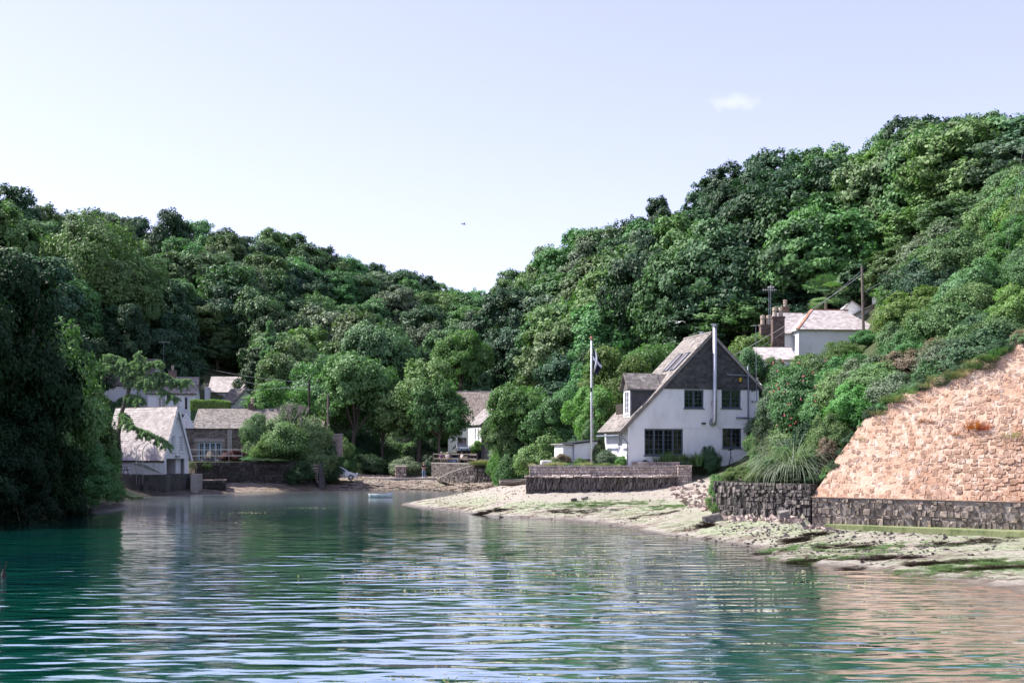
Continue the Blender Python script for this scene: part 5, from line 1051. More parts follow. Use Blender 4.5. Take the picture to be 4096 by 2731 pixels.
c = pp(1435, 136); gp_ = thing('garden_gatepost', 'square pale pebbledashed wall end above the left shrubs', 'gatepost', P(1348, 1760, 122))
a = P(1348, 1768, 122); mb = MB(); mb.box(a.x-.62, a.x+.56, a.y, a.y+.5, a.z-1.6, a.z+.8); mb.build('pillar', M['stone_pink'], gp_, True); mb = MB(); mb.box(a.x-.68, a.x+.62, a.y-.06, a.y+.56, a.z+.8, a.z+.93); mb.build('cap', M['concrete'], gp_, True)
a = P(1270, 1790, 123.5); mb = MB(); mb.box(a.x-1.4, a.x+1.3, a.y, a.y+.4, 3.0, 5.3); mb.build('garden_wall', M['white_render']); props(bpy.data.objects['garden_wall'], 'bright white garden wall glimpsed between shrubs beside the dark pole', 'wall')
# slanting slip and driftwood under the left trees
a, b = P(452, 1956, 99), P(552, 1992, 97); mb = MB(); mb.bar(a+Z3*0, b, 1.1, .25); o = mb.build('slip_ramp', M['algae']); props(o, 'mossy slanting stone slip running down into the water by the left tree', 'slipway')
# utility poles
def upole(x, yb, yt, d, lab, r=.13, arm=False, lean=0):
    zt = HC+(HY-yt)/F*d; X = (x-CX)/F*d; zb = max(gz(X, d)-.3, HC+(HY-yb)/F*d-3); o = thing('utility_pole', lab, 'utility pole', (X, d, zb), 0, 'wooden utility poles')
    mb = MB(); mb.tube([(X, d, zb), (X+lean, d, zt)], [r*1.15, r*.85], 8); mb.build('pole', M['wood_dark' if x < 1270 else 'wood_grey'], o, True)
    if arm: mb = MB(); mb.bar((X-.5, d, zt-.3), (X+.5, d, zt-.3), .08); mb.build('crossarm', M['wood_dark'], o, True)
    return Vector((X, d, zt))
u1 = upole(1237, 1790, 1518, 124, 'dark utility pole rising from the shrubs behind the quay', arm=True); u2 = upole(1312, 1700, 1576, 130, 'paler weathered utility pole between the garden trees'); u0 = upole(450, 1480, 1354, 146, 'dark short pole behind the left long cottage')
u3 = upole(2412, 1800, 1555, 108, 'thin dark pole behind the shed and the large green bush', .09); u4 = upole(3455, 1340, 1064, 94, 'tall leaning utility pole in front of the hillside cottage', .12, lean=-.15)
# ================================================================ middle distance: thatched cottage and neighbours
o, fc, Bk = gable_house('thatched_cottage', 'white cottage under a big rough thatched roof beyond the road', P(1792, 1815, 152), (1, .02), 10.5, 6, 4.75, 8.5, 'white_render', 'thatch', tile=False, over=.45, base=1.5, wins=[(1.3, 2.35, 3.45, 4.6, (2, 2, 3)), (1.3, 2.5, .9, 2.2, (2, 2, 3), 'grey_frame')])
mb = MB(); a = fc.pt(3.0, 4.4, .4); 
gable_house('tiled_long_house', 'long brown tiled roof seen behind the leafy bush and utility pole', P(2130, 1790, 140), (1, .05), 8.6, 6, 4.2, 7.0, 'white_render', 'slate_roof', (.3, .2), 200, over=.2, base=1)
gable_house('stone_cottage', 'small stone cottage with pale slate roof and short chimney in front of the thatch', P(1873, 1790, 150.5), (1.85, -4.0), 4.4, 4.9, 3.0, 5.1, 'white_render', 'slate_mid', (.4, .28), 120, wins=[(2.2, 2.6, .9, 2.5, (1, 1, 1)), (3.2, 3.6, .9, 2.5, (1, 1, 1))], chims=[(1.9, 2.45, 4.7, 1.0, .6, 'brick', 1)], over=.15, base=1)
sc_ = bpy.data.objects['stone_cottage']; q = P(1925, 1790, 146.5); f_ = Face(q, (.91, .42)); f_.O.z = sc_.location.z
gw = MB(); gw.hexa([f_.pt(t, z, o_) for z in (.0, 2.8) for t, o_ in ((0, .01), (4.9, .01), (4.9, -.05), (0, -.05))]); wsc = gw.build('gable_face', M['mortar'], sc_, True)
pieces(wsc, 'stone', 'stone_wall', courses(f_.pt(0, 0, .02), f_.u, Z3, f_.n, 4.9, 5.0, .14, .4, .12, .02, .3, proud=.04, keep=lambda t, h: h < 2.95+2.1*(1-abs(t-2.45)/2.45) and not (3.4 < t < 4.4 and 1.0 < h < 2.4)), 150)
window(sc_, f_.pt(0, 0), f_.u, f_.n, 3.4, 4.4, 1.0, 2.4, 2, 2, 3, fm='white_paint', dep=-.03)
gable_house('mossy_shed', 'small outbuilding with a moss-green roof behind the white shed', P(2330, 1790, 98), (1, -.2), 2.6, 3.2, 1.4, 2.5, 'stone_wall', 'lawn', tile=False, base=.8, over=.2)
a = P(2100, 1520, 165); ch = thing('far_chimney', 'pair of chimney pots peeping over the leafy bush', 'chimney', tuple(a-Z3*6)); mb = MB(); mb.box(a.x-.8, a.x+.8, a.y-.4, a.y+.4, a.z-6, a.z); mb.build('stack', M['brick'], ch, True)
for k in (-.4, .4): mb = MB(); mb.lathe((a.x+k, a.y, a.z), [(.22, 0), (.2, .5), (.28, .52), (.28, .7), (.1, .75)], 10); mb.build('chimney_pot', M['pot'], ch, True)
aerial(2116, 1520, 163, 2.6, 'television aerial beside the pair of far chimney pots')
# --- hillside cottages, upper right
gable_house('hillside_cottage', 'white hillside cottage with a hipped slate roof edged in red tiles', P(3195, 1450, 98), (1, .10), 6.9, 4.4, 2.95, 4.75, 'white_render', 'slate_pale', (.32, .2), 300, hip=2.2, over=.2, base=2, side_wins=[(.9, 1.9, 1.0, 2.5, (2, 1, 1))], chims=[(-.0+0.6, 5.2, 4.1, 1.3, .6, 'brick', 1)])
hc = bpy.data.objects['hillside_cottage']; fcx = Face(hc.location, (1, .10)); Bx = Vector((-fcx.u.y, fcx.u.x, 0))
mb = MB(); k_ = (4.75-2.95)/2.2; a = fcx.pt(-.2, 2.95-.2*k_+.12)-Bx*.2; b = fcx.pt(2.0, 4.75+.12)+Bx*2.2; mb.bar(a, b, .24, .12)
n_ = 14; 
for i in range(n_): m2 = MB(); m2.bar(a.lerp(b, i/n_), a.lerp(b, (i+.93)/n_), .26, .14); m2.build('hip_tile', M['terracotta'], hc, True)
for i in range(24): m2 = MB(); p0_ = fcx.pt(2.0+i*.14*1.0, 4.88)+Bx*2.2; p1_ = fcx.pt(2.0+(i+.93)*.14, 4.88)+Bx*2.2; m2.bar(p0_, p1_, .26, .12); m2.build('ridge_tile', M['terracotta'], hc, True)
gable_house('hillside_annex', 'lower white annex with a small slate roof left of the hillside cottage', P(3128, 1440, 99.5), (1, .1), 2.4, 4, 2.4, 4.3, 'white_render', 'slate_pale', (.32, .2), 60, over=.15, base=2)
gable_house('flat_dormer', 'long slate dormer behind the red-edged roof', P(3190, 1400, 103.5), (1, .1), 3.9, 2.5, 2.3, 3.4, 'white_render', 'slate_roof', (.3, .2), 60, over=.1, base=2)
def stack(x, yb, yt, d, wd, lab, npot, mt='brick', hh=.5):
    a = P(x, yb, d); b = P(x, yt, d); o = thing('chimney_stack', lab, 'chimney', tuple(a-Z3*1.5)); mb = MB(); mb.box(a.x-wd/2, a.x+wd/2, d-.35, d+.35, a.z-1.5, b.z); mb.box(a.x-wd/2-.05, a.x+wd/2+.05, d-.4, d+.4, b.z-.12, b.z+.02); st_ = mb.build('stack', M[mt], o, True)
    if mt == 'brick': pieces(st_, 'brick', 'brick', courses((a.x-wd/2, d-.36, a.z-1.3), X3, Z3, -Y3, wd, b.z-a.z+1.2, .085, .24, .1, .012, .02, lean=0, proud=.01), 250)
    for i in range(npot): mb = MB(); mb.lathe((a.x+(i-(npot-1)/2)*.5, d, b.z), [(.17, 0), (.2, .02), (.18, hh), (.23, hh+.02), (.23, hh+.12), (.19, hh+.14), (.21, hh+.28), (.12, hh+.32)], 12); mb.build('chimney_pot', M['pot'], o, True)
stack(3111, 1364, 1268, 95, 1.0, 'tall brick chimney stack with two pale pots left of the hillside cottage', 2)
stack(3062, 1345, 1299, 98, .95, 'lower brick chimney stack with two pots behind the leafy tree', 2)
stack(3511, 1260, 1178, 106, .85, 'white rendered chimney with one red pot above the gable behind the pole', 1, 'white_render', .25)
stack(3605, 1160, 1108, 100, .85, 'pale stone chimney top poking out of the hillside bushes', 1, 'stone_pink', .1)
aerial(3076, 1300, 97, 3.1, 'tall television aerial above the chimney stacks, the left one', .1); aerial(3083, 1300, 98.5, 3.4, 'tall television aerial above the chimney stacks, the right one', 1.4)
gable_house('low_slate_roof', 'low outhouse with a pale slate roof below the hillside cottage', P(3040, 1475, 88), (1, .02), 2.7, 3.2, .7, 1.7, 'white_render', 'slate_pale', (.3, .16), 120, over=.15, base=2)
ge = thing('white_gable_wall', 'white gable end with a raking slate edge behind the utility pole', 'gable wall', tuple(P(3405, 1330, 104)))
a, b, c, d_ = P(3395, 1300, 104), P(3540, 1300, 104), P(3540, 1200, 104), P(3400, 1268, 104); mb = MB(); mb.prism([a-Z3*2, b-Z3*2, c, d_], (0, 3, 0)); mb.build('wall', M['white_render'], ge, True); mb = MB(); mb.bar(d_+Vector((-.4, -.15, -.12)), c+Vector((.1, -.15, .12)), .35, .12); mb.build('verge', M['slate_roof'], ge, True)
ge = thing('small_white_gable', 'small triangular white gable above the red-edged roof', 'gable wall', tuple(P(3400, 1243, 107)))
mb = MB(); mb.prism([P(3350, 1262, 107), P(3450, 1262, 107), P(3450, 1240, 107), P(3408, 1205, 107)], (0, 2.5, 0)); mb.build('wall', M['white_render'], ge, True); mb = MB(); mb.bar(P(3352, 1256, 106.8), P(3408, 1203, 106.8), .16, .1); mb.bar(P(3408, 1203, 106.8), P(3452, 1236, 106.8), .16, .1); mb.build('verge', M['slate_roof'], ge, True)
# rubble wall and white lean-to right of the white house
polywall('garden_rubble_wall', 'tall brown rubble wall just right of the white house', [(18.6, 83.2), (20.4, 83.4), (21, 86)], lambda t: 3.0, lambda t: 8.6, 'stone_wall', 'mortar', .18, .3, lim=150)
a = P(3062, 1540, 86); o = thing('white_lean_to', 'small white corrugated lean-to above the rubble wall', 'outbuilding', tuple(a)); mb = MB(); mb.hexa([a+Vector(q) for q in ((-.2, 0, -.1), (1.6, 0, .5), (1.6, 1.6, .5), (-.2, 1.6, -.1), (-.2, 0, .75), (1.6, 0, 1.15), (1.6, 1.6, 1.15), (-.2, 1.6, .75))]); mb.build('wall', M['white_paint'], o, True)
# dark lattice shelter in the bushes
a = P(3850, 1325, 70); pv = thing('garden_shelter', 'dark slatted timber shelter nearly swallowed by bushes at far right', 'shelter', tuple(a))
mb = MB(); mb.hexa([a+Vector(q) for q in ((-.35, -.2, 1.45), (1.25, -.2, 1.15), (1.25, 1.6, 1.15), (-.35, 1.6, 1.45), (-.35, -.2, 1.53), (1.25, -.2, 1.23), (1.25, 1.6, 1.23), (-.35, 1.6, 1.53))]); mb.build('roof', M['wood_grey'], pv, True)
for i in range(9): mb = MB(); mb.box(a.x+i*.14, a.x+i*.14+.05, a.y, a.y+.05, a.z-1, a.z+1.4-i*.026); mb.build('slat', M['wood_dark'], pv, True)
for z in (.1, .65, 1.1): mb = MB(); mb.box(a.x-.02, a.x+1.18, a.y-.03, a.y-.001, a.z+z, a.z+z+.05); mb.build('rail', M['wood_dark'], pv, True)
mb = MB(); mb.box(a.x, a.x+1.15, a.y+.9, a.y+.95, a.z-1, a.z+1.15); mb.build('back_panel', M['wood_dark'], pv, True)
# ---------------------------------------------------------------- blades: palms, reeds, pampas, grasses
def blades(n, L_, wd, spread, droop, seed, seg=5, base_r=.2, up0=1.0):
    r = np.random.default_rng(seed); V = []; Fs = []
    for i in range(n):
        a = r.uniform(0, 2*math.pi); lean = spread*r.random()**.7; l = L_*r.uniform(.55, 1.1); br = base_r*math.sqrt(r.random()); w0 = wd*r.uniform(.6, 1.3); dr = droop*r.uniform(.6, 1.4)
        p = np.array([math.cos(a)*br, math.sin(a)*br, 0.]); th = lean; side = np.array([-math.sin(a), math.cos(a), 0.]); b0 = len(V)
        for k in range(seg+1):
            w_ = w0*(1-k/seg)**.6*.5+.002; V += [p-side*w_, p+side*w_]; dv = np.array([math.cos(a)*math.sin(th), math.sin(a)*math.sin(th), math.cos(th)*up0]); p = p+dv*l/seg; th += dr/seg
        Fs += [(b0+2*k, b0+2*k+1, b0+2*k+3, b0+2*k+2) for k in range(seg)]
    return np.array(V), np.array(Fs)
BL = {}
def bl(key, mt, **k):
    V, Fq = blades(**k); BL[key] = mesh_np('blades', V, Fq, M[mt])
bl('pampas', 'pampas', n=900, L_=2.6, wd=.03, spread=.9, droop=2.0, seed=1, seg=7, base_r=.4)
bl('reed', 'grass_blade', n=90, L_=1.1, wd=.055, spread=.5, droop=.5, seed=2, seg=4, base_r=.35)
bl('grass', 'grass_blade', n=220, L_=.55, wd=.016, spread=.8, droop=1.1, seed=3, seg=4, base_r=.55)
bl('straw', 'straw', n=240, L_=.7, wd=.014, spread=.7, droop=1.3, seed=4, seg=4, base_r=.6)
bl('rust', 'leaf_rust', n=260, L_=.6, wd=.014, spread=1.1, droop=.4, seed=5, seg=3, base_r=.35)
bl('weed', 'weed_dark', n=160, L_=.5, wd=.035, spread=1.5, droop=.9, seed=6, seg=3, base_r=.6, up0=.35)
bl('weedg', 'weed_green', n=140, L_=.35, wd=.03, spread=1.5, droop=.9, seed=7, seg=3, base_r=.6, up0=.3)
def tuft(key, name, x, y, z, s, label, cat, group=None, sc=None):
    o = thing(name, label, cat, (x, y, z), rng.uniform(0, 6), group, sc or (s, s, s)); put('blades' if key != 'reed' else 'leaves', BL[key], o); return o
p_ = P(3180, 1880, 58.5); tuft('pampas', 'pampas_grass', 14.4, 57.6, 2.9, 1.25, 'big grey-green pampas grass fountaining beside the red wall', 'grass clump')
tuft('pampas', 'pampas_grass', 15.6, 59.5, 3.4, .85, 'smaller pampas clump behind the big one', 'grass clump')
for i in range(7):
    a = (13.3+rng.uniform(0, .7), 58+rng.uniform(0, 1)); mb = MB(); t = rng.uniform(-1.2, -.2); mb.tube([(a[0], a[1], 3.0), (a[0]+t*.6, a[1], 4.3), (a[0]+t*1.4, a[1]-.1, 4.9+rng.uniform(-.5, .3))], .009, 4); mb.tube([(a[0]+t*1.25, a[1], 4.75), (a[0]+t*1.5, a[1]-.1, 4.9)], [.03, .008], 4); props(mb.build('pampas_plume', M['straw']), 'dry pale plume stalk leaning left out of the pampas grass', 'plume', 'dry plume stalks of the pampas grass')
for i in range(9):
    x = 10.35+i*.36+rng.uniform(-.1, .1); tuft('reed', 'reed_plant', x, 79.35+rng.uniform(-.1, .2), 3.15, 1, 'clump of upright green strap leaves at the foot of the white house', 'plant', 'strap-leaved plants before the white house', (.8, .8, rng.uniform(.75, 1.15)))
for i in range(34):
    t = i/33; x, d = (np.array(pp(1900, 119.8))*(1-t)+np.array(pp(2118, 114.8))*t); tuft('straw' if i % 3 else 'grass', 'long_grass', x+rng.uniform(-.1, .1), d+rng.uniform(-.25, .5), 2.62, 1.2, 'tuft of long dry grass on top of the small sea wall', 'grass', 'grass tufts on the small sea wall')
for i in range(26): tuft('grass' if i % 2 else 'straw', 'wall_grass', rng.uniform(1.3, 8.5), 78.95+rng.uniform(0, .5), 3.14, rng.uniform(.35, .7), 'low tuft growing along the top of the sea wall', 'grass', 'tufts along the sea-wall path')
for (t, h, s, k, lab) in ((6.9, 3.75, 1.0, 'rust', 'large rusty orange plant sprouting from the red wall'), (6.2, 3.4, .6, 'rust', 'small dark rusty tuft left of the large orange one'), (4.6, 4.15, .5, 'rust', 'rusty tuft high on the left of the red wall'), (5.0, 4.1, .4, 'rust', 'smallest rusty tuft on the red wall'), (8.6, 3.3, .7, 'straw', 'dry straw-coloured tuft on the right of the red wall'), (7.4, 3.7, .8, 'rust', 'orange tuft right of the large rusty plant'), (1.75, 3.2, .4, 'straw', 'tiny green tuft near the left edge of the red wall')):
    q = O2+U3*t+WU*h-WNo*.1; tuft(k, 'wall_plant', q.x, q.y, q.z, s, lab, 'plant')
# fan palm
a = P(3304, 1330, 104); pl = thing('palm_tree', 'fan palm with stiff spiky leaves above the hillside cottage roof', 'palm', tuple(a)); mb = MB(); mb.tube([a-Z3*1, a+Z3*3.4], [.16, .14], 8); mb.build('trunk', M['bark'], pl, True)
r = random.Random(3)
for k in range(20):
    az = r.uniform(0, 6.28); el = r.uniform(-.5, 1.3); base = a+Z3*3.4; dr = Vector((math.cos(az)*math.cos(el), math.sin(az)*math.cos(el), math.sin(el))); tip = base+dr*1.25
    mb = MB(); mb.tube([base, tip], .015, 4); sd_ = dr.cross(Z3).normalized(); up = sd_.cross(dr)
    for j in range(15):
        an = (j-7)*.17; v = dr*math.cos(an)+sd_*math.sin(an); q = tip+v*1.2-Z3*.2; w_ = (dr*-math.sin(an)+sd_*math.cos(an))*.07; mb.add([tip, tip+v*.6-w_, q, tip+v*.6+w_], [(0, 1, 2, 3)])
    mb.build('frond', M['leaf_mid' if k % 3 else 'leaf_pale'], pl, True)
# ================================================================ nearer trees and shrubs
def bush(x, yt, wpx, d, key, label, H=None, group=None, name='shrub', cat='shrub', z0=None):
    X = (x*K-CX)/F*d; zt = HC+(HY-yt*K)/F*d; z_ = gz(X, d) if z0 is None else z0; rx = wpx*K/F*d/2*1.05; h = H or max(.8, zt-z_)
    if zt-h > z_: z_ = zt-h
    if zt-z_ > 2.3*rx:
        plant(key, X+.15*rx, d-.1, z_, rx*1.1, (zt-z_)*.62, name, ' '.join(('lower growth of the '+label).split()[:16]), cat, group); z_ = zt-2.1*rx
    return plant(key, X, d, z_, rx, zt-z_, name, label, cat, group)
# left bank
relook('skirtmid0', 'skirt0', 'leaf_mid')
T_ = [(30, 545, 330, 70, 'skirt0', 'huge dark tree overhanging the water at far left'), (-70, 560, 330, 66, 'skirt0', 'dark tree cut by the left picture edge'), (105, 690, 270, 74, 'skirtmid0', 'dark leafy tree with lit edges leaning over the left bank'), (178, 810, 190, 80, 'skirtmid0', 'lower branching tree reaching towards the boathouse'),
      (225, 480, 240, 148, 'ash0', 'tall feathery ash standing above the left cottages'), (40, 620, 180, 110, 'skirt0', 'dark tree behind the huge left-hand one'), (330, 600, 110, 150, 'ash0', 'narrow dark ash right of the tall feathery one'),
      (640, 865, 150, 133, 'near0', 'bright green round tree behind the quay shrubs'), (735, 800, 170, 141, 'nearpale0', 'pale green tree behind the two utility poles'), (815, 790, 185, 137, 'nearmid1', 'tall sycamore with pale flower clusters in the centre'), (960, 808, 190, 136, 'nearmid0', 'broad green sycamore over the road in the centre'), (880, 850, 130, 139, 'nearmid1', 'darker tree between the two big sycamores'), (1010, 860, 120, 132, 'nearmid0', 'low spreading sycamore beside the railings'),
      (860, 720, 190, 160, 'nearpale1', 'tall pale willow-like tree behind the central sycamores'), (700, 790, 120, 150, 'nearpale0', 'light green tree left of the pale willow-like one'), (1060, 740, 120, 160, 'near1', 'bright tree above the thatched cottage'),
      (1195, 862, 150, 112, 'near1', 'large leafy tree with open branches in front of the tiled roof'), (1270, 900, 130, 108, 'nearmid0', 'dark glossy tree right of the open-branched one'), (1160, 930, 100, 112, 'nearmid1', 'lower leafy mass left of the open-branched tree'),
      (1420, 780, 170, 98, 'near0', 'bright yellow-green tree behind the flagpole'), (1500, 768, 150, 100, 'near1', 'bright yellow-green tree behind the house roof'), (1370, 870, 130, 97, 'near1', 'lower bright green tree between shed and flagpole'), (1715, 760, 150, 96, 'near0', 'light green tree between the white house and hillside cottages'), (1330, 820, 120, 112, 'nearmid0', 'mid green tree behind the flag')]
for x, y, w_, d, k, lab in T_: tree_px(x, y, w_, d, k, lab, H=None)
for x, y, w_, d, lab in ((455, 690, 110, 178, 'tall grey-green larch above the far white house'), (540, 705, 90, 182, 'larch with bare lower trunk right of the tall one'), (620, 725, 90, 150, 'slim larch behind the bright round tree'), (498, 760, 70, 174, 'small larch between the two tall ones'), (965, 790, 60, 168, 'dark narrow spruce behind the central sycamores')):
    tree_px(x, y, w_, d, 'con%d' % (x % 2), lab, name='larch_tree')
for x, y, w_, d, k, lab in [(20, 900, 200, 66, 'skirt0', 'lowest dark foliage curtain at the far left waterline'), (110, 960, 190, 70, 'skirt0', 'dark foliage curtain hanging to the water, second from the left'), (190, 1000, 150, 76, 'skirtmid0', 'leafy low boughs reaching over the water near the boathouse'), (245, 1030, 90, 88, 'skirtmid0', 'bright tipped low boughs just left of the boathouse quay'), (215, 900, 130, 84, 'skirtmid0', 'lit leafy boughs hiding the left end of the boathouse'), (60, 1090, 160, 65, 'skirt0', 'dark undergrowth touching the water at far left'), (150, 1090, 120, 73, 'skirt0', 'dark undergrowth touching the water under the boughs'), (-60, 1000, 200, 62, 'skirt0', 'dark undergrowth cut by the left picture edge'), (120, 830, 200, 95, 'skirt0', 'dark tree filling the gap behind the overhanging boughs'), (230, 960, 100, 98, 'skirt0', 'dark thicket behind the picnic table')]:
    tree_px(x, y, w_, d, k, lab, name='overhanging_tree')
# understorey behind the buildings
r = random.Random(12)
for lo, hi, d0, d1, n_, hill, yy in ((280, 860, 134, 152, 34, 'left', 0), (860, 1150, 138, 170, 20, 'centre', 0), (1150, 1640, 96, 128, 40, 'right', 0), (1640, 1760, 92, 112, 14, 'right', 0)):
    for i in range(n_):
        x = r.uniform(lo, hi); d = r.uniform(d0, d1); X = (x*K-CX)/F*d; z = gz(X, d); s = r.uniform(1.6, 3.0)
        if 1760 < x*K < 2000 and d < 156: continue
        if 690 < x*K < 1010: continue
        if 2100 < x*K < 2400 and 95 < d < 101: continue
        k = r.choice(['', 'dark', 'pale', '']); plant('bush%s%d' % (k, i % 2), X, d, z, s, s*r.uniform(1.0, 1.5), 'shrub', '%s undergrowth bush at the foot of the wooded slope, %s part' % ({'': 'mid green', 'dark': 'dark', 'pale': 'pale'}[k], hill), 'shrub', 'undergrowth bushes, %s %s' % (k or 'mid', hill))
# quay shrubs
for x, y, w_, d, k, lab in [(655, 915, 120, 121.8, 'bushpale1', 'pale leafy shrub climbing over the stone building'), (590, 945, 75, 120.9, 'bushpale0', 'loose shrub in front of the stone building roof edge'), (605, 1010, 60, 118.5, 'bushbright0', 'bright green shrub right of the quay railing'), (575, 1045, 50, 118, 'bush1', 'green bush spilling over the railing end'), (660, 965, 120, 119.4, 'bush0', 'large dense shrub in the middle of the quay wall top'), (620, 1050, 90, 117.5, 'bushdark1', 'dark bush hanging over the quay wall'), (715, 950, 90, 120.5, 'bushpale0', 'pale shrub behind the bare branches'), (690, 1055, 80, 118.5, 'bushdark0', 'dark shrub above the stone steps'), (535, 1030, 60, 118.6, 'bushmaroon1', 'purplish maroon shrub beside the french windows'),
                         (470, 1088, 40, 113.2, 'bushpale1', 'small trailing plant on the quay edge below the garden chairs'), (738, 985, 75, 122, 'bushdark0', 'very dark clipped bush right of the dark pole'), (748, 1015, 60, 121.5, 'bushdark1', 'dark bush beside the parked white car'), (792, 1000, 46, 130, 'bush1', 'leafy shrub with lit top left of the lawn bank'), (850, 1040, 90, 131, 'bushdark0', 'dark bank of ivy behind the beach'), (905, 1045, 90, 133, 'bushdark1', 'dark hedge under the central sycamores'), (935, 1045, 90, 130, 'bushgrey0', 'grey-green shrub behind the stone block'), (985, 1040, 60, 131, 'bushgrey1', 'grey-green shrub beside the standing woman'), (870, 1075, 80, 134, 'bushdark0', 'low dark thicket at the back of the stream bed'), (835, 1055, 50, 137, 'bush0', 'shrub behind the small lawn'),
                         (1098, 1010, 40, 142, 'bushbright0', 'round light green bush by the cottage corner and bin'), (1150, 940, 60, 114, 'bushbright1', 'pale climbing shrub on the left side of the leafy tree'), (1180, 1010, 90, 111, 'bush0', 'lower skirt of leaves under the open-branched tree'), (1240, 1000, 90, 109, 'bushdark1', 'dark lower foliage beside the shed'), (1290, 1040, 50, 82, 'bushbrown0', 'low reddish brown plant by the shed corner'), (1275, 1052, 30, 81, 'bushpale0', 'tiny pale plant on the terrace left of the shed'), (1335, 1050, 40, 80.6, 'bush1', 'low green plant in front of the shed skirting'),
                         (1395, 1030, 50, 81, 'bushgrey0', 'grey-green lavender bush at the left foot of the white house'), (1360, 960, 60, 88, 'bush1', 'green shrub between the shed and white house'), (1375, 1000, 50, 84, 'bushpale1', 'pale shrub behind the flagpole base'), (1430, 1045, 36, 79.6, 'bushbright1', 'bright low shrub beside the satellite dish'), (1630, 1020, 56, 79.7, 'bushdark0', 'dark glossy shrub under the lower right window'), (1570, 1050, 40, 79.4, 'bushgrey1', 'greyish low plant under the wide window'), (1480, 1055, 30, 79.4, 'bushdark1', 'small dark plant at the left of the wide window')]:
    bush(x, y, w_, d, k, lab)
gh = np.random.default_rng(5); nh = 9000; ha = P(760, 1640, 131); hbx = P(915, 1640, 131); hw = hbx.x-ha.x
ph = np.c_[gh.random(nh)*hw, gh.random(nh)*1.5, gh.random(nh)*1.15]; ax_ = gh.integers(0, 3, nh); ph[ax_ == 0, 2] = 1.15+.05*np.sin(ph[ax_ == 0, 0]*3); ph[ax_ == 1, 1] = 0; ph += gh.normal(size=(nh, 3))*.05; ph[:, 2] -= .25*np.clip((ph[:, 0]-hw+1)/1, 0, 1)**2
nh_ = gh.normal(size=(nh, 3))*.4; nh_[ax_ == 0, 2] += 1; nh_[ax_ == 1, 1] -= 1; Vh, Fh = leaves(ph, nh_, .085*gh.uniform(.6, 1.3, nh), gh)
hgo = thing('clipped_hedge', 'clipped bright green hedge showing above the slate cottage ridge', 'hedge', (ha.x, 131, ha.z)); put('foliage', mesh_np('foliage', Vh, Fh, M['leaf_bright']), hgo)
mb = MB(); mb.box(.05, hw-.1, .05, 1.45, -2.5, 1.0); mb.build('inner_growth', M['leaf_dark'], hgo)
for x, y, w_, d, k, lab in [(1650, 1085, 60, 60.3, 'bushbright0', 'bright green bush hanging over the left corner of the promontory wall'), (1700, 1068, 80, 59.5, 'bushbright1', 'bright green low bush on the promontory wall'), (1745, 1075, 80, 58.3, 'bushbright0', 'third bright low bush along the promontory wall top'), (1790, 1020, 90, 58.6, 'bush1', 'green shrub under the pampas grass'), (1750, 1040, 50, 60, 'bushgrey0', 'grey leaved shrub left of the pampas grass'),
                         (1840, 960, 120, 60.5, 'bushdark1', 'dark ivy mass beside the pampas grass'), (1865, 1030, 90, 57.2, 'bushdark0', 'dark ivy draping the left edge of the red wall'), (1905, 940, 100, 58.5, 'bush1', 'ivy bush above the left edge of the red wall'), (1900, 1000, 70, 56.8, 'bushbrown1', 'brownish green shrub hugging the red wall edge'), (1870, 1085, 50, 55.6, 'bushdark1', 'low dark ivy at the corner of the walls'),
                         (1830, 830, 150, 68, 'bush0', 'dark rose bush with pink flowers right of the white house'), (1775, 815, 70, 84, 'bush1', 'mid green shrub covering the foot of the low slate roof'), (1718, 795, 80, 84, 'bushpale0', 'light green leafy shrub hiding the left end of the low slate roof'), (1795, 832, 110, 82, 'bushpale1', 'pale shrub below the low slate roof'), (1860, 808, 120, 86, 'bush0', 'dense shrub below the left part of the hillside cottage'), (1935, 780, 110, 87, 'bushbright0', 'bright shrub below the right part of the hillside cottage'), (1995, 755, 90, 88, 'bush1', 'green shrub at the foot of the leaning utility pole'), (1738, 985, 60, 78, 'bush0', 'green shrub against the lower right corner of the white house'), (1765, 950, 70, 75, 'bushdark1', 'dark shrub between the white house and the rose bush'), (1735, 1040, 50, 72, 'bush1', 'low green shrub on the bank right of the telescope'), (1900, 860, 130, 66, 'bush1', 'dense green shrub right of the rose bush'), (1790, 870, 100, 70, 'bushgrey1', 'grey-green shrub just right of the gable'), (1970, 850, 130, 62, 'bushpale0', 'pale green leafy mass above the red wall'), (2010, 830, 120, 62, 'bush0', 'leafy bush over the top of the red wall'), (2100, 795, 170, 61.5, 'bushbrown1', 'dry brownish bramble along the red wall top'), (2180, 770, 150, 60.5, 'bushbrown0', 'second dry brown bramble further right'), (2060, 850, 140, 58.6, 'bushgrey0', 'pale dusty ivy hanging on the red wall top'), (2150, 815, 120, 57.8, 'bush1', 'green ivy hanging over the red wall'), (2250, 770, 120, 58, 'bushdark1', 'dark bush near the top right of the red wall'), (2320, 700, 120, 58, 'bush0', 'leafy bush at the right picture edge')]:
    bush(x, y, w_, d, k, lab, H=None)
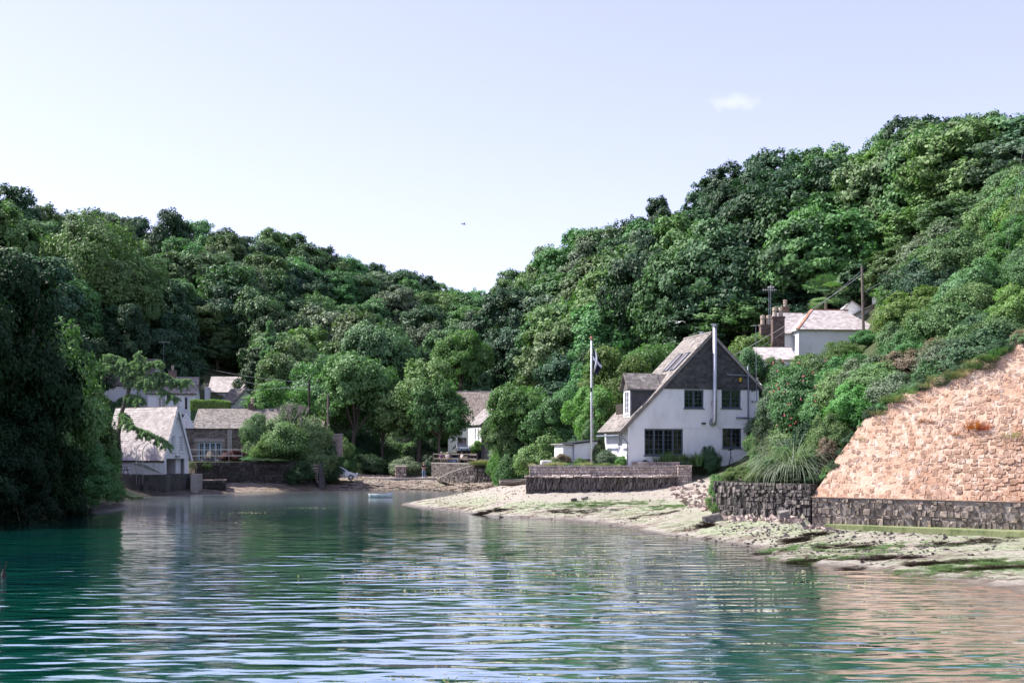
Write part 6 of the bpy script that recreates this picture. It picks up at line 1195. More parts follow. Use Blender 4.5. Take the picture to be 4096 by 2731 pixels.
# the rest of the right-hand slope, bush by bush
r = random.Random(31); n_ = 0
for i in range(270):
    X = r.uniform(16, 46); Y = r.uniform(56, 100); s_ = (X-A0[0])*WN[0]+(Y-A0[1])*WN[1]; t_ = (X-A0[0])*WD[0]+(Y-A0[1])*WD[1]; px_ = X/Y*F+CX
    z = gz(X, Y)
    if px_ > 4250 or px_ < 3060 or z < 3.3: continue
    if t_ > -.5 and s_ < 7: 
        hgt = (z-2)/WU.z
        if z < 2+wtop(max(0, t_))*WU.z-.3: continue
    if inpoly(np.array([X]), np.array([Y]), [(22, 94.5), (34, 94), (36, 109), (22, 109)])[0]: continue
    pyt = HY-(z+2-HC)/Y*F
    if 3030 < px_ < 3520 and pyt < 1430 and Y < 97: continue
    k = r.choices(['', 'dark', 'pale', 'bright', 'grey'], (5, 2, 2, 2, 1))[0]; s = r.uniform(1.5, 2.5)*(1.35 if Y > 72 and X > 24 else 1)
    hb_ = s*r.uniform(1.0, 1.5); hx = s*F/Y*.9; ty = HY-(z-.2+hb_-HC)/Y*F
    if px_-hx < 3500 and px_+hx > 3040 and ty < 1392 and Y < 101: continue
    plant('bush%s%d' % (k, i % 2), X, Y, z-.2, s, hb_, 'shrub', '%s bush in the thicket covering the right-hand slope' % {'': 'mid green', 'dark': 'dark green', 'pale': 'pale green', 'bright': 'bright green', 'grey': 'grey-green'}[k], 'shrub', 'thicket bushes of the right-hand slope, '+(k or 'mid')); n_ += 1
print('slope bushes', n_)
for x, y, w_, d, k, lab in [(2120, 620, 200, 82, 'near0', 'broad light green tree on the right-hand slope'), (2260, 590, 200, 78, 'near1', 'light green tree near the right picture edge'), (2090, 690, 130, 84, 'nearmid0', 'tree beside the utility pole on the slope'), (2330, 560, 140, 72, 'near0', 'light green tree cut by the right picture edge'), (2190, 680, 150, 74, 'nearmid1', 'leafy small tree left of the slatted shelter'), (2300, 680, 130, 66, 'near1', 'leafy small tree right of the slatted shelter')]:
    tree_px(x, y, w_, d, k, lab)
# pink flowers of the rose bush
V = []; rr_ = np.random.default_rng(2); cen = P(1835*K, 900*K, 66.2); n = 34
pos = np.c_[cen.x+rr_.uniform(-2.0, 1.8, n), cen.y+rr_.uniform(-1.6, .2, n), cen.z+rr_.uniform(-2.0, 1.9, n)]; pos = np.repeat(pos, 5, 0)+rr_.normal(size=(n*5, 3))*.035
Vq, Fq = leaves(pos, rr_.normal(size=(n*5, 3))+np.array([-.3, -1, .5]), .065*np.ones(n*5), rr_, 1.2); props(put('rose_flowers', mesh_np('rose_flowers', Vq, Fq, M['petal']), None, None, 'scattered pink blooms on the dark bush right of the white house', 'stuff'), None, 'flowers')
# drooping larch in front of the boathouse
lt = P(478, 1880, 104.6); lz = 1.9
lar = thing('drooping_larch', 'leaning larch with drooping sprays in front of the boathouse roof', 'tree', (lt.x, lt.y, lz)); mb = MB()
def lp(x, y, d=104.6): p = P(*z1(x, y), d); return p
tr = [Vector((lt.x, lt.y, lz)), lp(925, 860), lp(955, 680), lp(1000, 540), lp(1035, 440), lp(1075, 360)]
mb.tube(tr, [.26, .22, .2, .17, .14, .08], 9)
limbs = [[lp(1035, 440), lp(1120, 410, 104), lp(1190, 440, 103.6)], [lp(1035, 440), lp(930, 330, 105), lp(780, 300, 105)], [lp(1060, 390), lp(1150, 300, 104), lp(1260, 280, 104)], [lp(1150, 405, 104), lp(1330, 430, 104), lp(1500, 430, 104)], [lp(955, 680), lp(1020, 780, 103.6), lp(1180, 850, 103.4), lp(1320, 930, 103.4)], [lp(1075, 360), lp(1080, 260), lp(1110, 200)], [lp(1035, 440), lp(1240, 480, 103.8), lp(1370, 570, 103.8)], [lp(1060, 390), lp(950, 260, 105), lp(850, 230, 105)], [lp(1100, 405, 104.2), lp(1260, 370, 104.6), lp(1440, 470, 104.6)], [lp(1000, 540), lp(1080, 560, 104), lp(1100, 600, 104)]]
P0 = []; N0 = []; g = np.random.default_rng(9)
for L_ in limbs:
    mb.tube(L_, [.07, .05, .02, .012][:len(L_)] if len(L_) > 2 else [.06, .02], 6)
    for a, b in zip(L_[:-1], L_[1:]):
        for k in range(int((b-a).length*15)+4):
            q = a.lerp(b, g.random()); az = g.uniform(0, 6.28); l = g.uniform(.35, 1.1); e = q+Vector((math.cos(az)*l*.8, math.sin(az)*l*.8, -l*g.uniform(.15, .8)+.12)); m_ = int(l*260)
            t = g.random((m_, 1)); pt_ = np.array(q)+(np.array(e)-np.array(q))*t+g.normal(size=(m_, 3))*.05; pt_[:, 2] -= g.random(m_)*.35*t[:, 0]; P0.append(pt_); N0.append(g.normal(size=(m_, 3))+np.array([0, 0, .3]))
mb.build('trunk', M['bark'], lar, True); P0 = np.concatenate(P0); Vq, Fq = leaves(P0, np.concatenate(N0), .05*g.uniform(.7, 1.4, len(P0)), g, 3.2); Vq = Vq-np.array([lt.x, lt.y, lz]); put('crown', mesh_np('crown', Vq, Fq, M['leaf_needle']), lar)
# bare dead shrub above the quay
db = thing('bare_shrub', 'half dead shrub with bare upright branches above the quay', 'shrub', tuple(P(1165, 1800, 119.5))); mb = MB(); r = random.Random(4); b0 = P(1165, 1770, 119.5)
def twig(p, v, l, rad, dep):
    q = p+v*l; mb.tube([p, q], [rad, rad*.65], 5)
    if dep:
        for k in range(3): twig(q, (v+Vector((r.uniform(-.6, .6), r.uniform(-.5, .5), r.uniform(-.1, .5)))).normalized(), l*.72, rad*.6, dep-1)
for v in (Vector((.5, 0, .8)), Vector((-.3, .1, 1)), Vector((.1, -.1, 1))): twig(b0, v.normalized(), 1.5, .09, 4)
mb.build('branches', M['deadwood'], db, True)

r = random.Random(91)
for i in range(46):
    t = .1+i*.22+r.uniform(-.08, .08); q = O2+U3*t+WU*(wtop(t)+r.uniform(.0, .45))-WNo*.15; s = r.uniform(.2, .4)+.35*min(1, t/5)*r.random(); k = r.choice(['', 'dark', 'pale', 'brown', 'grey'] if t > 3 else ['', 'dark', 'dark'])
    plant('bush%s%d' % (k, i % 2), q.x, q.y, q.z-s*.8, s, s*1.3, 'ivy', '%s ragged growth hanging over the top edge of the red wall' % {'': 'mid green', 'dark': 'dark green', 'pale': 'pale green', 'brown': 'dry brown', 'grey': 'dusty grey-green'}[k], 'ivy', 'ragged growth along the red wall edge, '+(k or 'mid'))
for i in range(30):
    t = r.uniform(2, 12); q = O2+U3*t+WU*(wtop(t)+r.uniform(-.3, .1))-WNo*.05; tuft('straw' if i % 2 else 'grass', 'edge_grass', q.x, q.y, q.z, r.uniform(.5, .9), 'tuft of grass hanging at the top edge of the red wall', 'grass', 'grass tufts along the red wall edge')
# ================================================================ people, cars, boats, birds, wires, weed
def skin_body(name, joints, edges, mt, parent, sub=2):
    me = bpy.data.meshes.new(name); me.from_pydata([j[0] for j in joints], edges, []); o = bpy.data.objects.new(name, me); COL.objects.link(o); o.parent = parent; WM[o] = wm(parent)
    me.materials.append(M[mt]); sk = o.modifiers.new('skin', 'SKIN'); sk.use_smooth_shade = True
    for i, j in enumerate(joints):
        r_ = j[1] if isinstance(j[1], tuple) else (j[1], j[1]); me.skin_vertices[0].data[i].radius = r_
    me.skin_vertices[0].data[0].use_root = True
    ss = o.modifiers.new('sub', 'SUBSURF'); ss.levels = sub; ss.render_levels = sub; return o
def person(label, loc, rz, pose, top, bottom, hair, group=None, held=None):
    """one continuous skin-coloured body with clothes over it; pose 'stand' or 'sit'"""
    o = thing('person', label, 'person', loc, rz, group)
    hip = .93 if pose == 'stand' else .50
    S = hip-.93
    J = [((0, 0, hip), (.14, .10)), ((0, 0, 1.15+S), (.12, .09)), ((0, -.01, 1.36+S), (.16, .09)), ((0, 0, 1.47+S), .055), ((0, -.01, 1.53+S), .05), ((0, -.02, 1.62+S), (.075, .085)), ((0, -.01, 1.70+S), (.06, .07))]
    E_ = [(0, 1), (1, 2), (2, 3), (3, 4), (4, 5), (5, 6)]
    for s in (-1, 1):
        b = len(J)
        arms = [((s*.19, 0, 1.38+S), .05), ((s*.25, -.02, 1.12+S), .042), ((s*.06, -.22, 1.10+S) if pose == 'stand' else (s*.16, -.28, 1.02+S), .034), ((-s*.08, -.24, 1.14+S) if pose == 'stand' else (s*.08, -.38, 1.04+S), .028)]
        J += arms; E_ += [(2, b), (b, b+1), (b+1, b+2), (b+2, b+3)]
        b = len(J)
        if pose == 'stand': J += [((s*.10, 0, hip-.08), .095), ((s*.11, -.02, .50), .062), ((s*.12, .02, .10), .042), ((s*.13, -.13, .03), .035)]
        else: J += [((s*.10, -.08, hip-.0), .085), ((s*.13, -.44, hip+.02), .062), ((s*.13, -.42, .09), .042), ((s*.14, -.56, .04), .035)]
        E_ += [(0, b), (b, b+1), (b+1, b+2), (b+2, b+3)]
    skin_body('body', J, E_, 'skin', o)
    Jt = [((0, 0, hip-.02), (.155, .12)), ((0, 0, 1.15+S), (.14, .11)), ((0, -.01, 1.37+S), (.18, .11)), ((0, 0, 1.43+S), .09)]; Et = [(0, 1), (1, 2), (2, 3)]
    for s in (-1, 1):
        b = len(Jt); Jt += [((s*.20, 0, 1.38+S), .066), ((s*.245, -.01, 1.20+S), .06)]; Et += [(2, b), (b, b+1)]
    skin_body('shirt', Jt, Et, top, o)
    Jb = [((0, 0, hip+.04), (.16, .125))]; Eb = []
    for s in (-1, 1):
        b = len(Jb)
        if pose == 'stand': Jb += [((s*.10, 0, hip-.1), .112), ((s*.11, -.02, .50), .082), ((s*.12, .01, .12), .065)]
        else: Jb += [((s*.10, -.1, hip), .105), ((s*.13, -.46, hip+.02), .08), ((s*.13, -.43, .14), .06)]
        Eb += [(0, b), (b, b+1), (b+1, b+2)]
    skin_body('trousers', Jb, Eb, bottom, o)
    mb = MB(); c = (0, .015, 1.64+S); mb.lathe(c, [(.0+.02, -.16 if hair == 'hair_long' else -.05), (.09, -.12 if hair == 'hair_long' else -.04), (.105, .0), (.10, .07), (.06, .125), (.01, .135)], 12); mb.v = [(x, y+.03 if z < 1.6+S else y, z) for x, y, z in mb.v]; mb.build('hair', M[hair], o, smooth=True)
    mb = MB()
    for s in (-1, 1): mb.box(s*.03-.012, s*.03+.012, -.112, -.10, 1.635+S, 1.65+S)
    mb.build('eyes', M['black_iron'], o); mb = MB(); mb.hexa([(-.012, -.10, 1.59+S), (.012, -.10, 1.59+S), (.008, -.09, 1.59+S), (-.008, -.09, 1.59+S), (-.014, -.125, 1.60+S), (.014, -.125, 1.60+S), (.006, -.1, 1.64+S), (-.006, -.1, 1.64+S)]); mb.build('nose', M['skin'], o)
    for s in (-1, 1):
        mb = MB(); q = .06 if pose == 'stand' else .06; y0 = -.13 if pose == 'stand' else -.55; x0 = s*.13; mb.hexa([(x0-.045, y0-.1, .0), (x0+.045, y0-.1, .0), (x0+.045, y0+.18, .0), (x0-.045, y0+.18, .0), (x0-.035, y0-.06, .06), (x0+.035, y0-.06, .06), (x0+.04, y0+.17, .1), (x0-.04, y0+.17, .1)]); mb.build('shoe', M['white_paint'], o, bevel=.01)
    return o
M['hair_long'] = mat('hair_blonde', (.30, .20, .12), None, 5, .7); M['hair_grey'] = mat('hair_grey', (.45, .43, .40), None, 5, .7); M['hair_dark'] = mat('hair_dark', (.05, .035, .03), None, 5, .7)
M['navy'] = mat('cloth_navy', (.02, .024, .045), None, 5, .9); M['jeans'] = mat('cloth_jeans', (.20, .29, .45), None, 5, .9); M['purple'] = mat('cloth_purple', (.30, .12, .30), None, 5, .9); M['cream'] = mat('cloth_cream', (.62, .60, .58), None, 5, .9); M['khaki'] = mat('cloth_khaki', (.2, .19, .16), None, 5, .9)
q = pp(1695, 126); person('long-haired woman in navy top and blue jeans, arms folded, standing on the slipway', (q[0], q[1], 1.13), .3, 'stand', 'navy', 'jeans', 'hair_long')
for x, d, top, hair, rz, lab in ((1766, 129.4, 'purple', 'hair_grey', .2, 'person in a purple shirt sitting behind the railing'), (1790, 129.2, 'cream', 'hair_grey', -.3, 'grey-haired person in white sitting between post and bench behind the railing'), (1848, 127.5, 'cream', 'hair_dark', -1.0, 'dark-haired person in pale clothes sitting apart, right of the others')):
    q = pp(x, d); person(lab, (q[0], q[1], 2.69), rz, 'sit', top, 'khaki', hair)
def bench(x, d, w_, lab, rz=0):
    q = pp(x, d); o = thing('bench', lab, 'bench', (q[0], q[1], 2.69), rz)
    mb = MB(); mb.box(-w_/2, w_/2, -.2, .25, .38, .42); mb.build('seat', M['wood_grey'], o)
    for s in (-1, 1): mb = MB(); mb.box(s*w_*.42-.04, s*w_*.42+.04, -.18, .22, 0, .38); mb.build('leg', M['wood_grey'], o)
    mb = MB(); mb.box(-w_/2, w_/2, .25, .29, .42, .85); mb.build('backrest', M['wood_grey'], o)
bench(1779, 129.5, 1.7, 'wooden bench holding two people behind the railing'); bench(1849, 127.8, 1.1, 'wooden bench under the dark-haired person', -.6)
a = [P(1733, 1853, 128.6), P(1812, 1853, 125.6), P(1908, 1858, 121.9)]
for p in a: p.z = 2.78
railing('timber_railing', 'dark timber post-and-rail fence along the terrace edge', a, 1.0, 6, 2, mtl='wood_grey', post=.13, cat='railing'); bpy.data.objects['timber_railing']['category'] = 'fence'
b1, b2 = P(1908, 1858, 122.2), P(1870, 1850, 131); b1.z = b2.z = 2.7
railing('timber_railing', 'short return of timber railing running back from the terrace corner', [b1, b2], 1.0, 4, 2, mtl='wood_grey', post=.12, cat='fence')
g1, g2 = P(1573, 1792, 148), P(1618, 1792, 148); zg = gz(g1.x, 148)
zg = HC+(HY-1792)/F*148; gt = thing('field_gate', 'pale five-bar field gate under the central sycamores', 'gate', (g1.x, 148, zg))
for k in range(5): mb = MB(); mb.box(g1.x, g2.x+.6, 147.95, 148.0, zg+.2+k*.24, zg+.3+k*.24); mb.build('bar', M['deadwood'], gt, True)
mb = MB(); mb.bar((g1.x, 147.93, zg+.25), (g2.x+.6, 147.93, zg+1.2), .06); mb.build('brace', M['deadwood'], gt, True)
for xx in (g1.x-.05, g2.x+.65): mb = MB(); mb.box(xx-.08, xx+.08, 147.9, 148.1, zg-1, zg+1.4); mb.build('post', M['wood_grey'], gt, True)
def car(label, loc, rz, body, scale=1, tiltx=0):
    """hatchback nose towards -Y, 4.1 m long"""
    o = thing('parked_car', label, 'car', loc, rz); o.rotation_euler = (tiltx, 0, rz); mt = body
    prof = [(-2.05, .35, .70), (-2.0, .62, .78), (-1.35, .86, .84), (-1.1, .90, .86), (-.35, 1.38, .66), (.1, 1.46, .64), (1.1, 1.44, .62), (1.75, 1.02, .80), (2.0, .92, .82), (2.05, .4, .78)]
    V = []; n = len(prof)
    for y, z, w_ in prof:
        zl = .28; zm = min(z, .86) if z > .9 else z*.75+.07
        V += [(-w_*.0-.84 if z > .8 else -w_, y, zl), (-.86 if z > .8 else -w_, y, zm), (-w_, y, z), (w_, y, z), (.86 if z > .8 else w_, y, zm), (.84 if z > .8 else w_, y, zl)]
    Fs = [(i*6+k, (i+1)*6+k, (i+1)*6+k+1, i*6+k+1) for i in range(n-1) for k in range(5)]+[(i*6+5, (i+1)*6+5, (i+1)*6, i*6) for i in range(n-1)]+[(0, 1, 2, 3, 4, 5), tuple((n-1)*6+k for k in (5, 4, 3, 2, 1, 0))]
    b = put('body', mesh_np('car_body', V, Fs, M[body]), o); bv = b.modifiers.new('b', 'BEVEL'); bv.width = .05; bv.segments = 2; b.data.polygons.foreach_set('use_smooth', [True]*len(b.data.polygons))
    mb = MB(); mb.hexa([(-.72, -1.02, .93), (.72, -1.02, .93), (.72, -1.0, .90), (-.72, -1.0, .90), (-.60, -.40, 1.36), (.60, -.40, 1.36), (.60, -.36, 1.33), (-.60, -.36, 1.33)]); mb.v = [(x, y-.03, z+.03) for x, y, z in mb.v]; mb.build('windscreen', M['glass'], o)
    mb = MB(); mb.hexa([(-.66, 1.62, 1.10), (.66, 1.62, 1.10), (.66, 1.6, 1.06), (-.66, 1.6, 1.06), (-.56, 1.16, 1.40), (.56, 1.16, 1.40), (.56, 1.14, 1.36), (-.56, 1.14, 1.36)]); mb.v = [(x, y+.05, z+.02) for x, y, z in mb.v]; mb.build('rear_window', M['glass'], o)
    for s in (-1, 1):
        mb = MB(); a = [(s*.875, -.85, .93), (s*.875, 1.45, .97), (s*.70, 1.0, 1.36), (s*.70, -.25, 1.36)]; mb.add(a+[(x-s*.03, y, z) for x, y, z in a], [(0,1,2,3), (7,6,5,4), (0,4,5,1), (1,5,6,2), (2,6,7,3), (3,7,4,0)]); mb.build('side_window', M['glass'], o)
        mb = MB(); mb.box(s*.72-.14, s*.72+.12, -2.06, -1.96, .60, .74); mb.build('headlight', M['white_paint'], o, bevel=.02)
        mb = MB(); mb.box(s*.72-.1, s*.72+.1, 1.98, 2.06, .7, .9); mb.build('tail_light', M['red'], o, bevel=.02)
        for y in (-1.3, 1.3):
            mb = MB(); mb.tube([(s*.70, y, .30), (s*.88, y, .30)], .30, 18); wh = mb.build('wheel', M['black_iron'], o); mb = MB(); mb.tube([(s*.88, y, .30), (s*.895, y, .30)], .10, 12)
            for k in range(7): t_ = k*.898; mb.bar((s*.89, y, .30), (s*.89, y+math.cos(t_)*.2, .30+math.sin(t_)*.2), .02, .06)
            mb.build('rim', M['rail'], wh)
        mb = MB(); mb.box(s*.98-.1, s*.98+.06, -.82, -.7, .92, 1.05); mb.build('wing_mirror', M[body], o, bevel=.02)
    mb = MB(); mb.box(-.45, .45, -2.09, -2.04, .36, .5); mb.build('grille', M['black_iron'], o); mb = MB(); mb.box(-.26, .26, -2.105, -2.092, .38, .48); mb.build('number_plate', M['white_paint'], o)
    return o
def carpaint(nm, c, metal=.0, rough=.25):
    m = mat(nm, c, None, 5, rough, metal=metal, spec=.6); m.node_tree.nodes['Principled BSDF'].inputs['Coat Weight'].default_value = .6; return m
M['car_white'] = carpaint('car_white', (.68, .68, .70)); M['car_silver'] = carpaint('car_silver', (.42, .44, .50), .6, .3); M['car_blue'] = carpaint('car_blue', (.14, .20, .32), .4)
q = pp(1362, 122.8); car('white car with a silver wheel, nose pointing right, half hidden by the quay corner', (q[0]-.2, q[1], .98), R_(100), 'car_white')
q = pp(1845, 142); car('silver-blue car facing us on the rising lane in front of the thatched cottage', (q[0], q[1], 3.55), R_(14), 'car_silver', tiltx=R_(-9))
q = pp(1810, 133.5); car('dark blue car parked behind the people at the railing', (q[0], q[1], 2.45), R_(8), 'car_blue')
q = pp(1548, 147); zc_ = HC+(HY-1796)/F*147; car('pale blue car in deep shade beside the field gate', (q[0], q[1], zc_-.1), R_(-8), 'car_silver')
lr = MB(); lr.prism([(a_, b_, 3.45) for a_, b_ in (pp(1800, 136), pp(1910, 136), pp(1925, 146), pp(1790, 150))], (0, 0, .1)); props(lr.build('lane', M['asphalt']), kind='structure')
q = pp(1920, 135); wb = thing('wheelie_bin', 'black wheelie bin on the lane by the garden gate', 'bin', (q[0], q[1], 2.9)); mb = MB(); mb.hexa([(-.24, -.28, 0), (.24, -.28, 0), (.24, .28, 0), (-.24, .28, 0), (-.3, -.36, 1.0), (.3, -.36, 1.0), (.3, .36, 1.0), (-.3, .36, 1.0)]); mb.build('body', M['black_iron'], wb); mb = MB(); mb.box(-.32, .32, -.38, .4, 1.0, 1.07); mb.build('lid', M['black_iron'], wb, bevel=.02)
q = P(1950, 1812, 134); ga = thing('garden_gateway', 'arched weathered garden gate in a stone wall beside the lane', 'gate', (q.x, q.y, 2.7)); mb = MB(); mb.box(q.x-.75, q.x-.45, 133.9, 134.3, 2.6, 4.9); mb.box(q.x+.45, q.x+1.1, 133.9, 134.3, 2.6, 4.9); mb.build('wall', M['stone_wall'], ga, True); mb = MB(); mb.prism([(q.x-.45, 134.05, 2.7), (q.x+.45, 134.05, 2.7), (q.x+.45, 134.05, 4.6), (q.x+.2, 134.05, 4.95), (q.x-.2, 134.05, 4.95), (q.x-.45, 134.05, 4.6)], (0, .06, 0)); mb.build('door', M['deadwood'], ga, True)
q = P(1988, 1830, 130); mb = MB(); mb.box(q.x-.9, q.x+.4, 130, 130.3, 2.6, 4.1); props(mb.build('rendered_wall', M['white_render']), 'short pale rendered garden wall right of the arched gate', 'wall')
gb_ = MB(); a_, b_ = pp(1408, 131), pp(1455, 131); gb_.prism([(a_[0], 130, 1.1), (b_[0], 130, 1.1), (b_[0], 130, 2.75), (a_[0], 130, 2.75)], (0, 3.5, 0)); props(gb_.build('grass_bank', M['lawn']), 'small square-cut grassy bank lit by the sun behind the white car', 'grass bank'); gb_ = MB()
# boats
def boat(name, label, loc, rz, L_, W_, Hh, hull, inner, sc=1, tilt=0):
    o = thing(name, label, 'boat', loc, rz); o.rotation_euler = (tilt, 0, rz); n = 14; V = []; G_ = []
    for i in range(n+1):
        t = i/n; x = (t-.5)*L_; wv = W_/2*(1-max(0, (t-.45)/.55)**2.4)*(.72+.28*min(1, t/.35)) if t < 1 else .0; wv = max(wv, .015); sh = Hh*(1+.42*max(0, (t-.4)/.6)**2+.1*(1-t)**2)
        for a in (-1, -.92, -.72, -.35, 0, .35, .72, .92, 1): z = sh*abs(a)**2.2 if abs(a) < 1 else sh; z = z if abs(a) < .9 else sh*(.75 if abs(a) < 1 else 1); V.append((x+(.06*z if t > .9 else 0), wv*(math.copysign(abs(a)**.6, a) if a else 0), z+(.22*Hh*max(0, t-.7)/.3 if abs(a) < .5 else 0)))
    m = 9; Fs = [(i*m+k, (i+1)*m+k, (i+1)*m+k+1, i*m+k+1) for i in range(n) for k in range(m-1)]+[tuple(range(m))]
    b = put('hull', mesh_np('hull', V, Fs, M[hull], True), o); s_ = b.modifiers.new('s', 'SOLIDIFY'); s_.thickness = .035; s_.offset = 0
    mb = MB()
    for s in (0, m-1): mb.tube([Vector(V[i*m+s])+Vector((0, 0, .01)) for i in range(n+1)], .028, 6)
    mb.build('gunwale', M[inner], o)
    for t in (.18, .5, .78): i = int(t*n); w_ = abs(V[i*m][1])-.02; x = V[i*m][0]; mb = MB(); mb.box(x-.12, x+.12, -w_, w_, Hh*.62, Hh*.66); mb.build('thwart', M[inner], o)
    return o
q = G(1526, 1990, 0.0); d1 = boat('rowing_boat', 'small white rowing dinghy floating on its mooring near the far beach', (q.x, q.y, -.10), R_(-18), 2.15, 1.05, .46, 'white_paint', 'wood_grey'); 
mb = MB(); mb.tube([(.95, -.05, .62), (.98, -.2, .2), (1.0, -.25, -.1)], .012, 5); mb.build('mooring_rope', M['cream'], d1)
q = P(2052, 1928, 88.5); boat('old_rowing_boat', 'weathered dark rowing boat lying on the shingle against the end of the sea wall', (q.x, q.y, gz(q.x, q.y)+.02), R_(12), 2.1, .95, .36, 'wood_grey', 'straw' if False else 'deadwood', tilt=.12)
mb = MB(); q = P(2185, 1862, 80); mb.obox((q.x, 80.2, 3.35), (.8, .5, .35), .2); props(mb.build('white_bundle', M['cream'], bevel=.1), 'crumpled white bundle lying on the terrace left of the shed', 'bundle')
tp = thing('telescope', 'black telescope on a tripod standing on the lawn before the lower right window', 'telescope', (zz(1340, 1090)[0] and P(*zz(1340, 1092), 79.6).x, 79.9, 3.15)); b = Vector(tp.location)
for k in range(3): mb = MB(); t_ = k*2.09; mb.tube([b+Z3*.75, b+Vector((math.cos(t_)*.25, math.sin(t_)*.25, 0))], .022, 5); mb.build('leg', M['black_iron'], tp, True)
mb = MB(); mb.tube([b+Z3*.75, b+Z3*1.15], .03, 6); mb.tube([b+Vector((-.2, 0, 1.1)), b+Vector((.2, 0, 1.2))], .05, 8); mb.build('tube', M['black_iron'], tp, True)
# stake in the water, left
q = G(14, 2312, 0); wy_ = thing('mooring_stake', 'dark stump with twigs sticking out of the water at far left', 'stake', (q.x, q.y, -.5)); mb = MB(); mb.tube([q-Z3*.5, q+Z3*.12, q+Z3*.3], [.10, .09, .03], 8); mb.build('stump', M['stone_dark'], wy_, True)
mb = MB()
for k in range(5): mb.tube([q+Z3*.2, q+Vector((rng.uniform(-.25, .3), 0, rng.uniform(.4, .6)))], .006, 4)
mb.build('twigs', M['wood_dark'], wy_, True)
# gulls
def gull(label, x, y, d, span, rz, mt1, flap=.25):
    p = P(x, y, d); o = thing('gull', label, 'bird', tuple(p), rz); mb = MB()
    mb.tube([(0, -.25, 0), (0, -.12, .01), (0, .08, 0), (0, .28, -.01)], [.015, .06, .055, .01], 8); mb.tube([(0, -.22, .01), (0, -.30, .0)], [.03, .008], 6); mb.add([(-.06, .25, 0), (.06, .25, 0), (.09, .42, 0), (-.09, .42, 0)], [(0, 1, 2, 3)]); mb.build('body', M[mt1], o, smooth=True)
    for s in (-1, 1):
        w_ = MB(); pts = [(0, -.10, .1, 0.02), (.35, -.16, .06, flap*.9), (.75, -.06, .04, flap*.75), (1, .12, .14, flap*.35)]; V = [(s*a*span/2, y0, z) for a, y0, y1, z in pts]+[(s*a*span/2, y1+.05, z-.01) for a, y0, y1, z in pts]+[(s*a*span/2, y0+.02, z-.02) for a, y0, y1, z in pts]
        w_.add(V, [(0, 1, 5, 4), (1, 2, 6, 5), (2, 3, 7, 6), (8, 9, 5, 4), (9, 10, 6, 5), (10, 11, 7, 6), (0, 8, 9, 1), (1, 9, 10, 2), (2, 10, 11, 3)]); w_.build('wing', M[mt1], o)
gull('large pale gull gliding before the dark trees left of the house ridge', 2712, 1290, 70, 1.25, .4, 'white_paint', .12); gull('tiny gull far off in the sky above the valley', 1855, 898, 150, 1.0, -.6, 'pipe_grey', .2)
# overhead wires
def wire(label, a, b, sag, r_=.012, mt1='pipe_grey', group=None):
    a, b = Vector(a), Vector(b); pts = [a.lerp(b, k/12)-Z3*sag*4*(k/12)*(1-k/12) for k in range(13)]; mb = MB(); mb.tube(pts, r_, 4); props(mb.build('overhead_wire', M[mt1]), label, 'wire', group)
wire('pale wire running from the slate-hung gable up to the hillside utility pole', hf.pt(*T(905, 538), .06), u4-Z3*.6, .5, .016, 'rail'); wire('wire from the hillside pole up across the trees to the right', u4-Z3*2.2, P(4096, 680, 110), .8, .018); wire('thin wire from the hillside pole down to the stacks', u4-Z3*.2, P(3040, 1390, 93), .3, .012); wire('upper thin wire from the hillside pole towards the gable end', u4-Z3*.1, P(3620, 1110, 96), .2)
wire('left of two wires hanging down in front of the right-hand trees', P(4092, 600, 60), P(3990, 1160, 66), .1, .010, 'rail'); wire('right of two wires hanging down in front of the right-hand trees', P(4110, 600, 60), P(4030, 1010, 64), .1, .012, 'rail')
wire('wire between the two utility poles behind the quay', u1, u2, .3, .015); wire('wire from the far chimney past the white house roofs to the dark pole', P(780, 1540, 140), u1-Z3*.5, .6, .014); wire('long wire from the paler pole across the sycamores to the thatch', u2, P(2000, 1575, 150), 1.2, .014); wire('wire from the thatch to the thin dark pole', P(1900, 1560, 150), u3, .4, .014)
wire('wire crossing high behind the larch trees', P(700, 1440, 150), P(1240, 1530, 124), .5, .012); wire('second wire crossing behind the larch trees', P(760, 1470, 150), P(1250, 1560, 124), .5, .012)
# rocks and weed on the shore
r = random.Random(77); RV = var('rock', 'stone_grey')
ROCKS = [('large dark rock leaning at the foot of the promontory wall', 3135, 2118, 54.5, (.55, .35, .65)), ('weed-covered boulder at the left corner of the promontory wall', 2850, 2095, 57.3, (.9, .6, .5)), ('dark stone on the shingle before the sea wall', 2295, 1990, 74.5, (.4, .25, .2)), ('second dark stone on the shingle before the sea wall', 2338, 1986, 75, (.5, .2, .16)), ('flat pale stone lying in the weed by the water', 2010, 2030, 71.5, (.5, .3, .1)), ('rock on the path below the gate pier', 2790, 2005, 70, (.45, .3, .25))]
for lab, x, y, d, s in ROCKS:
    X = (x-CX)/F*d; o = put('rock', r.choice(RV)[2], None, Matrix.Translation((X, d, gz(X, d)+s[2]*.3)) @ Matrix.Rotation(r.uniform(-.4, .4), 4, 'Y') @ Matrix.Diagonal((*s, 1))); props(o, lab, 'rock')
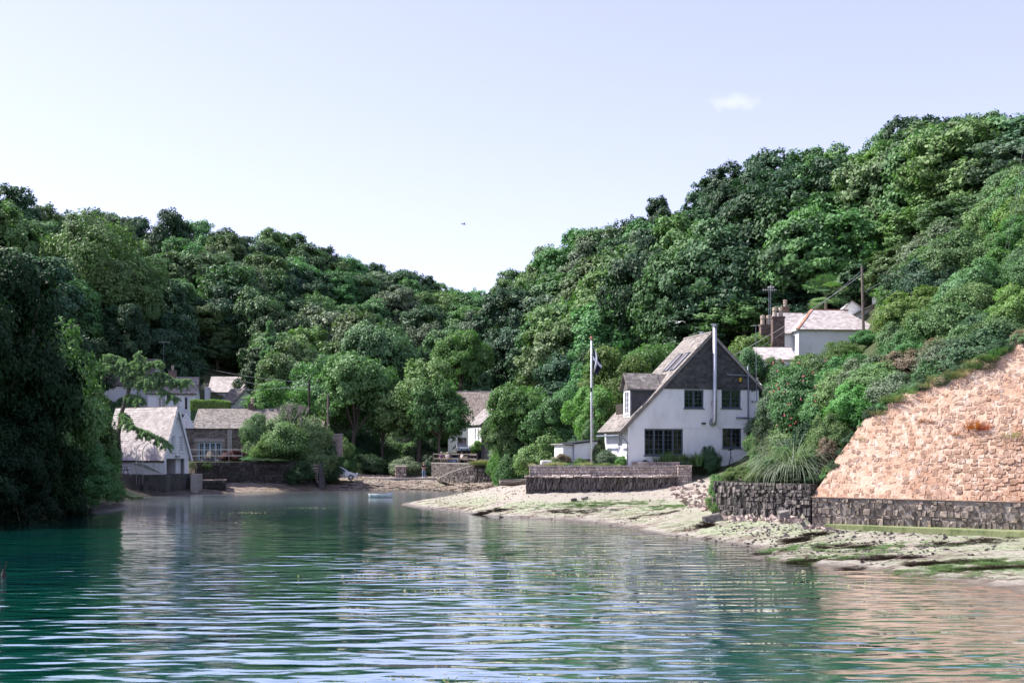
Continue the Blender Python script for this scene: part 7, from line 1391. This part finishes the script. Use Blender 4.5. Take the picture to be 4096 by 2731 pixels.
def scat(name, label, cat, n, regf, sz, seed, mt1, hq=.35, grp=None, flat=.5):
    r = random.Random(seed); V = []; Fs = []; vs = var('rock', mt1)
    for i in range(n):
        X, Y, s = regf(r); z = gz(X, Y); 
        if z < -.06: continue
        s *= sz*r.uniform(.5, 1.6); mm = Matrix.Translation((X, Y, z+s*.06)) @ Matrix.Rotation(r.uniform(0, 6), 4, 'Z') @ Matrix.Rotation(r.uniform(-.5, .5), 4, 'X') @ Matrix.Rotation(r.uniform(-.3, .3), 4, 'Y') @ Matrix.Diagonal((s, s*r.uniform(.5, .9), s*flat*r.uniform(.6, 1.2), 1)); v, f, _ = r.choice(vs); b_ = len(V); V += [tuple(mm @ Vector((q[0], q[2], q[1]))) for q in v]; Fs += [tuple(k+b_ for k in q) for q in f]
    o = put(name, mesh_np(name, V, Fs, M[mt1]), None, None, label, 'stuff'); o['category'] = cat; return o
scat('stream_stones', 'loose stones of the stream bed at the back of the beach', 'stones', 500, lambda r: (r.uniform(pp(1400, 132)[0], pp(1720, 132)[0]), r.uniform(128.5, 137), 1), .32, 1, 'stone_pink')
scat('beach_pebbles', 'scattered pebbles and flat stones over the shingle spit', 'pebbles', 2600, lambda r: (lambda y: (r.uniform(max(-9, (y-86)*.1-6), 11), y, 1))(r.uniform(63, 100)), .075, 2, 'stone_pink')
scat('shore_pebbles', 'scattered stones along the right-hand shore', 'stones', 1300, lambda r: (lambda t: (10.5+t*.83*9+r.uniform(-1, 1)*0+r.uniform(-4, 2), 58-t*6-r.uniform(0, 12), 1))(r.random()), .085, 3, 'stone_grey')
scat('promontory_rocks', 'tumbled slabs of grey rock along the foot of the promontory wall', 'rocks', 130, lambda r: (lambda t: (10.6+t*4.2+r.uniform(-.5, .3), 58.8-t*4.9-r.uniform(.2, 1.3), 1))(r.random()), .3, 4, 'stone_pink')
scat('path_rocks', 'rough rocks on the path between pier and promontory wall', 'rocks', 260, lambda r: (r.uniform(10.8, 13.2), r.uniform(62, 77.5), 1), .26, 5, 'stone_pink')
scat('far_beach_stones', 'small stones over the brown far beach', 'stones', 1800, lambda r: (lambda d: (r.uniform(pp(1330, d)[0], pp(2080, d)[0]), d, 1))(r.uniform(113, 128)), .11, 6, 'stone_grey')
def weedpatch(name, label, n, regf, key, s0, seed, lim=(0., .9)):
    r = random.Random(seed); me = BL[key]; v = np.empty(len(me.vertices)*3, np.float32); me.vertices.foreach_get('co', v); v = v.reshape(-1, 3); nf_ = len(me.polygons); f = np.empty(nf_*4, np.int32); me.polygons.foreach_get('vertices', f) if False else me.loops.foreach_get('vertex_index', f); f = f.reshape(-1, 4); VV = []; FF = []; b = 0
    for i in range(n):
        X, Y = regf(r); z = gz(X, Y)
        if not lim[0] < z < lim[1]: continue
        a = r.uniform(0, 6.28); s = s0*r.uniform(.5, 1.4); c, s_ = math.cos(a), math.sin(a); q = v*s; VV.append(np.c_[q[:, 0]*c-q[:, 1]*s_+X, q[:, 0]*s_+q[:, 1]*c+Y, q[:, 2]+z]); FF.append(f+b); b += len(v)
    if not VV: return
    o = put(name, mesh_np(name, np.concatenate(VV), np.concatenate(FF), me.materials[0]), None, None, label, 'stuff'); o['category'] = 'seaweed'
def patches(cs):
    def f(r):
        x, y, rx, ry = r.choice(cs); return x+r.gauss(0, .5)*rx, y+r.gauss(0, .5)*ry
    return f
def gp2(x, y, z=.25): q = G(x, y, z); return q.x, q.y
dk = [(*gp2(3900, 2205), 1.6, .6), (*gp2(3750, 2250), 1.5, .5), (*gp2(3550, 2230), 1.0, .4), (*gp2(3350, 2190), 1.0, .4), (*gp2(3420, 2195), .8, .4), (*gp2(3200, 2145, .5), .7, .5), (*gp2(3270, 2140, .5), .6, .4), (*gp2(2850, 2165, .15), 1.2, .3), (*gp2(3000, 2205, .1), 1.4, .3), (*gp2(3200, 2240, .08), 1.2, .25), (*gp2(3960, 2270), 1.2, .25), (*gp2(3330, 2262, .1), .8, .2), (*gp2(2760, 2150, .1), 1.0, .25), (*gp2(2830, 2075, .8), .5, .6), (*gp2(2300, 2050, .3), 2.5, .8), (*gp2(2600, 2070, .3), 2.0, .6), (*gp2(1960, 2045, .2), 1.5, .6)]
weedpatch('dark_seaweed', 'dark brown seaweed clumps strewn along the right-hand shore', 620, patches(dk), 'weed', .42, 1, (-.05, 1.2))
gr = [(*gp2(3500, 2200), 3, 1.2), (*gp2(3750, 2270), 2.5, 1.2), (*gp2(3300, 2230, .15), 2.5, 1), (*gp2(3150, 2180, .3), 2, 1), (*gp2(2500, 2025, .6), 3.5, 1.5), (*gp2(2700, 2040, .5), 2, 1.5), (*gp2(2300, 2030, .5), 3, 1), (*gp2(3950, 2260), 2, 1)]
weedpatch('green_seaweed', 'bright green algae fronds spread over the shore', 800, patches(gr), 'weedg', .42, 2, (-.02, 1.0))
fb_ = [(lambda x, d: (*pp(x, d), 2.5, 1.5))(x, d) for x in range(1400, 2080, 90) for d in (116, 121)]
weedpatch('far_seaweed', 'brown weed over the far beach', 160, patches(fb_), 'weed', .5, 3, (.02, 1.0))

gw = np.random.default_rng(44); cs = [(G(x, y, 0).x, G(x, y, 0).y) for x, y in ((2650, 2150), (2850, 2210), (2500, 2240), (2300, 2300), (3100, 2290), (2200, 2200), (2750, 2330), (2950, 2130), (1900, 2360), (1600, 2300), (1000, 2050), (1250, 2030), (700, 2090), (3300, 2330), (2450, 2120), (1850, 2720))]
pw_ = np.concatenate([np.c_[gw.normal(size=70)*1.3+x, gw.normal(size=70)*.35+y, np.full(70, .012)] for x, y in cs]); nw = gw.normal(size=(len(pw_), 3))*.35; nw[:, 2] += 1
Vw, Fw = leaves(pw_, nw, gw.uniform(.02, .06, len(pw_)), gw, 2.2, .1); o = put('floating_weed', mesh_np('floating_weed', Vw, Fw, M['straw']), None, None, 'scraps of pale weed floating in loose streaks on the water', 'stuff'); o['category'] = 'seaweed'
